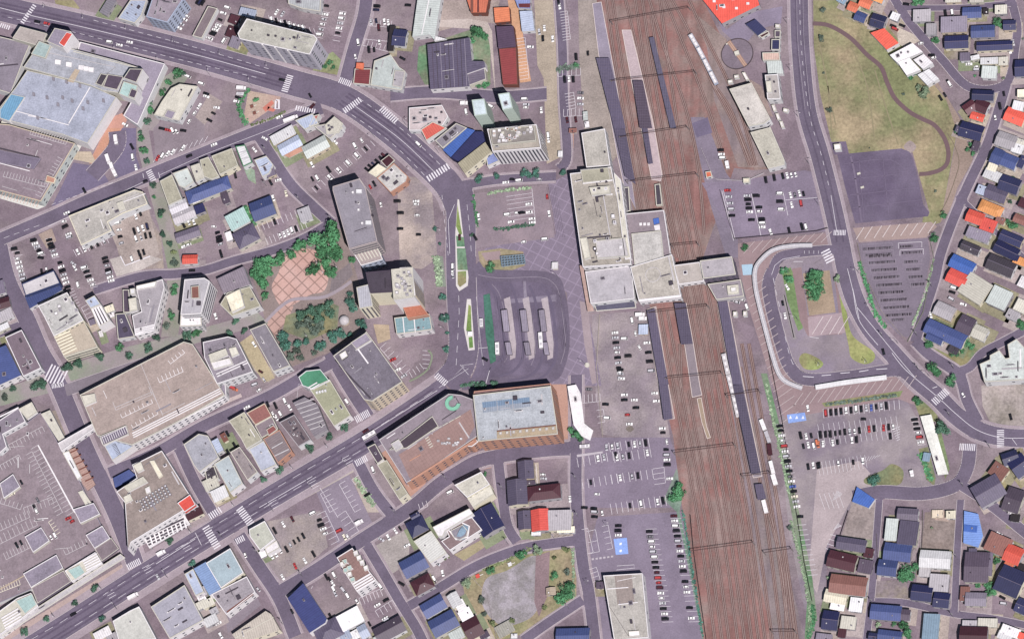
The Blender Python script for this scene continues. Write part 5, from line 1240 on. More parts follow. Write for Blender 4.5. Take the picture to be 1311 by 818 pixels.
B(9, '#8d8088', '65,550 320,525 378,900 108,930', 'mauve flat concourse deck over the tracks', 'concourse', 'concourse', units=0, wc='w', pc='w')
X(11, '#b3b1ac', '112,675 300,655 325,880 135,900', 'w', 'upper_roof', fin='old'); X(10, 'B', '250,580 285,572 290,605 255,615', 'B', 'blue_tarpaulin', par=0); X(10.2, 'w', '255,622 290,615 295,650 262,652', 'w', 'roof_box', par=0)
for x in (170, 195, 220): X(9.8, 'w', '%d,%d %d,%d %d,%d %d,%d' % (x-8, 605, x+8, 603, x+9, 620, x-7, 622), 'w', 'roof_unit', par=0)
B(7, '#b3b0a0', '872,28 1000,-5 1090,205 1090,235 985,260', 'long pale lower hall just below the railway hall', 'depot_hall', 'depot hall', fin='old', units=0, pc='q', par=.4)
B(3, 'O', '585,280 620,275 630,310 590,320', 'small rust-coloured hut at the end of the sidings', 'hut', 'hut', units=0); B(3, 'y', '825,322 868,320 868,350 828,352', 'cream relay hut at the buffer stops', 'hut', 'hut', units=1)
CARS('on the siding access road', '683,142,0,k 688,170,0,w 693,193,0,w'); truck(728, 242, 80, 'white box van standing on the siding access road', 5)
ROW('in the left column north of the rotary', 728, 402, 770, 640, 'rsssk..'[:6]+'.', 0, 0); CARS('second column north of the rotary', '850,435,0,s 858,460,0,k 860,488,0,k 864,513,0,k 868,538,0,w 880,588,0,k')
CARS('third column north of the rotary', '910,435,0,k,van 928,508,0,k 930,535,0,w 945,585,0,k 948,610,0,w 948,635,0,w'); CARS('in the car park north of the rotary', '972,332,80,k,van 1026,318,80,k,van 1080,308,75,k 1108,305,75,w 1135,302,75,w 1162,298,75,w 1060,420,0,w,van 1062,472,0,k,van 1070,522,0,w,van 1130,430,75,w 1158,430,75,g 1187,418,75,w 1213,422,75,k 1137,492,75,w 1197,482,80,r 1120,655,75,k 1002,665,70,w 1203,632,75,k,van 1228,632,75,w,van')
L('690,402 765,720', 1.2); L('700,400 775,712', 1.0); L('878,420 940,690', 1.2); L('1082,415 1112,560', 1); L('1095,460 1300,445', 1)
def ARC(s, z, wd, col, label):
    p = pts(s, z); p = smooth(p, 5); q = [(a[0], a[1]) for a in p]; c = (sum(a[0] for a in q)/len(q), sum(a[1] for a in q)/len(q), 0); e = empty('walkway_canopy', c); lq = local(q, c, 0)
    m = MB(); m.strip(lq, wd, z-.2, 0, .2); m.build('roof', mat(col, 'tile'), e); m = MB(); m.strip(lq, .3, z+.02, 0, .15); m.build('ridge', mat('w', 'wall'), e)
    acc = 0
    for i in range(len(lq)-1):
        acc += math.dist(lq[i], lq[i+1])
        if acc > 9: acc = 0; k = MB(); k.box(lq[i][0], lq[i][1], 0, .3, .3, z-.2); k.build('post', mat('G', 'wall'), e)
    tag(e, label, 'walkway canopy')
T(0, 0, 1)
ARC('1040,314 1012,315 990,320 975,332 967,345 967,365 972,390 981,425 989,455 997,478 1007,489 1027,497', 3.4, 2.9, 's', 'long white walkway canopy curving round the rotary')
ARC('1044,496 1080,490 1110,486 1135,483', 3.4, 3.2, 'W', 'short white walkway canopy south of the rotary')
TR('954,317,5', 'b', 'at the north-west corner of the rotary paving')
T(1048, 164)
B(4, 'w', '98,105 140,100 145,138 103,142', 'white square pavilion roof beside the dark asphalt yard', 'pavilion', 'pavilion', units=0, win='none')
TR('745,402,10 325,125,6', 'g', 'in the field beside the dark asphalt yard')
for x, y in ((258, 292), (280, 380)): p = P(x, y); m = MB(); m.box(p[0], p[1], .05, 2.2, 1.2, .9, .3); tag(m.build('concrete_block', mat('q', 'wall')), 'small pale block on the dark asphalt yard, '+('upper' if y < 300 else 'lower')+' one', 'concrete block')
L('205,180 225,260 250,420 275,600', 5, col='#73667e'); G('east of the field street')
HS('''975 20 150 100 18 N g
1005 115 45 60 20 j f
1200 80 130 95 22 G g
1270 130 70 60 20 W f
1140 180 70 100 25 b g
1215 210 110 85 25 b g
1298 215 40 80 25 n f
1110 300 110 65 25 W f
1220 360 130 100 22 n g
1135 420 140 90 22 p g
1040 395 60 60 22 C f
1100 515 155 75 25 o h
1000 570 110 80 22 R g
1085 620 95 80 22 #c f
1020 680 150 70 22 P f
1230 705 150 70 25 n g
970 765 125 60 25 d g
1200 780 160 80 28 N g
1290 585 90 55 25 z g
1310 480 60 60 25 M f
1290 90 60 40 20 q f
905 10 60 40 20 p f
1110 250 60 50 20 y f
1160 590 60 40 25 z f'''.replace('#c', 'r'))
TR('975,110,24 950,140,20 990,160,18 880,25,18', 'b', 'beside the small plum shed by the field'); TR('800,555,26 740,700,36 1240,620,34 1210,600,22', 'b', 'near the bicycle park corner')
TR('1270,140,20 1225,470,18 1240,320,14', 'd', 'among the eastern houses')
def BIKES(x, y, n, wd, lab):
    mb = MB(); a = P(x, y); b = P(x+wd, y-wd*.06)
    for i in range(n):
        t = (i+random.uniform(.2, .8))/n; cx, cy = a[0]+(b[0]-a[0])*t, a[1]+(b[1]-a[1])*t; mb.box(cx, cy, .25, .14, 1.5, .55, random.uniform(-.12, .12), random.choice((0, 1, 2))); mb.box(cx, cy+.4, .8, .5, .1, .12, 0, 0)
    o = mb.build('bicycle_row', [mat('k', 'wall'), mat('d', 'wall'), mat('g', 'wall')]); o['kind'] = 'stuff'; tag(o, lab, 'bicycles')
for x, y, n, wd in ((285, 775, 26, 190), (520, 760, 12, 80), (530, 800, 18, 130), (300, 815, 24, 170)): BIKES(x, y, n, wd, 'dark bicycles in the bicycle park top rows, '+('left' if x < 400 else 'right')+(' upper' if y < 780 else ' lower'))
for y0, x0 in ((745, 275), (790, 285)): ST(x0, y0, x0+195, y0-12, 1, -38, '#a89ead', .5); ST(x0+235, y0-10, x0+235+150, y0-18, 1, -38)
# ================================================================ BUILDINGS, THIRD ROW
T(0, 328)
G('at the left edge by the corner road')
HS('''20 300 90 70 -15 M g
-5 200 70 90 -15 x f
25 380 120 70 -25 G f
15 455 90 40 -25 W f''')
B(10, '#7c6c78', '35,520 140,472 265,715 150,770 90,640', 'dusky roof with glass box on the street corner at far left', 'shop', 'shop', units=4, pc='w'); B(9, 'b', '-40,600 38,568 135,760 -20,830', 'large slate blue roof at the left edge', 'shop', 'shop', fin='metal', units=0, par=0, wc='w')
B(8, 'l', '140,178 345,92 385,175 165,255', 'pale two-tone roof of a shop above the blue canopy', 'shop', 'shop', units=1, wc='#31406e')
B(5, 'b', '160,262 378,182 400,215 190,335', 'slate blue lean-to roof under the pale two-tone shop', 'annex', 'annex', fin='metal', units=0, par=0)
B(15, '#b6b6b2', '245,318 430,232 535,410 345,512 290,400', 'large pale-roofed apartment block with ribbed south half', 'apartment_block', 'apartment block', wc='y', units=5, win='grid', fin='old', pc='w'); X(12, '#b5a894', '345,515 535,412 625,580 410,645', 'y', 'ribbed_wing', z0=0, par=.6, win='band')
for i in range(7): Y('%d,%d %d,%d' % (352+i*9, 522+i*18, 450+i*7, 480+i*18), 'y', 12, .9, .9, 'roof_fin')
for x, y in ((375, 320), (355, 365), (440, 265), (460, 300), (485, 345), (380, 345)): X(16.5, random.choice('wgq'), '%d,%d %d,%d %d,%d %d,%d' % (x-8, y-8, x+12, y-12, x+14, y+6, x-6, y+10), 'l', 'roof_unit', par=0)
B(16, 'C', '545,285 605,252 645,310 580,335', 'slim white ribbed office with pale blue roof', 'office_building', 'office building', wc='w', units=1, win='none'); X(13, 'd', '580,335 645,312 705,410 630,452', 'w', 'ribbed_roof', z0=0, par=.6)
for i in range(4): Y('%d,%d %d,%d' % (592+i*17, 338-i*5, 640+i*18, 445-i*10), 'w', 13, 1.2, 1, 'roof_fin')
HS('''700 335 60 45 -20 y f 5
715 375 30 30 -20 w f 4
645 495 25 40 -20 w f 3
800 510 95 20 -10 w f 3
590 420 40 40 -20 x f 3''')
B(6, 'p', '740,370 800,365 862,515 755,532', 'dark purple flat roof beside the white-terraced office', 'shop', 'shop', units=2); B(5, 'j', '785,215 825,215 835,360 790,362', 'dark narrow infill roof', 'annex', 'annex', units=0)
B(11, '#a09aa0', '870,200 1040,148 1052,200 985,462 865,505 845,380 905,355', 'white-framed office with stepped terrace at its south end', 'office_building', 'office building', wc='w', units=2, pc='w'); X(12.5, 'q', '822,275 870,265 880,345 830,355', 'w', z0=0, par=.8); X(12.5, 'w', '870,190 1000,160 990,195 875,215', 'w', par=.3); X(12, 'W', '830,210 862,205 865,240 835,245', 'w', z0=0)
for i in range(4): Y('%d,%d %d,%d' % (862, 470+i*12, 985, 440+i*12), 'w', 11, .8, .5, 'terrace_fin')
B(20, '#a8a6ac', '1180,150 1307,140 1340,160 1285,368 1155,375', 'office block with white frame and roof box south of the greenway', 'office_building', 'office building', wc='w', units=3, win='band', pc='w'); X(23, 'z', '1222,195 1272,190 1275,270 1225,272', 'w', par=.8)
B(12, 'w', '1155,378 1285,372 1290,445 1150,450', 'low white glazed front of the framed office block', 'annex', 'annex', units=2, wc='w')
ROW('in the long western car column', 112, 20, 150, 150, 'wwwwss', -15); ROW('beside the two-tone shop', 385, 45, 440, 225, 'kwkswwkk', -18, 0); ROW('middle column of the western car park', 540, 75, 595, 185, 'wkkwwk'[:5], -15); ROW('right column of the western car park', 672, 15, 712, 160, 'kksksww', -15, 0)
CARS('behind the two-tone shop', '268,98,80,k 300,88,80,w 262,12,10,k 470,50,40,s 480,75,60,w 500,185,75,w'); CARS('in front of the red-roofed house', '1228,93,0,k')
CARS('inside the gravel office court', '845,20,70,w 900,5,70,k'); HS('1215 20 100 60 0 R g')
ST(430, 225, 475, 330, 6, 45); ST(520, 330, 580, 450, 5, 45); L('770,0 800,60 960,0', 3); A('retaining_court', '#b5aca6', '700,20 770,0 800,65 970,0 1040,20 800,140 745,130', 6, 'gravel')
TR('435,710,44 500,685,38 640,645,36 825,635,30 950,590,36 995,525,30 1200,505,34', 'd', 'along the long greenway'); TR('765,585,30 1110,225,30 1115,190,24 1095,385,28 1260,490,38', 'b', 'along the long greenway'); TR('1110,40,26 1065,450,28 1085,355,18', 'g', 'along the long greenway'); TR('280,805,32', 'd', 'along the long greenway')
G('in the greenway')
T(0, 492); TR('85,25,26 230,15,44 265,0,30', 'd', 'at the greenway west end'); TR('35,85,28', 'g', 'at the greenway west end')
T(262, 328)
B(8, '#7f7480', '78,145 248,65 292,180 120,238', 'dark mauve roof of a house south of the alley', 'shop', 'shop', fin='metal', units=0, par=0)
B(9, '#a8a48a', '100,310 145,235 290,195 360,320 175,385', 'weathered grey-green roof with white rooftop house', 'shop', 'shop', fin='old', units=2); X(11.5, 'y', '135,255 225,210 255,320 175,360', 'w', fin='old')
B(11, '#86808a', '290,470 390,430 548,700 440,740', 'long plain grey roof beside the tree plaza', 'office_building', 'office building', units=2, pc='q')
B(13, '#857d88', '-10,550 150,515 205,530 310,740 80,818 0,650', 'office roof with white machinery blocks north-east of the parking deck', 'office_building', 'office building', units=8, pc='w', fin='old'); X(15.5, 'q', '25,630 135,590 150,630 40,680', 'w'); X(15, 'w', '40,680 160,650 180,690 60,725', 'w'); X(15, 'q', '155,590 200,580 220,625 175,645', 'w'); Y('80,770 280,680', 'w', 13, .6, .5); Y('75,755 270,668', 'w', 13, .6, .5)
CARS('on the grassy lots by the long plain roof', '360,740,30,m 318,565,55,w 380,790,55,s 72,385,70,w')
TR('370,70,62 330,110,50 400,40,50 375,160,54 400,110,40 340,50,44 380,250,34', 'b', 'in the north-west clump of the tree plaza'); TR('470,25,40 495,10,26', 'b', 'north of the tiled circle')
TR('765,40,50 700,85,44 800,100,44 850,10,40 660,95,30', 'b', 'right of the tiled circle'); TR('940,25,28', 'b', 'right of the tiled circle')
TR('620,385,48 680,350,44 740,330,40 790,315,40 800,370,36 730,400,40', 'd', 'in the central grove of the tree plaza'); TR('660,440,44 740,440,40 700,480,36 600,440,30', 'g', 'in the central grove of the tree plaza')
TR('500,510,40 520,570,40 590,560,40 650,545,34 735,575,42 820,520,40 870,500,36 930,500,26', 't', 'on the southern rim of the tree plaza'); TR('560,640,34 610,650,28 590,600,26 700,620,26', 'g', 'on the southern rim of the tree plaza')
TR('930,290,34 950,330,34 930,240,22 1010,440,34 980,420,26', 't', 'at the eastern side of the tree plaza'); TR('200,415,30 160,490,28 255,475,26', 'd', 'on the path west of the tree plaza')
p = P(895, 415); e = empty('domed_pavilion', (p[0], p[1], .05)); m = MB()
for i in range(4):
    for k in range(16):
        a, b = k*math.pi/8, (k+1)*math.pi/8; f = lambda t, q: (3.4*math.cos(q*math.pi/8)*math.cos(t), 3.4*math.cos(q*math.pi/8)*math.sin(t), 1.6+3*math.sin(q*math.pi/8)); m.face([f(a, i), f(b, i), f(b, i+1), f(a, i+1)])
m.build('dome', mat('l', 'tile'), e); m = MB(); m.prism([(3.4*math.cos(k*math.pi/8), 3.4*math.sin(k*math.pi/8)) for k in range(16)], 0, 1.6); m.build('wall', mat('t', 'wall'), e); tag(e, 'round domed pavilion at the east end of the tree plaza', 'pavilion')
for x, y in ((725, 50), (850, 75), (762, 110), (798, 12), (658, 515), (772, 540)): POLE('%d,%d' % (x, y), 'in the tree plaza', name='street_lamp', ang=60)
B(25, '#4f4654', '1030,105 1195,90 1205,230 1060,238', 'dark-roofed west wing of the tall striped apartment complex', 'apartment_block', 'apartment block', wc='y', units=0, win='none', par=.8, pc='j')
X(22, '#b9bac4', '970,200 1050,180 1075,320 990,335', 'y', 'west_step', z0=0, fin='metal', win='vert'); X(29, 'q', '1192,85 1330,70 1340,262 1208,280', 'w', 'lift_tower', z0=0, fin='old')
for i in range(18): x = random.randint(1215, 1315); y = random.randint(100, 250); X(30+random.random(), random.choice('wlgd'), '%d,%d %d,%d %d,%d %d,%d' % (x-9, y-7, x+9, y-8, x+9, y+8, x-9, y+8), 'l', 'roof_unit', par=0)
T(524, 328)
B(28, 'q', '-60,75 20,70 40,250 -50,270', 'tall striped tower at the east side of the apartment complex', 'apartment_block', 'apartment block', wc='t', units=3, win='band', pc='w')
B(12, '#b5694c', '-60,280 40,268 125,375 -10,400', 'terracotta low roof at the foot of the striped tower', 'annex', 'annex', units=0, wc='a', win='none')
B(8, '#7aa0a8', '-95,395 130,370 148,470 -80,500', 'pale teal glazed low building with white base', 'annex', 'annex', units=2, wc='w', fin='tile'); Y('-40,390 -30,495', 'w', 8, .6, .5); Y('30,380 40,490', 'w', 8, .6, .5)
G('on the avenue pavement west of the bus square'); TR('215,265,32 220,395,34 240,592,28 240,490,16', 't')
HEDGE('170,0 185,100 200,190', 42, 1.6, 'p', 'pale green hedge strip left of the avenue')
A('pergola_bed', '#7f8a7c', '150,0 215,0 235,195 175,198', 6, 'tile')
TR('520,75,34', 'b', 'in the little garden north of the bus terminal')
def LATT(s, label):
    z = 3; p = [(a[0], a[1]) for a in pts(s, z)]; c = (sum(a[0] for a in p)/4, sum(a[1] for a in p)/4, 0); e = empty('pergola', c); q = local(p, c, 0); m = MB()
    for i in range(9): t = i/8; m.strip([[q[0][k]+(q[1][k]-q[0][k])*t for k in (0, 1)], [q[3][k]+(q[2][k]-q[3][k])*t for k in (0, 1)]], .3, z-.2, 0, .2)
    for i in range(5): t = i/4; m.strip([[q[0][k]+(q[3][k]-q[0][k])*t for k in (0, 1)], [q[1][k]+(q[2][k]-q[1][k])*t for k in (0, 1)]], .3, z-.45, 0, .2)
    m.build('lattice', mat('u', 'wall'), e)
    for a in q: m = MB(); m.box(a[0]*.95, a[1]*.95, 0, .3, .3, z-.2); m.build('post', mat('G', 'wall'), e)
    tag(e, label, 'pergola')
LATT('585,0 730,-12 740,45 592,65', 'blue-grey lattice pergola above the bus terminal'); A('pergola_floor', '#6a7478', '575,0 735,-12 745,50 590,65', 8, 'tile')
# bus shelters on the islands
def SHEL(s, label, col='j'):
    z = 3.0; p = [(a[0], a[1]) for a in pts(s, z)]; c = (sum(a[0] for a in p)/4, sum(a[1] for a in p)/4, 0); e = empty('bus_shelter', c); q = local(p, c, 0); m = MB(); m.prism(q, z-.2, z, 0, True); m.build('roof', mat(col, 'metal'), e)
    for i in range(4): m = MB(); m.strip([q[i], q[(i+1) % 4]], .25, z-.25, 0, .36); m.build('roof_rim', mat('d', 'wall'), e)
    for t in (.15, .5, .85): m = MB(); m.box((q[0][0]+q[1][0])/2*(1-t)+(q[2][0]+q[3][0])/2*t, (q[0][1]+q[1][1])/2*(1-t)+(q[2][1]+q[3][1])/2*t, 0, .25, .25, z-.2); m.build('post', mat('G', 'wall'), e)
    tag(e, label, 'bus shelter')
for i, (x0, x1) in enumerate(((585, 625), (705, 745), (825, 862))):
    n = ('left', 'middle', 'right')[i]
    SHEL('%d,345 %d,340 %d,480 %d,485' % (x0, x1, x1+18, x0+18), 'upper mauve shelter on the %s bus island' % n, 'P'); SHEL('%d,550 %d,548 %d,630 %d,632' % (x0+25, x1+20, x1+34, x0+40), 'lower mauve shelter on the %s bus island' % n, 'P')
for i in range(4): L('%d,%d %d,%d' % (545+i*14, 260, 590+i*14, 690), .6, None, '#675e74')
for k in range(4): L('%d,340 %d,660' % (665+k*14, 690+k*14), .6, None, '#675e74'); L('%d,340 %d,660' % (782+k*12, 806+k*12), .6, None, '#675e74')
for k in range(5): L('%d,220 %d,600' % (938+k*10, 980+k*10), .8, None, '#5c5266')
bus(568, 597, 86, 'white bus waiting beside the green strip', 8); bus(845, 545, 84, 'white bus standing at the right bus island', 10.5); bus(465, 433, 86, 'short white bus on the lane left of the green strip', 5.5, 2.2, 2.6)
LP([(a[0], a[1]) for a in pts('728,160 745,160 775,650 745,650')], '#857b8e', -.01); LP([(a[0], a[1]) for a in pts('640,275 940,245 940,290 640,300')], '#80768a', -.012)
HS('930 60 40 45 0 w f 3\n388 495 30 24 0 w f 2.5', 'kiosk', 'kiosk')
CARS('on the avenue past the islands', '280,70,88,w 278,102,88,w 282,128,88,s', 'moving cars'); CARS('near the crossing below the bus square', '485,660,30,k', 'moving cars')
L('120,600 145,640 120,720 60,770 0,800', 5, col='#7f8a72', sm=True)
for i in range(5): L('%d,%d %d,%d' % (85, 603+i*28, 132, 606+i*28), .9)
for i in range(4): L('%d,%d %d,%d' % (0+i*22, 740-i*18, 20+i*24, 775-i*18), .9)
L('325,695 378,718 250,800 350,705', .9); POLE('240,485 1130,700 955,140', 'around the bus square', ang=200)
p = P(1137, 697); m = MB(); m.prism([(p[0]+1.6*math.cos(i*math.pi/6), p[1]+1.6*math.sin(i*math.pi/6)) for i in range(12)], .05, .9); tag(m.build('round_planter', mat('q', 'wall')), 'small round planter on the plaza south-east of the terminal', 'planter')
B(9, '#aeaab0', '1125,100 1420,62 1440,272 1160,305', 'plain pale square roof of the station south wing', 'station_wing', 'station wing', units=0, fin='flat', pc='w')
B(4, '#5c5a70', '1180,305 1440,275 1450,330 1195,352', 'low slate strip under the station south wing', 'canopy', 'canopy', units=0, win='none', par=.2)
B(4, '#bd9c90', '1088,60 1112,55 1180,350 1140,355', 'narrow pinkish canopy along the station front', 'canopy', 'canopy', units=0, win='none', par=0)
T(786, 328)
B(12, '#b3ada2', '105,70 372,-10 430,262 160,290', 'broad tan concourse roof crossing the tracks', 'concourse', 'concourse', units=0, fin='old', wc='w', pc='w')
m = MB()
for i in range(24):
    a, b = i*math.pi/12, (i+1)*math.pi/12; m.prism([(5*math.cos(a), 5*math.sin(a)), (5*math.cos(b), 5*math.sin(b)), (4.6*math.cos(b), 4.6*math.sin(b)), (4.6*math.cos(a), 4.6*math.sin(a))], 12.1, 12.3)
o_ = m.build('roof_ring', mat('l', 'wall')); c_ = P(250, 118, 12); o_.parent = CUR[0]; lc = local([c_], CUR[3], CUR[4])[0]; o_.location = (lc[0], lc[1], 0)
Y('160,285 430,255', 'w', 12, 1.5, .6); Y('350,0 385,160', 'l', 12, 1, .6)
B(10, '#aba39c', '382,60 548,38 578,160 415,182', 'footbridge link between concourse and east entrance', 'bridge_building', 'bridge building', units=0, wc='w', pc='w')
B(12.5, '#aaa4aa', '550,30 755,3 780,118 572,145', 'pale mauve square roof of the east entrance', 'station_building', 'station building', units=0, wc='x', pc='q')
B(7, '#8f8790', '598,180 810,150 832,258 655,280', 'stair block with grey roof below the east entrance', 'station_building', 'station building', units=0, wc='l'); X(8.5, 'q', '722,190 795,182 800,240 730,248', 'w', par=.6); X(9.5, 'w', '745,200 780,196 782,225 748,228', 'w', par=.3)
A('walk', '#9cc0d6', '815,55 885,50 890,118 825,122', 9, 'plain')
for x, y, r, lb in ((775, 370, 26, 'left'), (838, 368, 24, 'right')): B(3, 'w', '%d,%d %d,%d %d,%d %d,%d' % (x-r/2, y-15, x+r/2, y-16, x+r/2, y+14, x-r/2, y+15), 'tiny white hut beside the east platform, %s one' % lb, 'hut', 'hut', units=0, win='none')
CARS('behind the east entrance', '765,285,20,w 790,298,10,s 815,280,10,w 850,325,70,w')
truck(172, 380, 0, 'white van truck by the canopy at the top of the gravel car park', 6.2); truck(190, 405, 0, 'second white van truck at the top of the gravel car park', 5.2)
HS('188 468 60 65 0 C f 3', 'shed', 'shed')
ROW('left column of the gravel car park', 8, 490, 40, 780, 'wskswkskwskws'[:10], -3, 0); CARS('in the gravel car park', '118,412,80,w 140,496,80,w 212,556,-3,w 165,585,60,w 222,617,-3,k 68,530,0,w 92,640,-3,k,van 230,676,-3,k,van 240,735,-3,s 50,785,0,w 45,755,0,s 42,728,0,k')
CARS('on the rotary', '1080,302,80,k 1095,383,80,w 1108,200,60,w', 'moving cars'); TR('1080,100,26 1120,150,30 1100,90,20', 'b', 'in the north-west corner of the rotary garden'); TR('1260,140,46 1270,210,50 1285,260,40 1240,180,36 1290,120,40', 'b', 'in the centre grove of the rotary')
L('1085,250 1155,530', 9, col='#918a8c'); L('1090,250 1150,520', 2, col='#8a9a72'); L('1250,515 1310,525', 1)
T(1048, 328)
TR('5,170,36 10,220,34 0,120,30', 'b', 'in the centre grove of the rotary'); TR('120,150,30', 'p', 'beside the rotary garden walk')
for k in range(8): BIKES(325+k*15, 45+k*48, 26, 165, 'dark bicycles in the bicycle park, left block, %s row' % ORD[k]); ST(320+k*14, 58+k*48, 490+k*12, 48+k*48, 1, 34, '#a89ead', .5)
for k in range(4): BIKES(545+k*15, 40+k*48, 14, 90, 'dark bicycles in the bicycle park, right block, %s row' % ORD[k]); ST(545+k*14, 55+k*48, 660-k*5, 50+k*48, 1, 34, '#a89ead', .5)
BIKES(470, 410, 12, 80, 'dark bicycles at the southern tip of the bicycle park'); BIKES(320, 5, 20, 150, 'dark bicycles in the bicycle park, left block, topmost row')
HEDGE('262,40 290,140 330,260 360,360 430,460', 24, 1.4, 'b', 'wild green hedge between the bicycle park and curving road'); HEDGE('735,20 700,180 660,300 600,440', 12, .8, 'p', 'pale thin hedge on the east side of the bicycle park')
CARS('on the curving east road', '415,612,75,k', 'moving cars'); TR('730,705,48 845,795,38 760,740,30', 'b', 'at the fork below the bicycle park'); TR('710,560,34 940,550,34 870,620,34 920,600,24 980,580,22', 'b', 'in the garden of the blue L-shaped house')
G('in the triangle east of the bicycle park')
HS('''918 55 160 85 27 B g
885 140 130 90 27 r g
1000 205 150 170 -55 q f 6.5
1155 265 130 125 27 E f 7
805 350 130 90 27 G g
810 495 270 95 27 b g 6
745 520 110 60 27 b g
862 600 65 45 27 d f
940 440 100 115 27 j g
1030 488 95 85 27 q g
1165 60 180 100 25 d g
1285 30 80 50 25 o f
1240 375 80 60 27 G f
1300 320 90 80 27 q f
1305 165 50 70 27 w f
1250 5 60 40 25 N f''')
CARS('in the triangle east of the bicycle park', '862,205,20,w 855,232,20,k 848,275,30,p'.replace(',p', ',s') + ' 718,378,80,w 925,310,20,w 895,490,20,w'); B(9, 'E', '1030,690 1095,662 1095,635 1155,602 1195,655 1220,650 1208,565 1265,530 1320,590 1320,790 1060,805', 'large stepped pale school-like roof at the right edge', 'hall', 'hall', units=6, wc='W', fin='old')
TR('1290,440,34', 'b', 'at the right edge by the lane'); POLE('410,515 630,510 725,195 865,720 640,725', 'by the curving east road', cat='utility pole', name='utility_pole')
# ================================================================ BUILDINGS, FOURTH ROW
T(0, 492)
B(12, '#a5948c', '512,70 1175,-270 1232,-255 1437,70 1240,185 1085,270 845,390 620,328', 'huge tan rooftop car park over a department store', 'department_store', 'department store', units=2, wc='w', fin='deck', pc='q', par=.9)
Y('735,150 970,50 1040,190 1180,120', 'l', 12, .35, .2); Y('900,-130 1040,200', 'l', 12, .3, .15); SR(740, 165, 970, 65, 1, 60, 'l'); SR(780, 215, 975, 120, 7, 28, 'w'); SR(850, 280, 1010, 190, 6, 28, 'w'); SR(1090, -130, 1180, -200, 4, 30, 'w'); SR(1020, -10, 1170, -80, 6, 40, 'w')
X(14, 'q', '522,75 605,60 615,110 545,140', 'w'); X(13.5, 'x', '640,332 808,262 822,320 660,392', 'w', par=.6); SR(640, 345, 800, 270, 12, -45, 'w', 13.5)
X(9, 'C', '668,395 820,318 858,395 718,488', 'w', 'lower_roof', z0=0, par=.4); SR(735, 378, 770, 445, 8, -25, 'd', 9)
for i in range(6): Y('%d,%d %d,%d' % (845+i*4, 315+i*13, 1405+i*5, 30+i*13), 'w', 12 if i < 3 else 11, .6, .5, 'roof_step')
G('in the parking deck corner blocks')
B(10, '#867c8a', '0,230 120,150 165,240 20,320 45,400 0,440 -60,440 -60,230', 'grey-lilac flat roof at the left edge above the car deck', 'department_store', 'department store', units=6, pc='w'); Y('0,210 120,150', 'w', 10, .8, .6)
X(12, 'q', '120,160 205,115 240,180 175,225', 'w', par=.8)
B(4, '#8b7c84', '-60,420 20,330 180,240 260,180 480,560 700,1010 500,1180 -60,1420', 'enormous grey rooftop car deck filling the lower left', 'parking_deck', 'parking deck', units=0, fin='deck', par=.5, pc='P', win='none')
SR(30, 400, 270, 270, 10, -40, 'l'); SR(-40, 540, 120, 450, 8, -38, 'l'); SR(240, 390, 470, 815, 17, -50, 'l'); Y('245,390 480,820', 'w', 4, .8, .9); SR(150, 790, 330, 720, 7, -50, 'l'); SR(205, 430, 400, 818, 16, -45, 'l')
SR(0, 760, 130, 800, 5, 40, 'l'); SR(-30, 950, 190, 850, 9, 50, 'l'); SR(-40, 1040, 240, 900, 10, 60, 'l'); SR(40, 1120, 220, 1030, 9, 50, 'l'); SR(420, 1090, 560, 1020, 6, 40, 'l'); SR(310, 880, 360, 960, 4, 30, 'y'); SR(0, 1330, 130, 1280, 8, 40, 'y'); Y('0,1310 160,1220', 'T', 4, .8, .3)
for s in ('0,635 85,575 130,655 25,730', '160,975 265,915 318,1000 212,1075', '150,1212 362,1090 405,1175 200,1300', '470,800 600,760 640,830 515,890', '550,965 655,905 705,985 605,1050'): X(7, 'P', s, 'q', 'stair_block', par=.8, fin='old', pc='w')
X(7, '#84767e', '200,1300 405,1190 455,1260 240,1400', 'x', 'stair_block', par=.2); X(6, '#84767e', '605,1050 710,980 760,1050 650,1130', 'x', 'stair_block', par=.2)
B(6, 'q', '262,190 320,165 412,340 375,365', 'white ribbed low roof on the upper east edge of the car deck', 'annex', 'annex', units=1, par=.2); B(6, 'W', '400,440 440,425 520,590 495,610', 'white ribbed low roof on the lower east edge of the car deck', 'annex', 'annex', units=1, par=.2)
B(3.5, '#a58478', '440,420 480,405 610,640 560,680 530,640', 'reddish-brown slatted canopy beside the white ribbed roof', 'canopy', 'canopy', units=0, par=0, win='none', fin='metal', wc='f')
for i in range(6): Y('%d,%d %d,%d' % (445+i*20, 440+i*36, 500+i*20, 415+i*36), 'f', 3.5, .8, .4, 'slat')
B(9, 'l', '372,378 595,252 605,285 395,430', 'enclosed footbridge between the car deck and the department store', 'footbridge', 'footbridge', units=0, wc='w', pc='w', par=1); 
B(5, 'q', '500,690 530,678 620,810 580,830', 'thin white stair roof low on the east edge of the car deck', 'annex', 'annex', units=2)
A('planter_walk', '#8f8278', '330,170 370,165 430,320 400,340', 6, 'sand'); A('planter_walk', '#a09488', '560,660 600,620 650,730 640,740', 6, 'sand')
def CARZ(z, s):
    global ZM
    k = ZM; ZM = z
    CARS('on the lower-left rooftop car deck', s); ZM = k
CARZ(4.3, '150,640,60,k 90,715,-25,y 235,802,60,k 255,755,60,g 245,820,60,w 475,890,-25,r 340,990,60,w 365,978,60,w 120,1040,60,k 148,1025,60,k 5,1190,60,w 450,870,-20,r')
B(14, '#93857e', '745,688 875,600 845,515 905,490 1035,425 1195,680 1250,760 840,1010 820,1060 800,760', 'tan flat-roofed office full of white air-conditioning units and a red rooftop sign block', 'office_building', 'office building', units=0, wc='w', fin='old', pc='w', win='grid')
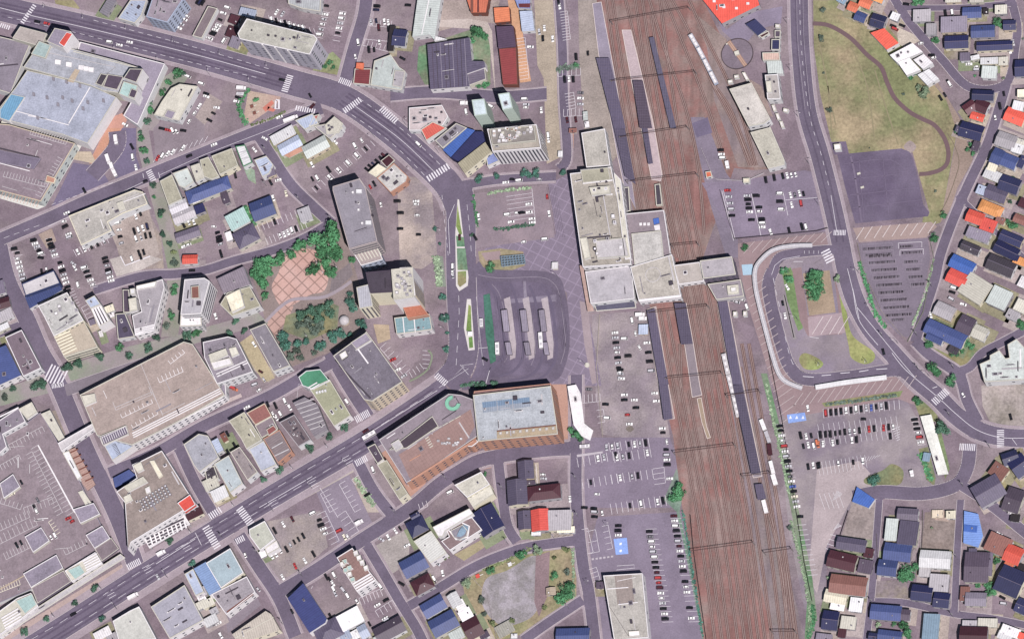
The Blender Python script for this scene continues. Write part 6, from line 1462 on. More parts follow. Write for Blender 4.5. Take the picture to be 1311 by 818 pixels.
X(16, 'q', '850,520 900,495 920,545 880,565', 'w'); X(15.5, 'q', '790,655 915,590 945,625 820,690', 'w'); X(15.5, 'y', '955,490 985,485 1040,580 1015,600', 'y', par=.2); X(15, 'q', '790,720 830,700 850,740 800,765', 'w'); X(15.5, 'w', '925,665 955,650 965,690 935,700', 'w', par=.2)
for r in range(4):
    for k in range(9):
        x = 895+k*20+r*10; y = 745-k*12+r*18; X(15.2, random.choice('wqE'), '%d,%d %d,%d %d,%d %d,%d' % (x-7, y-6, x+7, y-8, x+8, y+6, x-6, y+8), 'g', 'air_conditioner', par=0)
X(17, 'r', '1135,760 1215,705 1250,770 1180,818', 'r', 'red_sign_block', par=.8, pc='w')
B(5, '#4a5a96', '722,600 825,545 885,595 735,660', 'slate-blue tiled roof tucked behind the tan office', 'annex', 'annex', units=0, par=0, wc='N', win='none')
B(10, '#9fa0aa', '1175,385 1270,318 1330,330 1400,470 1275,565 1240,520', 'rounded-corner pale grey-lilac roof south of the store', 'shop', 'shop', units=1, wc='w', fin='old')
G('south of the rooftop car park store')
T(262, 492)
B(8, '#8e8494', '-40,0 130,-40 140,75 0,160 -20,120', 'shop roof with white slatted block opposite the machinery roof', 'shop', 'shop', units=5, fin='old', pc='w')
CARS('on the apron north of the back street', '180,25,20,r 195,35,20,o 350,40,-30,w 272,150,-25,w 320,5,-20,s'); A('tiny_walk', '#b5a3a0', '0,150 230,60 240,80 10,180', 5, 'paver')
B(10, 'h', '155,235 255,178 368,355 268,415 235,350', 'weathered grey-olive roof of a shop house, tall', 'shop', 'shop', units=2, fin='old')
B(7, '#96605a', '270,185 385,122 430,205 325,262', 'brick-red gridded roof terrace', 'shop', 'shop', units=0, fin='tile', wc='f', pc='t')
B(7, '#83757c', '322,265 430,205 470,285 365,345', 'dusky mauve roof with red shed', 'shop', 'shop', units=1, wc='q'); X(9, '#8a4a48', '395,290 440,262 465,290 410,330', 'q')
B(8, '#7c6f72', '375,350 480,292 560,430 470,505', 'dark ribbed roof with pink front on the avenue', 'shop', 'shop', units=0, wc='a', fin='metal'); Y('430,410 500,370', 'l', 8, .6, .5); Y('445,460 540,415', 'l', 8, .6, .5)
B(9, '#a8afc0', '282,415 378,362 462,515 362,560', 'pale blue flat roof on the avenue beside the dark ribbed one', 'shop', 'shop', units=1, wc='w')
B(8, '#968b8c', '165,435 225,400 340,560 275,615', 'narrow roof with a white unit between two pale blue ones', 'shop', 'shop', units=3, fin='old')
B(9, '#a9b6ba', '62,510 155,455 245,635 165,695', 'long pale blue-grey roof nearest the big crossing', 'shop', 'shop', units=1, wc='w', pc='q')
B(5, 'd', '0,545 60,520 90,600 20,640', 'dark infill roof with white clutter', 'shop', 'shop', units=4); HS('30 420 90 160 62 C f 7\n40 635 95 75 -25 q f 5\n95 700 100 80 -25 W f 6\n125 340 60 35 60 f f 4')
B(8, '#6f6268', '478,245 575,195 680,355 600,400', 'dark cluttered roof left of the barrel vault', 'shop', 'shop', units=12, pc='G')
B(7, '#877f88', '565,118 640,82 722,130 785,290 700,335', 'grey barrel-vaulted hall beside the olive-green roof', 'hall', 'hall', units=0, wc='G', fin='metal', par=0)
for i in range(7): Y('%d,%d %d,%d' % (578+i*16, 135+i*26, 700+i*12, 95+i*27), 'l', 7, .5, .5, 'vault_rib')
B(9, '#9d9f80', '672,30 800,-30 935,200 828,270', 'long olive-green flat roof at the corner of the avenue', 'shop', 'shop', units=0, wc='w', pc='q'); clutter(3, 'wE')
for k in range(4): X(10.4, 'W', '%d,%d %d,%d %d,%d %d,%d' % (708+k*18, 48-k*4, 720+k*18, 42-k*4, 724+k*18, 56-k*4, 712+k*18, 60-k*4), 'W', 'cooling_unit', par=0)
B(9.5, '#3f8a68', '600,-45 650,-85 740,-95 800,-20 690,35 625,10', 'bright green angular roof terrace at the end of the olive-green building', 'shop', 'shop', units=0, wc='w', pc='W'); Y('660,25 720,-10', 'w', 9.5, .6, .6); Y('675,35 735,0', 'w', 9.5, .6, .6)
B(20, '#7d7684', '822,-180 1035,-335 1265,-15 1070,110 1020,100', 'square weathered grey-purple office at the avenue corner with dark seams', 'office_building', 'office building', units=4, fin='old', wc='t', pc='q', win='grid')
X(22, 'P', '935,-265 1030,-328 1065,-280 970,-222', 'w', par=.6); X(21.5, 'w', '860,-190 900,-215 915,-180 878,-155', 'd', par=.4); Y('860,-120 1060,90', 'd', 20, 1.2, .3)
ST(1120, -230, 1270, -60, 6, 55); CARS('beside the weathered corner office', '1205,-155,-25,r 1235,-90,-25,w 1275,-50,-30,s')
CARS('in the car parks behind the avenue shops', '405,130,65,k 440,195,60,w 460,215,60,w 455,140,65,k,van 485,190,60,w 515,110,65,w 545,150,60,w 148,318,60,k 150,435,60,k 195,395,60,k 910,112,55,w,van')
TR('375,610,26 480,548,34 665,408,36 800,332,30 898,275,34', 'd', 'on the north pavement of the avenue'); L('740,30 600,0 590,100', .8)
CARS('on the main avenue', '1030,300,-30,m', 'moving cars'); bus(1055, 332, -30, 'white lorry-like bus in the shadow of the hotel-side mall', 9)
SR = SR
ROW('centre lane of the fenced lot', 760, 700, 830, 815, '....', 60, 44); ST(860, 640, 960, 818, 6, 45); ST(740, 700, 800, 818, 4, 60); ST(940, 610, 960, 640, 1, 50)
HEDGE('960,600 1080,780', 34, .6, 'p', 'thin pale planting strip at the corner lot') ; A('gravel_strip', '#a99c90', '940,600 1000,590 1130,818 1040,818', 6, 'gravel')
CARS('by the corner of the fenced lot', '1040,708,-30,k 1078,548,70,w'); A('pale_footpath', '#b0a59c', '960,520 980,545 480,818 420,818', 6, 'paver')
G('beside the pink-tiled mall')
A('mall_pavement', '#b58a78', '1040,400 1100,370 1420,640 1700,560 2290,440 2280,340 2200,0 2310,0 2345,390 2120,420 1770,460 1600,600 1300,760 1250,740', 7, 'paver')
B(16, '#8a7e88', '1115,355 1560,62 1640,70 1720,100 1785,260 1760,320 1365,590 1290,630', 'pink-tiled shopping mall along the avenue with mint-green corner drum', 'shopping_mall', 'shopping mall', units=0, wc='a', pc='l', win='sparse')
Q('#9c7c76', '1240,450 1700,160 1725,270 1650,400 1380,580 1310,600', fin='tile'); X(17.2, '#524652', '1180,420 1455,205 1495,270 1290,410', 'l', par=.8); X(18, 'l', '1190,380 1240,350 1270,400 1220,430', 'l', par=.2)
X(12, 'b', '1570,160 1622,80 1650,80 1650,160 1600,200', 'V', par=0) if 0 else None
m = MB(); nn = 20
root_, lp_, h_, loc_, rz_ = CUR
c_ = local([P(1585+0, 120, 17)], loc_, rz_)[0]
for i in range(nn):
    a, b = math.radians(-120+i*13), math.radians(-120+(i+1)*13); m.prism([(c_[0]+5*math.cos(a), c_[1]+5*math.sin(a)), (c_[0]+5*math.cos(b), c_[1]+5*math.sin(b)), (c_[0]+2.8*math.cos(b), c_[1]+2.8*math.sin(b)), (c_[0]+2.8*math.cos(a), c_[1]+2.8*math.sin(a))], 15.5, 17.4)
m.build('mint_ring', mat('V', 'wall'), root_)
for k in range(5): Y('%d,%d %d,%d' % (1410+k*7, 350+k*14, 1432+k*7, 335+k*14), 'q', 16.1, .5, .5, 'skylight_bar'); Y('%d,%d %d,%d' % (1440+k*40, 310-k*22, 1475+k*40, 290-k*22), 'q', 16.1, .4, .4, 'skylight_bar')
Y('1320,615 1720,365', 'a', 16, 1.2, .9); Y('1310,490 1380,450', 'a', 16, .6, .4)
for k in range(12): X(17.4, random.choice('wlg'), '%d,%d %d,%d %d,%d %d,%d' % ((lambda x, y: (x-8, y-6, x+8, y-6, x+8, y+6, x-8, y+6))(random.randint(1400, 1640), random.randint(380, 400)-random.randint(0, 60))), 'l', 'roof_unit', par=0)
B(12, 'j', '1040,405 1090,380 1145,480 1105,510', 'small dark roof at the mall foot by the avenue', 'annex', 'annex', units=1, wc='w', pc='q')
B(10, 'h', '1100,512 1165,485 1300,700 1245,740', 'narrow weathered olive roof along the mall side street', 'shop', 'shop', units=3, fin='old', wc='y')
T(524, 492)
B(20, '#acb3ba', '408,70 905,12 940,240 950,320 555,355 440,368', 'white-grey mall block with blue glazed roof lights', 'shopping_mall', 'shopping mall', units=5, fin='old', wc='a', pc='q', win='sparse')
Q('#6c87a3', '465,115 768,82 772,140 475,182', fin='metal', name='skylight'); 
for k in range(2): Y('%d,%d %d,%d' % (560+k*100, 108-k*9, 565+k*100, 172-k*10), 'l', 20.1, .25, .3)
Q('#98a4b4', '468,152 772,112 774,142 472,182', fin='metal', name='skylight_side', t=.12); Q('#a9977a', '560,300 940,262 945,312 560,352', name='gravel_terrace'); Y('560,300 940,262', 'f', 20, .6, .5)
for k in range(9): X(21, 'q', '%d,%d %d,%d %d,%d %d,%d' % (575+k*42, 305-k*4, 590+k*42, 303-k*4, 590+k*42, 318-k*4, 575+k*42, 320-k*4), 'l', 'roof_unit', par=0)
B(17, '#8e6c6a', '415,45 905,-5 908,10 410,68', 'thin brown northern rim building of the white mall block', 'annex', 'annex', units=0, wc='a', win='none', par=.3)
B(12, 'a', '345,335 400,275 440,370 400,400 350,395', 'small stair roof joining the two malls', 'annex', 'annex', units=2, wc='a', pc='w')
B(4.5, 'w', '1010,12 1065,2 1095,60 1118,250 1175,295 1155,360 1100,330 1050,260 1030,140', 'curved white canopy roof beside the station car park', 'canopy', 'canopy', units=0, par=0, win='none', wc='w')
TR('1035,290,26 1065,320,36 1090,345,26', 'b', 'at the south end of the curved white canopy'); TR('540,805,0.1 '.split()[0] if 0 else '485,575,16', 'b', 'beside the mall lane')
HEDGE('330,10 410,0 480,-8', 24, 1.6, 'd', 'dark hedge north of the white mall block'); TR('470,5,28 540,-2,26 430,12,22', 'd', 'in front of the white mall block')
G('south of the mall lane')
B(12, 'q', '290,645 460,560 515,640 370,725', 'weathered pale block with a stepped roof south of the mall lane', 'apartment_block', 'apartment block', units=1, fin='old', wc='y', pc='w'); X(9.5, 'q', '370,728 520,650 540,700 410,790', 'y', 'lower_roof', z0=0)
HS('''745 548 120 100 85 p g 7
690 690 165 125 85 p g 7
775 628 60 30 0 j f 5
860 690 210 95 -5 M h 7
20 590 110 60 -28 x f 6''')
CARS('south of the mall lane', '262,692,-25,w,van 855,580,5,w 860,605,5,s 1028,735,85,w 1120,790,5,k'); ST(810, 515, 820, 640, 4, -78)
ST(70, 800, 120, 780, 2, 40)
G('in the station car park'); ST(1095, 122, 1220, 110, 5, 55); ST(1240, 160, 1250, 240, 2, -45); CARS('in the station car park', '1150,35,5,g 1255,130,5,k 1265,218,5,w')
ROW('on the upper row of the station car park', 1095, 497, 1320, 455, '...ws.k', 80, 60); ROW('on the second row of the station car park', 1125, 635, 1310, 605, '.k....', 80, 60)
CARS('between the rows of the station car park', '1262,405,85,s 1298,400,85,w 1200,705,0,w 1180,795,5,k'); bus(1125, 402, -3, 'pale minibus waiting at the station car park entrance', 6.5, 2.1, 2.5, name='minibus', cat='minibus')
LP([(a[0], a[1]) for a in pts('1070,450 1235,428 1238,440 1072,466')], '#b5adb5'); POLE('1070,610 600,675 240,612', 'near the mall lane', cat='utility pole', name='utility_pole')
T(786, 492)
CARS('at the foot of the gravel car park', '68,70,0,w 68,102,0,k 132,103,0,w 142,152,0,k 88,198,0,r 100,257,0,w 262,60,0,w 272,110,0,w 310,285,0,w 315,312,0,k'); A('manhole_ring', '#7e746c', '75,285 102,265 128,285 102,305', 6, 'gravel', sm=True)
ROW('on the upper pair of rows, station car park east half', -10, 400, 205, 375, '.s.kwsk', 80, 60); ROW('on the upper lower row, station car park east half', 22, 470, 215, 440, 'wsk..w', 80, 60); ROW('on the middle row, station car park east half', 5, 605, 230, 575, '.w.sk..'[:7], 80, 62)
ROW('on the lower row, station car park east half', 0, 795, 315, 745, '...k.w..wk'[:10], 80, 68); CARS('along the platform fence of the station car park', '340,370,80,w 335,420,0,k 338,455,0,s 340,485,0,w 342,516,0,k,van 358,605,0,w'); ST(320, 530, 330, 630, 3, -72)
TR('400,680,50 385,720,44 420,640,26 440,700,26', 'b', 'in the green rail-fence corner')
HEDGE('975,0 1010,200 1060,420 1120,700', 16, .5, 'p', 'green scrub verge between the sidings and the east car park')
LP([(a[0], a[1]) for a in pts('1105,195 1220,180 1230,232 1115,250')], '#7fa4ea', .01)
for x in (1128, 1168, 1208): LP([(a[0], a[1]) for a in pts('%d,222 %d,200 %d,220' % (x-10, x, x+10))], '#e0e6f0', .02)
ROW('at the west edge of the east lot', 1060, 268, 1170, 785, 'kkwwrwskskgwbkyswww'[:17], -5, 0)
for k in range(12): L('%d,%d %d,%d' % (1035+k*7, 258+k*31, 1085+k*7, 254+k*31), .8)
CARS('at the left end of the east car park rows', '1195,330,78,k 1230,335,78,w 1262,330,78,k 1212,398,78,k 1243,390,78,w 1278,395,78,w 1298,375,78,o 1242,528,80,k 1275,520,80,w 1303,522,80,k 1240,155,80,w')
T(1048, 492)
ROW('in the top row of the east car park', 48, 185, 500, 132, 'rkkkwkwksbksk...r'[:15], 85, 60); ROW('in the second row of the east car park', 15, 325, 480, 272, 'kkkkkkswk.rk.rkw', 85, 0)
ROW('in the third row of the east car park', 0, 385, 460, 332, 'ow.wk..wk......k', 85, 0); ROW('in the fourth row of the east car park', 5, 520, 285, 492, 'k...w..k.w', 85, 0)
ROW('in the short column by the white roof', 615, 227, 655, 372, 'kkkwrw', -5, 50)
CARS('driving through the east car park', '288,225,0,k', 'moving cars'); CARS('on the east street corner', '925,70,60,w 1228,210,75,k')
for y0, n, x0, x1 in ((295, 16, 0, 500), (350, 16, 0, 500), (540, 13, 0, 300)):
    for k in range(n): t = k/(n-1); x = x0+(x1-x0)*t; y = y0-t*50; L('%f,%f %f,%f' % (x-6, y-40, x+10, y+45), .8)
for k in range(6): L('%d,%d %d,%d' % (470+k*6, 290+k*14, 520, 270+k*16), 1.1); L('%d,%d %d,%d' % (285+k*18, 505-k*8, 305+k*18, 462-k*2), .8)
for k in range(6): L('%d,%d %d,%d' % (90+k*10, 745-k*6, 120+k*6, 680+k*3), .9)
for k in range(5): L('%d,%d %d,%d' % (5+k*30, 700-k*3, 40+k*30, 800-k*3), .8)
B(4, '#e2e4da', '650,205 720,193 830,572 762,580', 'long narrow cream-white roof beside the east car park', 'shelter', 'shelter', units=0, par=0, win='none', wc='w'); TR('790,282,56', 'd', 'right of the long cream-white roof')
HEDGE('45,130 200,112 330,95 500,70', 18, 1, 'g', 'low grey-green hedge above the east car park'); TR('640,120,30 620,95,22', 'b', 'on the grass wedge by the curve'); TR('360,615,40 330,620,26', 't', 'on the mound south of the east car park'); TR('855,5,20', 'd', 'by the curved road crossing')
B(3, 'B', '245,655 360,735 320,790 215,750', 'bright blue tarpaulin-like roof at the lane south of the car park', 'shed', 'shed', units=0, par=0, win='none', fin='metal')
HEDGE('650,440 700,560 720,620', 34, .8, 'b', 'green scrub left of the long cream-white roof'); HS('690 465 45 55 10 u f 3', 'shed', 'shed')
truck(600, 578, 80, 'white barrier kiosk van at the car park gate', 4)
G('south-east of the zebra crossings')
HS('''1225 470 100 80 -18 n g
1285 520 110 130 -35 N g
1150 555 105 90 35 #r f
1085 680 180 150 -30 p g 7
1245 740 110 150 20 j g'''.replace('#r', 'z'))
POLE('925,655 1095,405 840,205 665,120', 'at the eastern crossings', cat='utility pole', name='utility_pole')
# ================================================================ BUILDINGS, BOTTOM ROW
T(0, 654)
A('front_pavement', '#b09a94', '0,818 780,340 800,400 200,770 100,840 0,880', 6, 'paver')
B(8, 'q', '0,640 110,560 200,525 245,610 20,780 -60,830 -60,690', 'white louvred roof strip at the bottom left, lower block', 'annex', 'annex', units=0, wc='w', pc='w')
for i in range(5): Y('%d,%d %d,%d' % (10+i*6, 690+i*16, 120+i*6, 625+i*16), 'w', 8, .9, .8, 'roof_fin')
X(9, 'e', '100,575 205,530 235,600 160,660', 'w', par=.3, fin='tile')
B(8, 'q', '415,385 610,265 655,335 460,455', 'white louvred roof strip below the car deck, upper block', 'annex', 'annex', units=0, wc='w', pc='w')
for i in range(5): Y('%d,%d %d,%d' % (530+i*6, 325+i*14, 620+i*8, 275+i*14), 'w', 8, .9, .8, 'roof_fin')
X(9, 'e', '430,380 510,345 545,395 480,440', 'w', par=.3, fin='tile')
B(6, 'l', '110,700 620,370 770,275 800,300 640,400 20,800 0,790', 'long pale arcade canopy along the avenue pavement', 'canopy', 'canopy', units=0, wc='w', win='none', par=.3)
for k in range(26): p = P(170+k*24, 705-k*14.2)
TR('160,772,30 295,688,26 475,588,22 605,498,32 1085,190,30', 'd', 'on the avenue pavement by the arcade'); TR('1225,335,26 655,690,28', 't', 'on the southern avenue pavement')
TR('850,110,26 870,180,26 845,60,20', 'g', 'in the strip east of the side street')
for i in range(3): Y('0,0 1,1', 'w') if 0 else None
CUR = None
B(6, 'w', '905,150 1180,30 1215,85 955,240', 'white slatted arcade roof in front of the tan office', 'arcade', 'arcade', units=0, wc='w', win='none', pc='w')
for i in range(4): Y('%d,%d %d,%d' % (930+i*6, 165+i*18, 1175+i*8, 50+i*16), 'd', 6, 1.2, .2, 'roof_slot')
for i in range(9): Y('%d,%d %d,%d' % (960+i*27, 165-i*13, 975+i*27, 215-i*13), 'w', 6.1, 1, .3, 'roof_slat')
X(7.5, 'h', '905,150 985,105 1000,130 925,175', 'w')
HS('1240 15 110 60 -25 M f 6')
truck(855, 550, -28, 'white and green lorry driving on the main avenue', 7.5); truck(1035, 275, -28, 'white box truck stopped at the avenue pavement', 6)
CARS('on the main avenue', '470,662,-28,k 1010,425,60,s', 'moving cars')
B(10, '#b9bab2', '722,705 830,640 890,612 1000,820 760,830', 'pale rounded-corner roof on the south side of the avenue', 'shop', 'shop', units=0, wc='w', pc='w')
B(9, '#9a99a6', '965,615 1180,475 1300,700 1085,818', 'big lilac-grey flat roof south of the avenue', 'shop', 'shop', units=0, wc='w', fin='flat'); clutter(5)
B(8, 'C', '1180,405 1235,372 1305,520 1250,545', 'narrow pale roof left of the sky-blue one', 'shop', 'shop', units=1, wc='w'); HS('655 785 110 60 -28 w f 5\n715 810 70 50 -28 G f 5\n1285 600 70 50 -28 q f 5\n1290 560 50 50 -28 w f 4')
G('south of the avenue crossing')
T(262, 654)
B(9, '#7f9fd0', '-70,370 10,325 105,500 30,540', 'sky-blue narrow roof beside the pale teal one', 'shop', 'shop', units=0, par=0, wc='w', fin='metal')
B(10, '#9cb2bb', '10,335 165,240 250,395 105,495', 'pale teal flat roof on the big crossing corner', 'shop', 'shop', units=0, wc='y', pc='w')
B(9, '#968f96', '45,535 270,420 325,520 140,665', 'weathered patchy roof with brown back edge south of the pale teal one', 'shop', 'shop', units=3, fin='old', wc='w', pc='w'); Y('145,650 310,530', 'f', 9, 1.5, .3)
B(8, '#b5ac9e', '175,790 390,640 425,660 480,760 220,850', 'long cream-tan gabled roof at the bottom', 'shop', 'shop', units=1, wc='y', par=0, fin='metal'); Y('200,810 440,680', 'q', 8, .4, .3)
HS('20 590 80 50 -28 q f 5\n40 700 90 60 -28 W f 5\n-20 520 60 60 -28 G f 5\n60 640 50 40 -28 s f 4')
A('alley', '#857a86', '130,690 330,540 360,600 150,780', 6, 'asphalt'); CARS('in the alley behind the patchy roof', '345,505,50,s 105,798,60,w 90,720,-25,w')
B(9, '#b0b3a4', '285,120 385,65 450,180 355,255 290,165', 'pale sage roof with clipped corner at the crossing', 'shop', 'shop', units=1, wc='w', pc='w'); X(7, 'w', '385,240 460,190 480,235 400,280', 'w', 'lower_roof', z0=0); HS('372 275 40 45 -25 w f 4')
G('in the gravel lot by the big crossing')
CARS('in the gravel lot by the big crossing', '450,130,60,k 505,88,60,w 562,55,60,m 690,18,-25,w,van 735,62,-20,k 745,95,-20,k 760,118,-20,w 772,148,-25,w 432,290,65,w 458,278,65,w 488,258,65,w 525,248,60,k,van 550,220,60,s 575,202,60,k 602,185,60,k 632,162,60,k 580,355,65,r 642,320,60,w 698,278,60,k,van 500,425,60,w')
CARS('in the corner fenced lot', '862,130,-25,r 895,170,60,f'.replace(',f', ',y')+' 915,165,60,w'); truck(992, 80, -30, 'white box truck parked in the fenced lot', 5.5); CARS('on the south side street', '262,285,70,w', 'moving cars')
ST(770, 0, 860, 190, 6, -60); ST(900, 0, 985, 130, 4, -60)
G('on the streets south of the gravel lot')
B(12, '#90706a', '845,300 945,238 1010,335 1095,440 975,520 905,410', 'brown roof terrace crowded with white equipment', 'apartment_block', 'apartment block', units=0, wc='w', pc='w', fin='tile')
for x, y in ((880, 340), (900, 380), (925, 365), (925, 405), (965, 270), (985, 300), (1005, 330), (1030, 365), (945, 440), (895, 325)): X(13.8, random.choice('wwqe'), '%d,%d %d,%d %d,%d %d,%d' % (x-17, y-9, x+10, y-19, x+17, y+8, x-10, y+17), 'w', 'roof_unit', par=.3)
for i in range(4): Y('%d,%d %d,%d' % (950+i*9, 470+i*14, 1060+i*9, 405+i*14), 'w', 12, 1.0, .9, 'roof_fin')
B(9, '#363f78', '530,560 630,462 780,690 770,715 670,780', 'large deep navy roof on the corner south of the gravel lot', 'hall', 'hall', units=0, wc='w', fin='metal', par=0); Y('560,585 650,520', 'b', 9, .3, .2); Y('625,720 740,650', 'b', 9, .3, .2)
HS('''790 770 170 130 -28 p h 6
930 690 150 110 -28 w f 6
900 800 70 60 -28 C f 5
965 790 60 60 -28 W f 4
1015 770 60 90 -28 C g 5
1180 760 190 110 -28 j g 6
1110 815 60 40 -28 E f 4''')
CARS('in the lots behind the navy hall', '780,425,60,k 800,440,60,k 828,410,60,w 820,465,60,w 825,500,60,w 835,530,60,s 915,545,60,w 885,505,50,s 805,675,60,k 560,645,60,k 1105,605,-28,w 1160,572,-28,k 1125,485,55,w 975,580,55,w 1055,725,60,k 1155,690,-28,w 1165,700,-28,s')
CARS('in the gravel corner lot', '1175,170,60,w 1220,130,55,w 1250,115,55,k 1295,225,-28,w 1258,468,30,k 1130,185,30,s'); ST(985, 560, 1120, 500, 6, -50); ST(1090, 640, 1200, 570, 4, -50)
L('680,500 690,480', 1); POLE('500,725 340,275 115,175 1220,20 625,420', 'in the streets south of the avenue', cat='utility pole', name='utility_pole')
POLE('735,415 455,430', 'beside the lot', name='street_lamp') if 0 else None
T(524, 654)
G('west of the small park')
B(9, '#8c7678', '205,195 255,165 235,115 400,40 465,120 380,175 260,255', 'brown terrace roof with half-round glass dome and white rim', 'hall', 'hall', units=0, wc='w', pc='w', win='grid')
X(12, 'w', '150,105 385,-15 410,20 230,130 215,165 185,165', 'w', 'white_wing', z0=0, par=.5)
root_, lp_, h_, loc_, rz_ = CUR; c_ = local([P(325, 130, 9.5)], loc_, rz_)[0]; m = MB()
for i in range(12):
    a, b = math.pi/12*i-math.pi/2-rz_-.5, math.pi/12*(i+1)-math.pi/2-rz_-.5
    for r0, r1, z0, z1 in ((6, 4, 9.3, 10.6), (4, 2, 10.6, 11.4), (2, .05, 11.4, 11.7)): m.face([(c_[0]+r0*math.cos(a), c_[1]+r0*math.sin(a), z0), (c_[0]+r0*math.cos(b), c_[1]+r0*math.sin(b), z0), (c_[0]+r1*math.cos(b), c_[1]+r1*math.sin(b), z1), (c_[0]+r1*math.cos(a), c_[1]+r1*math.sin(a), z1)])
m.build('glass_dome', mat('u', 'tile'), root_); Y('255,125 300,185 375,170 385,100 340,80', 'w', 9, .8, 1.0); X(10.5, 'g', '262,128 340,88 375,130 365,165 320,188 285,170', 'w', 'dome_base', par=.3, fin='tile')
B(9, '#c4c5bf', '28,195 140,128 240,270 135,335', 'pale ribbed roof left of the domed hall', 'shop', 'shop', units=0, wc='w', par=.3, fin='metal')
HS('''50 100 120 110 -28 n h
40 35 60 40 -28 n g
500 60 170 150 60 N g 7
30 345 160 120 -28 b g 6
85 470 130 100 -28 M h
155 610 150 100 -30 b g
220 720 170 120 -28 b g 7
290 570 95 70 60 W g
330 610 80 60 60 w f 5
365 670 90 80 60 w f 5
405 750 110 130 -28 M g
300 790 90 60 -28 E f 5
1045 800 210 100 0 b g 6
1220 475 50 45 0 j f 4
480 795 60 40 -28 j f 4''')
HS('735 60 120 80 85 p g 6\n835 60 140 110 85 r g 7\n960 60 150 130 0 G f 7\n1000 120 110 40 0 y f 5\n810 145 60 25 0 W f 4')
A('fence_pen', '#8a7d7c', '210,530 290,480 305,500 225,555', 6, 'gravel'); A('grassy_lot', '#9d8f70', '285,280 470,180 530,200 350,320', 6, 'sand', c2='#8f8a60')
CARS('west of the small park', '215,400,75,w 160,435,60,w,van 180,340,30,s'); TR('230,300,20 250,290,14', 'o', 'below the pale ribbed roof')
TR('815,250,36', 'p', 'at the north tip of the small park'); TR('370,460,40', 'p', 'at the west corner of the small park'); TR('520,385,34 710,285,36 740,265,20', 'b', 'along the north rim of the small park'); TR('925,415,30 1010,485,46 985,540,50 960,575,36', 'b', 'on the east side of the small park')
TR('460,565,28 1010,390,24 480,655,20', 'g', 'round the gravel playground'); TR('530,720,26 655,700,24 865,620,22 1000,250,26 925,300,18', 'o', 'round the gravel playground')
HEDGE('470,380 640,310 780,240', 20, .6, 'o', 'olive planting along the park lane'); HEDGE('1045,240 1050,420 1050,560', 14, .8, 'p', 'pale green border on the east edge of the small park')
HS('905 515 50 60 85 T g 3', 'shed', 'shelter'); HS('610 755 110 80 -28 H f 2.5\n670 800 40 30 0 W f 2', 'shed', 'shed'); EQ(440, 420, 'r', 'reddish play frame at the west end of the small park', 2.6); EQ(645, 345, 'W', 'pale play frame near the park lane', 2.4)
POLE('630,210 925,175 1080,40 1020,625 190,490', 'around the small park', cat='utility pole', name='utility_pole'); POLE('1135,470 1260,100', 'around the small park')
G('in the lower station car park')
B(9, '#a8a49c', '1240,415 1490,400 1530,810 1310,830', 'long grey-roofed station-side office at the bottom', 'office_building', 'office building', units=0, fin='old', wc='w', pc='w', win='grid'); Y('1265,500 1400,490', 'w', 9, .5, .5); Q('#978a84', '1310,410 1420,402 1440,590 1330,600', fin='tile'); Y('1335,600 1460,585', 'w', 9, .5, .5); Y('1265,590 1400,800', 'd', 9, .2, .1); X(10.5, 'w', '1400,770 1470,765 1475,800 1405,805', 'w')
LP([(a[0], a[1]) for a in pts('1305,180 1390,172 1400,275 1320,282')], '#7fa4ea', .01)
for y in (205, 250): LP([(a[0], a[1]) for a in pts('1345,%d 1360,%d 1355,%d 1342,%d' % (y, y-3, y+14, y+14))], '#e0e6f0', .02)
ST(1140, 110, 1175, 265, 1, -40); ST(1190, 120, 1215, 260, 2, -60); ST(1270, 90, 1300, 240, 4, -40); L('1165,310 1310,290', 5, (3, 2), '#b5adb5'); ST(1195, 360, 1220, 440, 3, -50)
CARS('in the lower station car park', '1185,10,5,s 1185,40,5,k 1235,15,80,w')
T(786, 654)
CARS('in the lower station car park', '30,97,0,k 28,130,0,k,van 30,158,0,w 385,35,0,m'); ROW('in the centre column of the long car park', 228, 135, 330, 692, 'kgwwswkkmrrmwwskwk'[:18], 0, 0); ROW('in the fence-side column of the long car park', 390, 67, 445, 390, 'wwkksmwkswk'[:11], 0, 0)
ROW('in the lower fence-side column of the long car park', 457, 455, 497, 690, 'kww..k.w', 0, 0)
for k in range(19): L('%f,%f %f,%f' % (205+k*5.8, 118+k*33, 275+k*5.8, 115+k*33), .8)
for k in range(21): L('%f,%f %f,%f' % (360+k*5.9, 50+k*33, 430+k*5.9, 47+k*33), .8)
L('20,352 130,345 135,365 15,378', 1); ROW('on the sunny east edge lot', 1190, 40, 1191, 41, 'k', 0, 0)
for k in range(11): L('%f,%f %f,%f' % (1168+k*7.3, 92+k*32, 1228+k*7.3, 88+k*32), 1.1)
HEDGE('440,0 480,250 520,500 570,818', 14, .5, 't', 'blue-green scrub along the western rail fence'); HEDGE('1130,60 1200,350 1250,600 1250,818', 18, .4, 'p', 'pale green verge along the eastern rail fence'); TR('1120,105,22', 'g', 'on the eastern rail verge')
HEDGE('1270,600 1275,720 1240,818', 26, .6, 'b', 'bright green scrub at the bottom of the eastern verge')
T(1048, 654)
G('in the south-east blocks')
for k in range(4): L('%d,%d %d,%d' % (75-k*10, 150+k*30, 125-k*12, 165+k*30), 1.1)
for k in range(5): L('%d,%d %d,%d' % (95+k*10, 125-k*6, 125+k*6, 80+k*4), 1)
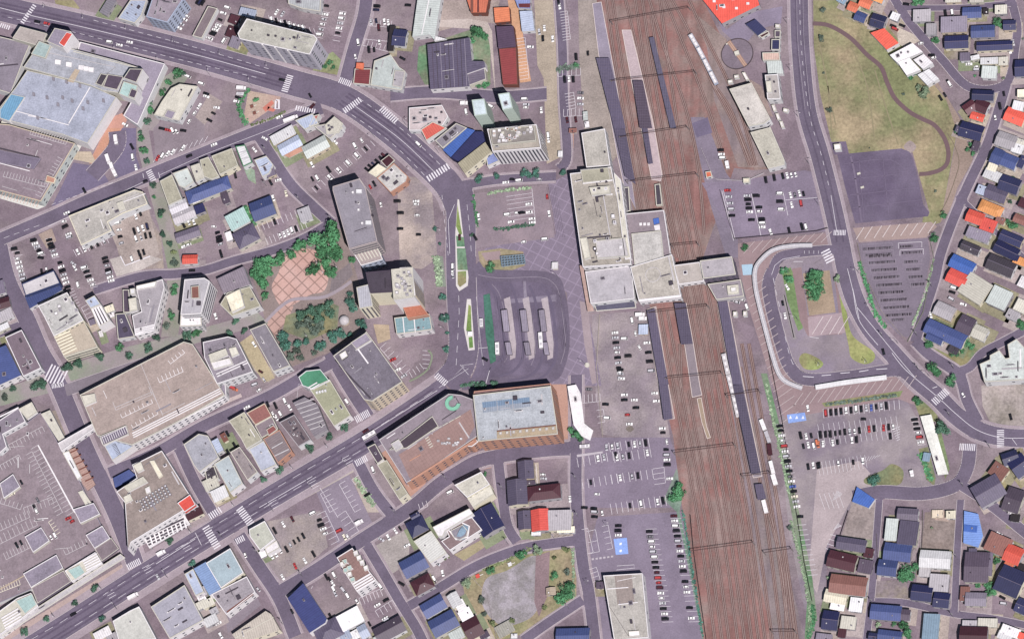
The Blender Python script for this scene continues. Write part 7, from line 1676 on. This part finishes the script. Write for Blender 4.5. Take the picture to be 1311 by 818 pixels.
HS('''210 215 185 80 10 p g
150 320 180 105 15 M g
300 355 90 85 12 j f 4
320 270 60 60 10 M f 4
190 475 230 120 8 z g 6
110 550 140 80 12 y g
240 600 80 90 8 W f 5
120 615 90 40 12 w f 4
75 700 100 120 8 N g
190 715 95 80 8 q f 5
150 780 50 60 8 M f 4
35 810 100 50 8 P f 4
570 25 130 80 5 x g
465 120 75 140 5 E f 6
572 140 120 150 8 p f 7
505 265 170 110 8 b g
440 365 120 100 8 b g
745 310 190 110 5 W g 6
680 370 70 100 5 l f 5
770 460 120 110 5 G f 6
660 525 130 100 8 N g
785 570 100 95 8 N g
430 650 190 95 6 b g 6
555 665 60 70 6 j g
455 800 150 70 8 b g
345 805 50 50 8 n g
718 745 100 170 4 u f 6
1010 360 150 190 3 j g 6
1080 340 60 150 3 x f 5
985 270 50 60 3 p f 5
935 530 60 90 3 z f 4
1005 565 130 85 3 P g
990 800 170 120 3 M g 6
1080 715 120 55 3 q f 4
965 720 90 40 3 G f 4
1148 215 150 120 25 z f 6
1245 280 110 110 25 R g 6
1215 350 60 50 25 O g
1225 450 160 170 25 n g 7
1300 610 80 90 25 n g
1225 770 120 60 22 w f 5
1190 800 90 50 22 W f 5
1290 370 50 60 25 k f 4
1300 800 50 40 20 R f 5
1255 45 60 50 10 k f 3
1240 15 60 20 10 G f 3''')
B(3, '#6f9be8', '930,0 1020,20 1050,160 1020,235 925,205', 'bright periwinkle-blue tarpaulin covered building plot', 'tarpaulin', 'tarpaulin', units=0, par=0, win='none', fin='metal'); X(3.6, 'B', '930,85 1015,95 1010,138 928,130', 'B', 'darker_sheet', par=0)
HS('845 25 60 50 0 y f 4\n760 20 70 50 0 t f 2\n1180 545 60 30 30 y f 2'.split('\n1180')[0], 'shed', 'shed')
A('concrete_pad', '#a89488', '740,0 830,0 830,70 745,60', 6, 'gravel'); TR('720,108,14', 'p', 'on the vacant soil lot')
TR('560,400,56 610,365,40 540,430,30 600,420,30', 'b', 'in the slate-blue houses garden'); TR('545,730,40 560,780,40 480,720,22 575,800,26', 'b', 'in the gardens by the bottom edge'); TR('1090,480,34 1110,520,30 1080,530,24 1020,470,22', 'b', 'between the plum and navy houses'); TR('1100,270,24 1140,320,26', 'b', 'behind the faded brown house')
TR('60,430,18 480,700,18 380,730,20', 'p', 'in the south-east gardens'); CARS('in the south-east yards', '1175,555,30,k 1180,595,10,t 1155,150,30,w'.replace(',t', ',s'))
FENCE('372,150 378,300 374,440', 1.4, '#8d8288', 'grey wall along the left south-east lane'); FENCE('665,0 665,130 660,250', 1.2, '#6f6a62', 'wall on the west side of the vacant soil lot'); FENCE('190,0 135,170', 1.3, '#3c3338', 'dark fence at the tip of the sunny lot')
for s in ('640,20 655,240',): FENCE(s, 1.2, '#d8d2cc', 'white block wall beside the purple-grey flats', 'block_wall', 'wall')
POLE('860,680 880,300 345,590', 'in the south-east lanes', cat='utility pole', name='utility_pole')
# lamps along the main roads (full map coordinates)
T(0, 0, 1)
POLE('60,10,90 110,24,90 165,38,90 225,54,90 285,70,90 345,85,90', 'on the north side of the north-west avenue'); POLE('70,48,-90 150,70,-90 205,84,-90 270,98,-90 322,110,-90', 'on the south side of the north-west avenue')
POLE('70,790,60 130,754,60 245,682,60 300,648,60 375,600,60 420,573,60', 'on the north side of the main avenue'); POLE('150,780,-120 215,740,-120 350,655,-120 400,626,-120 445,598,-120', 'on the south side of the main avenue')
POLE('520,160,-40 562,196,-40 480,176,140 530,218,140 562,300,0 566,350,0 568,410,0', 'along the avenue bend')
POLE('1008,30,0 1012,90,0 1022,150,0 1036,210,0 1048,262,0', 'on the west side of the east road'); POLE('1100,350,180 1118,396,180 1150,440,180 1190,482,180', 'on the outer side of the curving road')
POLE('1010,350,180 1022,410,180 1050,468,90 1110,464,90', 'around the rotary')
build_cars()
flush_lines()
if MASS:
    mb = MB(); ms = []; idx = {}
    def mi(k):
        if k.name not in idx: idx[k.name] = len(ms); ms.append(k)
        return idx[k.name]
    for c, kind, p, rz, z in MASS:
        M_ = Matrix.Translation((p[0], p[1], z)) @ Matrix.Rotation(rz, 4, 'Z')
        for me in car_meshes(c, kind):
            b = len(mb.v); mb.v += [tuple(M_ @ v.co) for v in me.vertices]
            for f in me.polygons: mb.f.append(tuple(b+i for i in f.vertices)); mb.m.append(mi(me.materials[f.material_index]))
    o = mb.build('parked_cars_mass', ms); o['kind'] = 'stuff'; o['label'] = 'rows of parked cars too many to single out'; o['category'] = 'cars'
finish_labels()
print('CARS', NCAR[0], 'mass', len(MASS))
